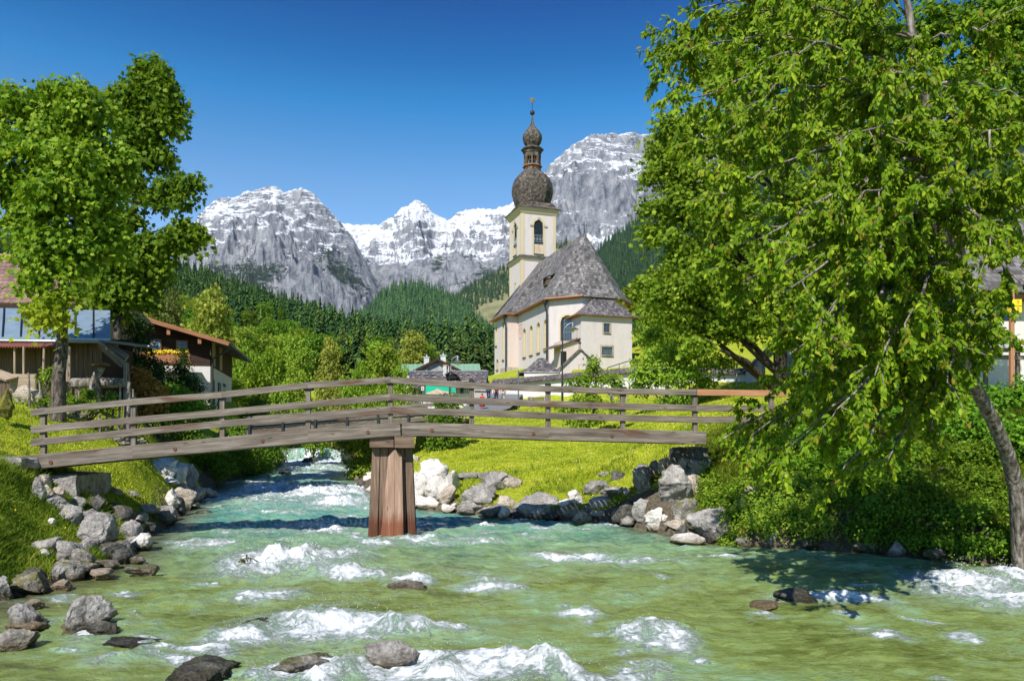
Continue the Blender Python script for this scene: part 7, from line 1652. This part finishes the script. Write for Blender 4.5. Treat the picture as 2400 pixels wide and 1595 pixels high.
# ------------------------------------------------------------ broadleaf trees of the valley
def proto_tree(seed, h, wd, n, size, per=14, airy=.0):
    blobs = []; r_ = np.random.default_rng(seed)
    for i in range(9):
        a = r_.uniform(0, 6.28); t = r_.uniform(.35, .95); q = wd * .3 * math.sin(math.pi * min(1, t * .9 + .12)) * r_.uniform(.3, 1.1)
        blobs.append((V3(q * math.cos(a), q * math.sin(a), h * t), (wd * .24, wd * .24, h * .13)))
    blobs.append((V3(0, 0, h * .6), (wd * .3, wd * .3, h * .28)))
    pos, nrm, ax, sz, rr2, cc = clump_leaves(blobs, n, size, wd * .05, per, .4, bias=.6)
    me = leaf_mesh('crown', pos, nrm, ax, sz, 'quad', rr2, None, .9)
    mb = MB(); mb.tube([(0, 0, -.4), (.1, 0, h * .3), (0, .1, h * .75)], [h * .018, h * .014, h * .004], 6, False)
    for c, r in blobs: mb.tube([V3(0, 0, h * .25), (V3(0, 0, h * .35) + c) / 2, c], [h * .009, h * .006, h * .002], 5, False)
    return me, mb.mesh('trunk')
PR = [proto_tree(300 + i, 10, 7.5, 2600, .42) for i in range(5)]
MATS = {}
def bt_tree(px, Y, h, wd, mat, label, group, pi, z=None):
    q = on(px, Y)
    if z is not None: q[2] = z
    root = empty('broadleaf_tree', q, label, 'tree', group, rz=rng.uniform(0, 6)); me, tm_ = PR[pi % 5]
    key = (pi % 5, mat)
    if key not in MATS:
        m2 = me.copy(); m2.materials.append(M[mat]); t2 = tm_.copy(); t2.materials.append(M['bark_pale' if mat in ('leaf_yellow', 'leaf_olive') else 'bark']); MATS[key] = (m2, t2)
    for nm, mm in (('crown', MATS[key][0]), ('trunk', MATS[key][1])): o = bpy.data.objects.new(nm, mm); COL.objects.link(o); o.parent = root
    root.scale = (wd / 7.5, wd / 7.5, h / 10); return root
# lower slope, spring green, seen between the chalet and the church
i = 0
for n_, pr, vr, hr_, lab, grp, mats in ((190, (330, 1010), (.02, .6), (9, 13), 'spring-green broadleaf tree on the lower valley side between chalet and church', 'spring-green trees on the lower valley side', ['leaf_bright', 'leaf_bright', 'leaf_yellow', 'leaf_maple', 'leaf_bush']),
                                   (60, (300, 1000), (.25, .85), (11, 16), 'lighter broadleaf tree scattered among the dark spruces', 'broadleaf trees scattered among the spruces', ['leaf_bush', 'leaf_maple_dark', 'leaf_bright'])):
    for j in range(n_):
        px = rng.uniform(*pr); v = rng.uniform(*vr)
        if lab.startswith('spring') and v > dec_line(px) + .02: v *= .7
        q = hL(np.array([px]), np.array([v]))[0]; h = rng.uniform(*hr_)
        bt_tree(px, q[1], h, h * rng.uniform(.75, 1.0), mats[rng.integers(len(mats))], lab, grp, i, q[2] - h * .06); r0 = bpy.context.scene.objects; i += 1
# valley-floor trees and bushes nearer by
for (px, yt, Y, wpx, mat, lab) in [(495, 672, 75, 125, 'leaf_yellow', 'tall airy yellow-green tree above the chalet roof'), (402, 690, 85, 90, 'leaf_olive', 'sparse olive-brown tree just bursting into leaf above the chalet'), (455, 760, 70, 90, 'leaf_bright', 'light green tree behind the chalet gable'),
                                   (575, 790, 95, 90, 'leaf_bright', 'light green tree right of the chalet eaves'), (640, 800, 100, 80, 'leaf_maple', 'mid-green tree in the valley bottom right of the chalet'), (705, 815, 105, 80, 'leaf_bright', 'light green rounded tree in the middle of the valley bottom'), (770, 800, 100, 70, 'leaf_yellow', 'yellow-green slim tree in the valley bottom'),
                                   (885, 785, 90, 110, 'leaf_bright', 'large light green tree left of the slate-roofed house'), (850, 840, 85, 70, 'leaf_maple', 'green tree at the left foot of the large light green one'), (940, 850, 82, 60, 'leaf_bright', 'small light green tree touching the slate-roofed house'), (600, 860, 85, 90, 'leaf_maple', 'low green tree behind the handrail, right of the chalet'),
                                   (690, 870, 80, 90, 'leaf_bright', 'low light green tree behind the middle of the left handrail'), (760, 870, 75, 80, 'leaf_yellow', 'low yellow-green tree behind the left handrail near the pier'), (820, 875, 72, 80, 'leaf_bright', 'low light green tree just left of the pier'), (545, 880, 75, 80, 'leaf_bright', 'light green shrub-like tree right of the white chalet wall'),
                                   (900, 890, 70, 60, 'leaf_bright', 'light green tree behind the crown of the footbridge'), (655, 905, 66, 80, 'leaf_bright', 'leafy light green bush-tree above the road bridge, left'), (735, 915, 62, 80, 'leaf_maple', 'leafy green bush-tree above the road bridge, middle'), (800, 912, 60, 70, 'leaf_yellow', 'leafy yellow-green bush-tree above the road bridge, right'), (600, 925, 58, 80, 'leaf_bush', 'dark green bush-tree at the left end of the road bridge'), (860, 915, 58, 60, 'leaf_bright', 'leafy light green bush-tree right of the yellow-green one')]:
    q = on(px, Y); top = P(px, yt, Y)[2]; h = max(2.0, top - q[2]); bt_tree(px, Y, h, wpx / F * Y * 1.15, mat, lab, None, i); i += 1
# slope right of the church
for j in range(34):
    px = rng.uniform(1500, 1960); Y = rng.uniform(92, 150); h = rng.uniform(6, 11); bt_tree(px, Y, h, h * .95, ['leaf_maple', 'leaf_bush', 'leaf_bright', 'leaf_maple_dark'][j % 4], 'broadleaf tree on the meadow slope right of the church', 'trees on the meadow slope right of the church', i); i += 1
for j in range(26):
    px = rng.uniform(1950, 2500); Y = rng.uniform(60, 110); h = rng.uniform(7, 13); bt_tree(px, Y, h, h * .9, ['leaf_bush', 'leaf_maple_dark', 'leaf_olive'][j % 3], 'broadleaf tree on the slope behind the white house', 'trees on the slope behind the white house', i); i += 1
for (px, yt, Y, wpx, mat, lab) in [(1520, 690, 80, 70, 'leaf_maple', 'bright bush-tree against the right corner of the sacristy'), (1555, 760, 72, 80, 'leaf_bright', 'light green tree on the meadow beside the sacristy'), (1600, 730, 66, 110, 'leaf_maple', 'green tree under the maple limbs right of the sacristy')]:
    q = on(px, Y); h = max(2.0, P(px, yt, Y)[2] - q[2]); bt_tree(px, Y, h, wpx / F * Y * 1.15, mat, lab, None, i); i += 1
# young trees on the lawn
b = on(1385, 41)
tree('apple_tree', 'young crooked apple tree on the lawn behind the right handrail', 'tree', b, [b - UP * .1, P(1378, 1000, 41), P(1392, 960, 41), P(1398, 910, 41), P(1392, 850, 41)], [.13, .1, .08, .06, .03],
     [B(1392, 845, 41, 36, 40), B(1395, 880, 41, 90, 50), B(1352, 895, 41, 60, 40), B(1438, 890, 41, 60, 36), B(1380, 930, 41, 120, 50), B(1335, 950, 41, 80, 36), B(1440, 945, 41, 60, 40), B(1350, 985, 41, 60, 40), B(1400, 975, 41, 60, 30)], 3600, .17, 'leaf_maple', 'bark', None, cl_r=.16, per=10, aspect=.7)
b = on(1560, 47)
tree('apple_tree', 'wider bushy apple tree under the maple, right of the young one', 'tree', b, [b - UP * .1, P(1560, 950, 47), P(1565, 900, 47), P(1570, 850, 47)], [.16, .13, .1, .05],
     [B(1580, 815, 47, 120, 70), B(1520, 855, 47, 110, 70), B(1620, 850, 47, 120, 80), B(1560, 880, 47, 180, 80), B(1660, 890, 47, 80, 60), B(1500, 900, 47, 60, 60), B(1580, 935, 47, 150, 50), B(1530, 780, 48, 60, 60), B(1690, 850, 47, 60, 60)], 9000, .2, 'leaf_bright', 'bark', None, cl_r=.2, per=12, aspect=.7)
def bush(name, label, cat, base, blobs, n, size, mat, kind='quad', cl=.16, per=14, stems=True):
    root = empty(name, base, label, cat); mb = MB()
    for c, r in blobs:
        for j in range(2): d = runit(1)[0] * np.array(r) * .7; mb.tube([base, (base + c) / 2 + runit(1)[0] * .1, c + d], [.035, .02, .006], 5, False)
    mb.build('stems', M['bark'], root); pos, nrm, ax, sz, r_, cc = clump_leaves(blobs, n, size, cl, per, .4, bias=.55)
    link_mesh('foliage', leaf_mesh('foliage', pos - base, nrm, ax, sz, kind, r_, None, .75), M[mat], root); return root
b = on(1052, 41)
lb = bush('lilac_bush', 'dark green lilac bush with faint pink blooms standing on the lawn behind the bridge', 'bush', b, [B(1050, 945, 41, 60, 40), B(1045, 985, 41, 80, 60), B(1050, 1030, 41, 70, 46), B(1020, 1045, 41, 40, 20)], 5200, .15, 'leaf_bush')
pos, nrm, ax, sz, r_, cc = clump_leaves([B(1050, 925, 41, 70, 14), B(1055, 975, 41, 90, 60)], 400, .09, .06, 16); link_mesh('blossom', leaf_mesh('blossom', pos - wloc(lb), nrm, ax, sz, 'quad', r_), M['lilac'], lb)
b = on(520, 50)
bush('willow_bush', 'big dark bush overhanging the left bank upstream of the bridge', 'bush', b, [BG(470, 1060, 90, 60), BG(500, 1085, 90, 60), BG(530, 1060, 110, 70), B(540, 1050, 48, 150, 80), B(610, 1050, 52, 110, 60), B(520, 1085, 47, 130, 50), B(590, 1085, 50, 100, 50), B(450, 1020, 48, 120, 50), B(560, 1010, 52, 160, 50), B(640, 1035, 55, 60, 40)], 30000, .15, 'leaf_bush', cl=.22)
b = on(400, 38)
bush('hedge_bush', 'green bush on top of the left bank under the handrail', 'bush', b, [B(390, 1000, 40, 130, 60), B(440, 1040, 40, 120, 40), B(330, 1015, 38, 100, 40), B(360, 965, 40, 120, 60), B(300, 985, 38, 60, 40)], 12000, .14, 'leaf_maple_dark', cl=.2)
bush('willow_bush', 'bright green willow bush at the water left of the pier', 'bush', on(845, 46), [B(840, 1030, 46, 80, 40), B(850, 1065, 46, 80, 50), B(845, 1095, 45, 60, 40), B(880, 1050, 46, 60, 50), B(815, 1040, 50, 40, 30), B(880, 1020, 48, 80, 40)], 9000, .14, 'leaf_bright', cl=.2)
bush('willow_bush', 'shaded bush behind the weir at the end of the river', 'bush', on(740, 82), [B(700, 1030, 82, 120, 40), B(770, 1030, 80, 110, 40), B(830, 1020, 78, 90, 50), B(650, 1020, 80, 80, 50), B(740, 1000, 85, 200, 40)], 12000, .2, 'leaf_maple_dark', cl=.35)
bush('thuja', 'dark feathery thuja left of the chalet balcony', 'bush', on(322, 40), [B(322, 770, 40, 50, 60), B(322, 820, 40, 80, 60), B(330, 870, 40, 110, 60), B(300, 850, 40, 70, 60), B(360, 860, 40, 60, 40), B(320, 900, 40, 110, 50)], 9000, .13, 'leaf_thuja', cl=.18)
bush('young_spruce', 'young dark spruce before the white chalet wall', 'bush', on(428, 42), [B(428, 828, 42, 16, 30), B(427, 855, 42, 36, 40), B(428, 880, 42, 66, 40), B(428, 905, 42, 90, 36), B(425, 930, 42, 100, 40)], 7000, .11, 'leaf_thuja', cl=.14)
bush('rust_maple_shrub', 'young shrub with rust-orange leaves before the chalet', 'bush', on(340, 34), [B(325, 880, 34, 46, 46), B(345, 910, 34, 70, 50), B(335, 945, 34, 60, 30), B(370, 925, 34, 50, 40)], 2600, .13, 'leaf_rust', cl=.16, per=8)
bush('garden_shrub', 'green shrub behind the first handrail posts on the left', 'bush', on(380, 36), [B(390, 925, 36, 110, 60), B(430, 950, 36, 90, 50), B(340, 960, 36, 100, 40), B(300, 930, 35, 40, 40), B(470, 960, 38, 60, 60)], 9000, .13, 'leaf_bush', cl=.18)
bush('garden_shrub', 'small green shrub between the maple trunk and the wooden box', 'bush', on(85, 28.5), [B(75, 928, 28.5, 60, 30), B(100, 940, 28, 60, 24), B(112, 885, 29.5, 26, 40), B(122, 870, 29.5, 14, 24), B(60, 940, 28, 30, 20)], 3000, .11, 'leaf_maple', cl=.12, per=10)
bush('garden_shrub', 'low green plants in the garden bed under the bird table', 'bush', on(200, 27.8), [B(170, 940, 27.8, 70, 16), B(205, 918, 28, 24, 12), B(240, 945, 27.6, 60, 16), B(150, 925, 28, 26, 16), B(262, 925, 28, 20, 16)], 2400, .1, 'leaf_maple', cl=.12, per=8)
bush('ivy_patch', 'yellow-green ivy and brambles hanging over the right bank rocks', 'bush', on(1680, 22.5), [BG(1660, 1130, 90, 40), BG(1690, 1170, 90, 60), BG(1730, 1210, 80, 60), BG(1640, 1100, 40, 40), BG(1740, 1150, 90, 60), BG(1720, 1260, 60, 30)], 9000, .075, 'leaf_maple', cl=.12)
bush('bramble_patch', 'leafy brambles on the right bank under the cherry', 'bush', on(1850, 21), [BG(1800, 1160, 120, 60), BG(1860, 1180, 120, 60), BG(1800, 1215, 90, 50), BG(1900, 1220, 120, 50), BG(1950, 1160, 120, 50), BG(1870, 1125, 160, 40)], 14000, .08, 'leaf_bright', cl=.13)
bush('bramble_patch', 'shaded brambles at the foot of the bank below the cherry trunk', 'bush', on(2150, 19), [BG(2050, 1230, 120, 60), BG(2150, 1250, 120, 50), BG(2250, 1260, 120, 50), BG(2350, 1260, 120, 50), BG(2100, 1180, 160, 50), BG(2250, 1190, 140, 50)], 14000, .085, 'leaf_bush', cl=.13)
bush('hedge_bush', 'tall shaded hedge between the cherry trunk and the white house', 'bush', on(2300, 28), [BG(2100, 930, 160, 90), BG(2230, 930, 160, 90), BG(2350, 950, 160, 100), BG(2440, 930, 140, 120), BG(2160, 980, 160, 70), BG(2280, 1000, 160, 80), BG(2400, 1020, 140, 90), BG(2000, 960, 140, 70)], 20000, .13, 'leaf_bush', cl=.2)
bush('hedge_bush', 'leafy bushes on the bank crest under the cherry, right of the bridge end', 'bush', on(1900, 24), [BG(1800, 1040, 140, 60), BG(1900, 1020, 150, 80), BG(2000, 1040, 160, 80), BG(1960, 1090, 160, 70), BG(1830, 1090, 140, 60), BG(2090, 1060, 140, 80), BG(2100, 1120, 150, 60)], 20000, .1, 'leaf_maple_dark', cl=.16)
bush('bramble_patch', 'dense sunlit leafy scrub on the slope left of the cherry trunk', 'bush', on(2250, 20), [BG(2160, 1150, 150, 60), BG(2260, 1120, 150, 70), BG(2330, 1180, 120, 70), BG(2200, 1060, 140, 60), BG(2310, 1060, 90, 60), BG(2420, 1150, 120, 90), BG(2390, 1240, 120, 60), BG(2060, 1120, 130, 70)], 22000, .085, 'leaf_maple_dark', cl=.14)
# branch caught in the river
fb = empty('floating_branch', P(590, 1320, 16.2), 'small leafy branch stuck above the white wave left of the pier', 'branch')
mb = MB(); Yf_ = 16.6; mb.tube([P(572, 1308, Yf_), P(592, 1308, Yf_), P(608, 1318, Yf_), P(616, 1325, Yf_), P(622, 1345, Yf_)], [.012, .014, .015, .016, .02], 6); mb.tube([P(608, 1318, Yf_), P(622, 1312, Yf_), P(632, 1304, Yf_)], [.012, .009, .006], 5); mb.tube([P(612, 1322, Yf_), P(598, 1335, Yf_)], [.01, .008], 5); mb.build('twig', M['bark'], fb)
pos, nrm, ax, sz, r_, cc = clump_leaves([B(572, 1306, Yf_, 22, 10), B(596, 1336, Yf_, 26, 20)], 150, .07, .04, 6, 1.2); link_mesh('leaves', leaf_mesh('leaves', pos - wloc(fb), nrm, ax, sz, 'oval', r_), M['leaf_olive'], fb)

# ------------------------------------------------------------ grass
def blades(name, label, n, fn, hgt, mat, wd=.012, lean=.5, cat='grass'):
    P0 = fn(n); n = len(P0); h = hgt(P0) * rng.uniform(.5, 1.3, n); a = rng.uniform(0, 6.28, n); side = np.stack([np.cos(a), np.sin(a), a * 0], -1)
    ln = rng.normal(size=(n, 3)) * lean; ln[:, 2] = 0; w_ = (wd * (P0[:, 1] / 18) ** .8)[:, None]
    m_ = P0 + UP * (h * .55)[:, None] + ln * (h * .3)[:, None]; t = P0 + UP * (h * .9)[:, None] + ln * (h * .95)[:, None]
    v = np.stack([P0 - side * w_, P0 + side * w_, m_ + side * w_ * .7, m_ - side * w_ * .7, t], 1).reshape(-1, 3); b_ = np.arange(n)[:, None] * 5
    f = np.stack([b_ + [0, 1, 2], b_ + [0, 2, 3], b_ + [3, 2, 4]], 1).reshape(-1, 3); o0 = v.mean(0)
    o = link_mesh(name, np_mesh(name, v - o0, f, None, False, {'rnd': np.repeat(np.clip(.45 + fbm(P0 * np.array([1.2, 1.2, 0]), 3) * .6 + rng.normal(size=n) * .18, 0, 1), 3)}), M[mat]); o.location = o0
    return tag(o, label, cat, kind='stuff')
def region(px0, px1, Y0, Y1, thr=.25, dens=None):
    def fn(n):
        Y = np.exp(rng.uniform(math.log(Y0), math.log(Y1), n)); px = rng.uniform(px0, px1, n); x = (px - 1200) / F * Y; d = bank_d(x, Y); k = d > thr
        x, Y, d = x[k], Y[k], d[k]
        nz_ = fbm(np.stack([x * .8, Y * .8, x * 0], -1), 3); k = nz_ > (-.8 if dens is None else dens); x, Y = x[k], Y[k]
        return np.stack([x, Y, ground_z(x, Y) - .01], -1)
    return fn
blades('grass', 'tufted grass on the near left bank', 60000, region(-150, 330, 12.5, 21, .15), lambda p: .09 + .16 * sstep(-.2, .5, fbm(p * np.array([.9, .9, 0]) + 3, 2)), 'blade')
blades('grass', 'long grass tufts growing between the rocks of both banks', 16000, lambda n: np.concatenate([region(-100, 470, 13, 36, .05, -.05)(n), region(930, 1720, 20, 33, .02, .0)(n)]), lambda p: .14 + .2 * sstep(-.1, .5, fbm(p * np.array([1.3, 1.3, 0]) + 13, 2)), 'blade', .009, .7)
blades('grass', 'mown grass on the left slope behind the bridge', 50000, region(-60, 520, 21, 38, .3), lambda p: .05 + .05 * sstep(0, .5, fbm(p * .7, 2)), 'blade_lawn', .012)
blades('grass', 'tall shaded grass on the right bank under the cherry', 120000, region(1630, 2460, 16.5, 26, .1), lambda p: .16 + .3 * sstep(-.2, .5, fbm(p * np.array([.8, .8, 0]) + 9, 2)), 'blade', .011, .6)
blades('grass', 'mown lawn between the river and the churchyard wall', 150000, region(930, 1900, 25, 64, .1), lambda p: .06 + .06 * sstep(0, .6, fbm(p * .5 + 5, 3)), 'blade_lawn', .013)

def flowers(name, label, n, fn, mat, sz):
    P0 = fn(n); n = len(P0); P0[:, 2] += rng.uniform(.07, .14, n); nrm = np.tile([-.2, -.5, .8], (n, 1)) + rng.normal(size=(n, 3)) * .2; ax = runit(n)
    o0 = P0.mean(0); o = link_mesh(name, leaf_mesh(name, P0 - o0, nrm, ax, sz * rng.uniform(.7, 1.3, n), 'palm', None, None), M[mat]); o.location = o0; tag(o, label, 'flowers', kind='stuff')
flowers('lawn_flowers', 'scattered white daisies in the lawn', 350, region(930, 1900, 26, 58, .3), 'white_paint', .035)
flowers('lawn_flowers', 'scattered yellow dandelions in the grass of both banks', 500, lambda n: np.concatenate([region(930, 1900, 26, 58, .3)(n), region(-50, 450, 14, 36, .4)(n // 3)]), 'flower_yellow', .045)
# ------------------------------------------------------------ walkers on the road
def person(px, Y, h, label, shirt, legs, hair='hair', rz=0., stride=.1, pack=None, skirt=False, armlift=0.):
    b = on(px, Y); b[2] = max(b[2], float(np.interp(Y, pts_road[:, 1], pts_road[:, 2]))) if 50 < Y < 76 else b[2]
    root = empty('person', b, label, 'person', rz=rz); s = h / 1.75
    J = {'pel': (0, 0, .95), 'sp': (0, 0, 1.12), 'ch': (0, 0, 1.33), 'nk': (0, .0, 1.48), 'hd': (0, -.0, 1.58), 'ht': (0, 0, 1.7),
         'hl': (-.09, 0, .9), 'kl': (-.1, stride * .6, .5), 'al': (-.1, stride, .08), 'tl': (-.11, stride + .14, .03), 'hr': (.09, 0, .9), 'kr': (.1, -stride * .2, .5), 'ar': (.1, -stride, .1), 'tr': (.11, -stride + .14, .04),
         'sl': (-.18, 0, 1.42), 'el': (-.25, -.03, 1.14), 'wl': (-.24, .12 + armlift, .92), 'fl': (-.23, .15 + armlift, .82), 'sr': (.18, 0, 1.42), 'er': (.25, -.05, 1.14), 'wr': (.24, .06, .9), 'fr': (.23, .08, .8)}
    Rd = {'pel': .15, 'sp': .13, 'ch': .155, 'nk': .058, 'hd': .085, 'ht': .07, 'hl': .09, 'kl': .06, 'al': .04, 'tl': .035, 'hr': .09, 'kr': .06, 'ar': .04, 'tr': .035, 'sl': .06, 'el': .042, 'wl': .03, 'fl': .028, 'sr': .06, 'er': .042, 'wr': .03, 'fr': .028}
    E = [('pel', 'sp'), ('sp', 'ch'), ('ch', 'nk'), ('nk', 'hd'), ('hd', 'ht'), ('pel', 'hl'), ('hl', 'kl'), ('kl', 'al'), ('al', 'tl'), ('pel', 'hr'), ('hr', 'kr'), ('kr', 'ar'), ('ar', 'tr'), ('ch', 'sl'), ('sl', 'el'), ('el', 'wl'), ('wl', 'fl'), ('ch', 'sr'), ('sr', 'er'), ('er', 'wr'), ('wr', 'fr')]
    def skin(name, keys, scale, mat, z=None):
        ks = [k for k in J if k in keys]; me = bpy.data.meshes.new(name); me.from_pydata([tuple(s * c for c in J[k]) for k in ks], [(ks.index(a), ks.index(b_)) for a, b_ in E if a in ks and b_ in ks], []); o = link_mesh(name, me, M[mat], root)
        md = o.modifiers.new('s', 'SKIN'); 
        if not me.skin_vertices: me.skin_vertices.new()
        for k, sv in zip(ks, me.skin_vertices[0].data): r_ = Rd[k] * s * scale; sv.radius = (r_ * (1.15 if k in ('ch', 'pel') else 1), r_ * (.8 if k in ('ch', 'pel') else 1)); sv.use_root = (k == ks[0])
        sm_ = o.modifiers.new('d', 'SUBSURF'); sm_.levels = 1; sm_.render_levels = 2; return o
    skin('body', set(J), 1.0, 'skin')
    skin('shirt', {'pel', 'sp', 'ch', 'sl', 'el', 'sr', 'er'}, 1.13, shirt)
    if skirt:
        mb = MB(); mb.lathe((0, 0, 0), [(.36 * s, .3 * s), (.3 * s, .6 * s), (.17 * s, 1.05 * s), (.05 * s, 1.06 * s)], 14); link_mesh('skirt', mb.mesh('skirt', smooth=True), M[legs], root)
    else: skin('trousers', {'pel', 'hl', 'kl', 'al', 'hr', 'kr', 'ar'}, 1.14, legs)
    mb = MB(); mb.lathe(V3(0, -.015, 1.63) * s, [(.02, .12 * s), (.075 * s, .085 * s), (.1 * s, .02 * s), (.098 * s, -.06 * s), (.06 * s, -.1 * s)][::-1], 12); link_mesh('hair', mb.mesh('hair', smooth=True), M[hair], root)
    if pack:
        v, f = ICO[3]; q = np.sign(v) * np.abs(v) ** .7 * np.array([.17, .12, .24]) * s + np.array([0, -.2, 1.22]) * s; link_mesh('backpack', np_mesh('backpack', q, f, None, True), M[pack], root)
    return root
pts_road = pts if False else ROADPTS
person(1163, 70, 1.78, 'hiker in a yellow shirt and dark shorts carrying a maroon backpack, walking away', 'cloth_yellow', 'cloth_navy', rz=.1, pack='cloth_maroon')
person(1179, 70.6, 1.72, 'dark-haired walker in a brown shirt and light trousers beside the hiker', 'cloth_brown', 'gravel', rz=-.15)
person(1130, 67, 1.35, 'child in a long red dress walking on the road', 'cloth_red', 'cloth_red', rz=.2, skirt=True)
person(1145, 71.5, 1.8, 'walker in a blue jacket and jeans left of the hiker', 'cloth_blue', 'cloth_navy', rz=-.1, stride=.14)

# ------------------------------------------------------------ haze over the valley
ht_ = float(MZ.max()) + 40; mb = MB(); mb.box((0, 4000, (ht_ - 80) / 2), (12000, 8300, ht_ + 80)); hz = mb.build('haze', []); tag(hz, 'thin blue valley haze', 'haze', kind='stuff')
hm = bpy.data.materials.new('haze'); hm.use_nodes = True; hn = hm.node_tree; hn.nodes.clear(); ho = hn.nodes.new('ShaderNodeOutputMaterial'); pv = hn.nodes.new('ShaderNodeVolumePrincipled')
pv.inputs['Color'].default_value = (.6, .78, 1, 1); pv.inputs['Density'].default_value = 1.8e-5; hn.links.new(pv.outputs[0], ho.inputs['Volume']); hz.data.materials.append(hm)
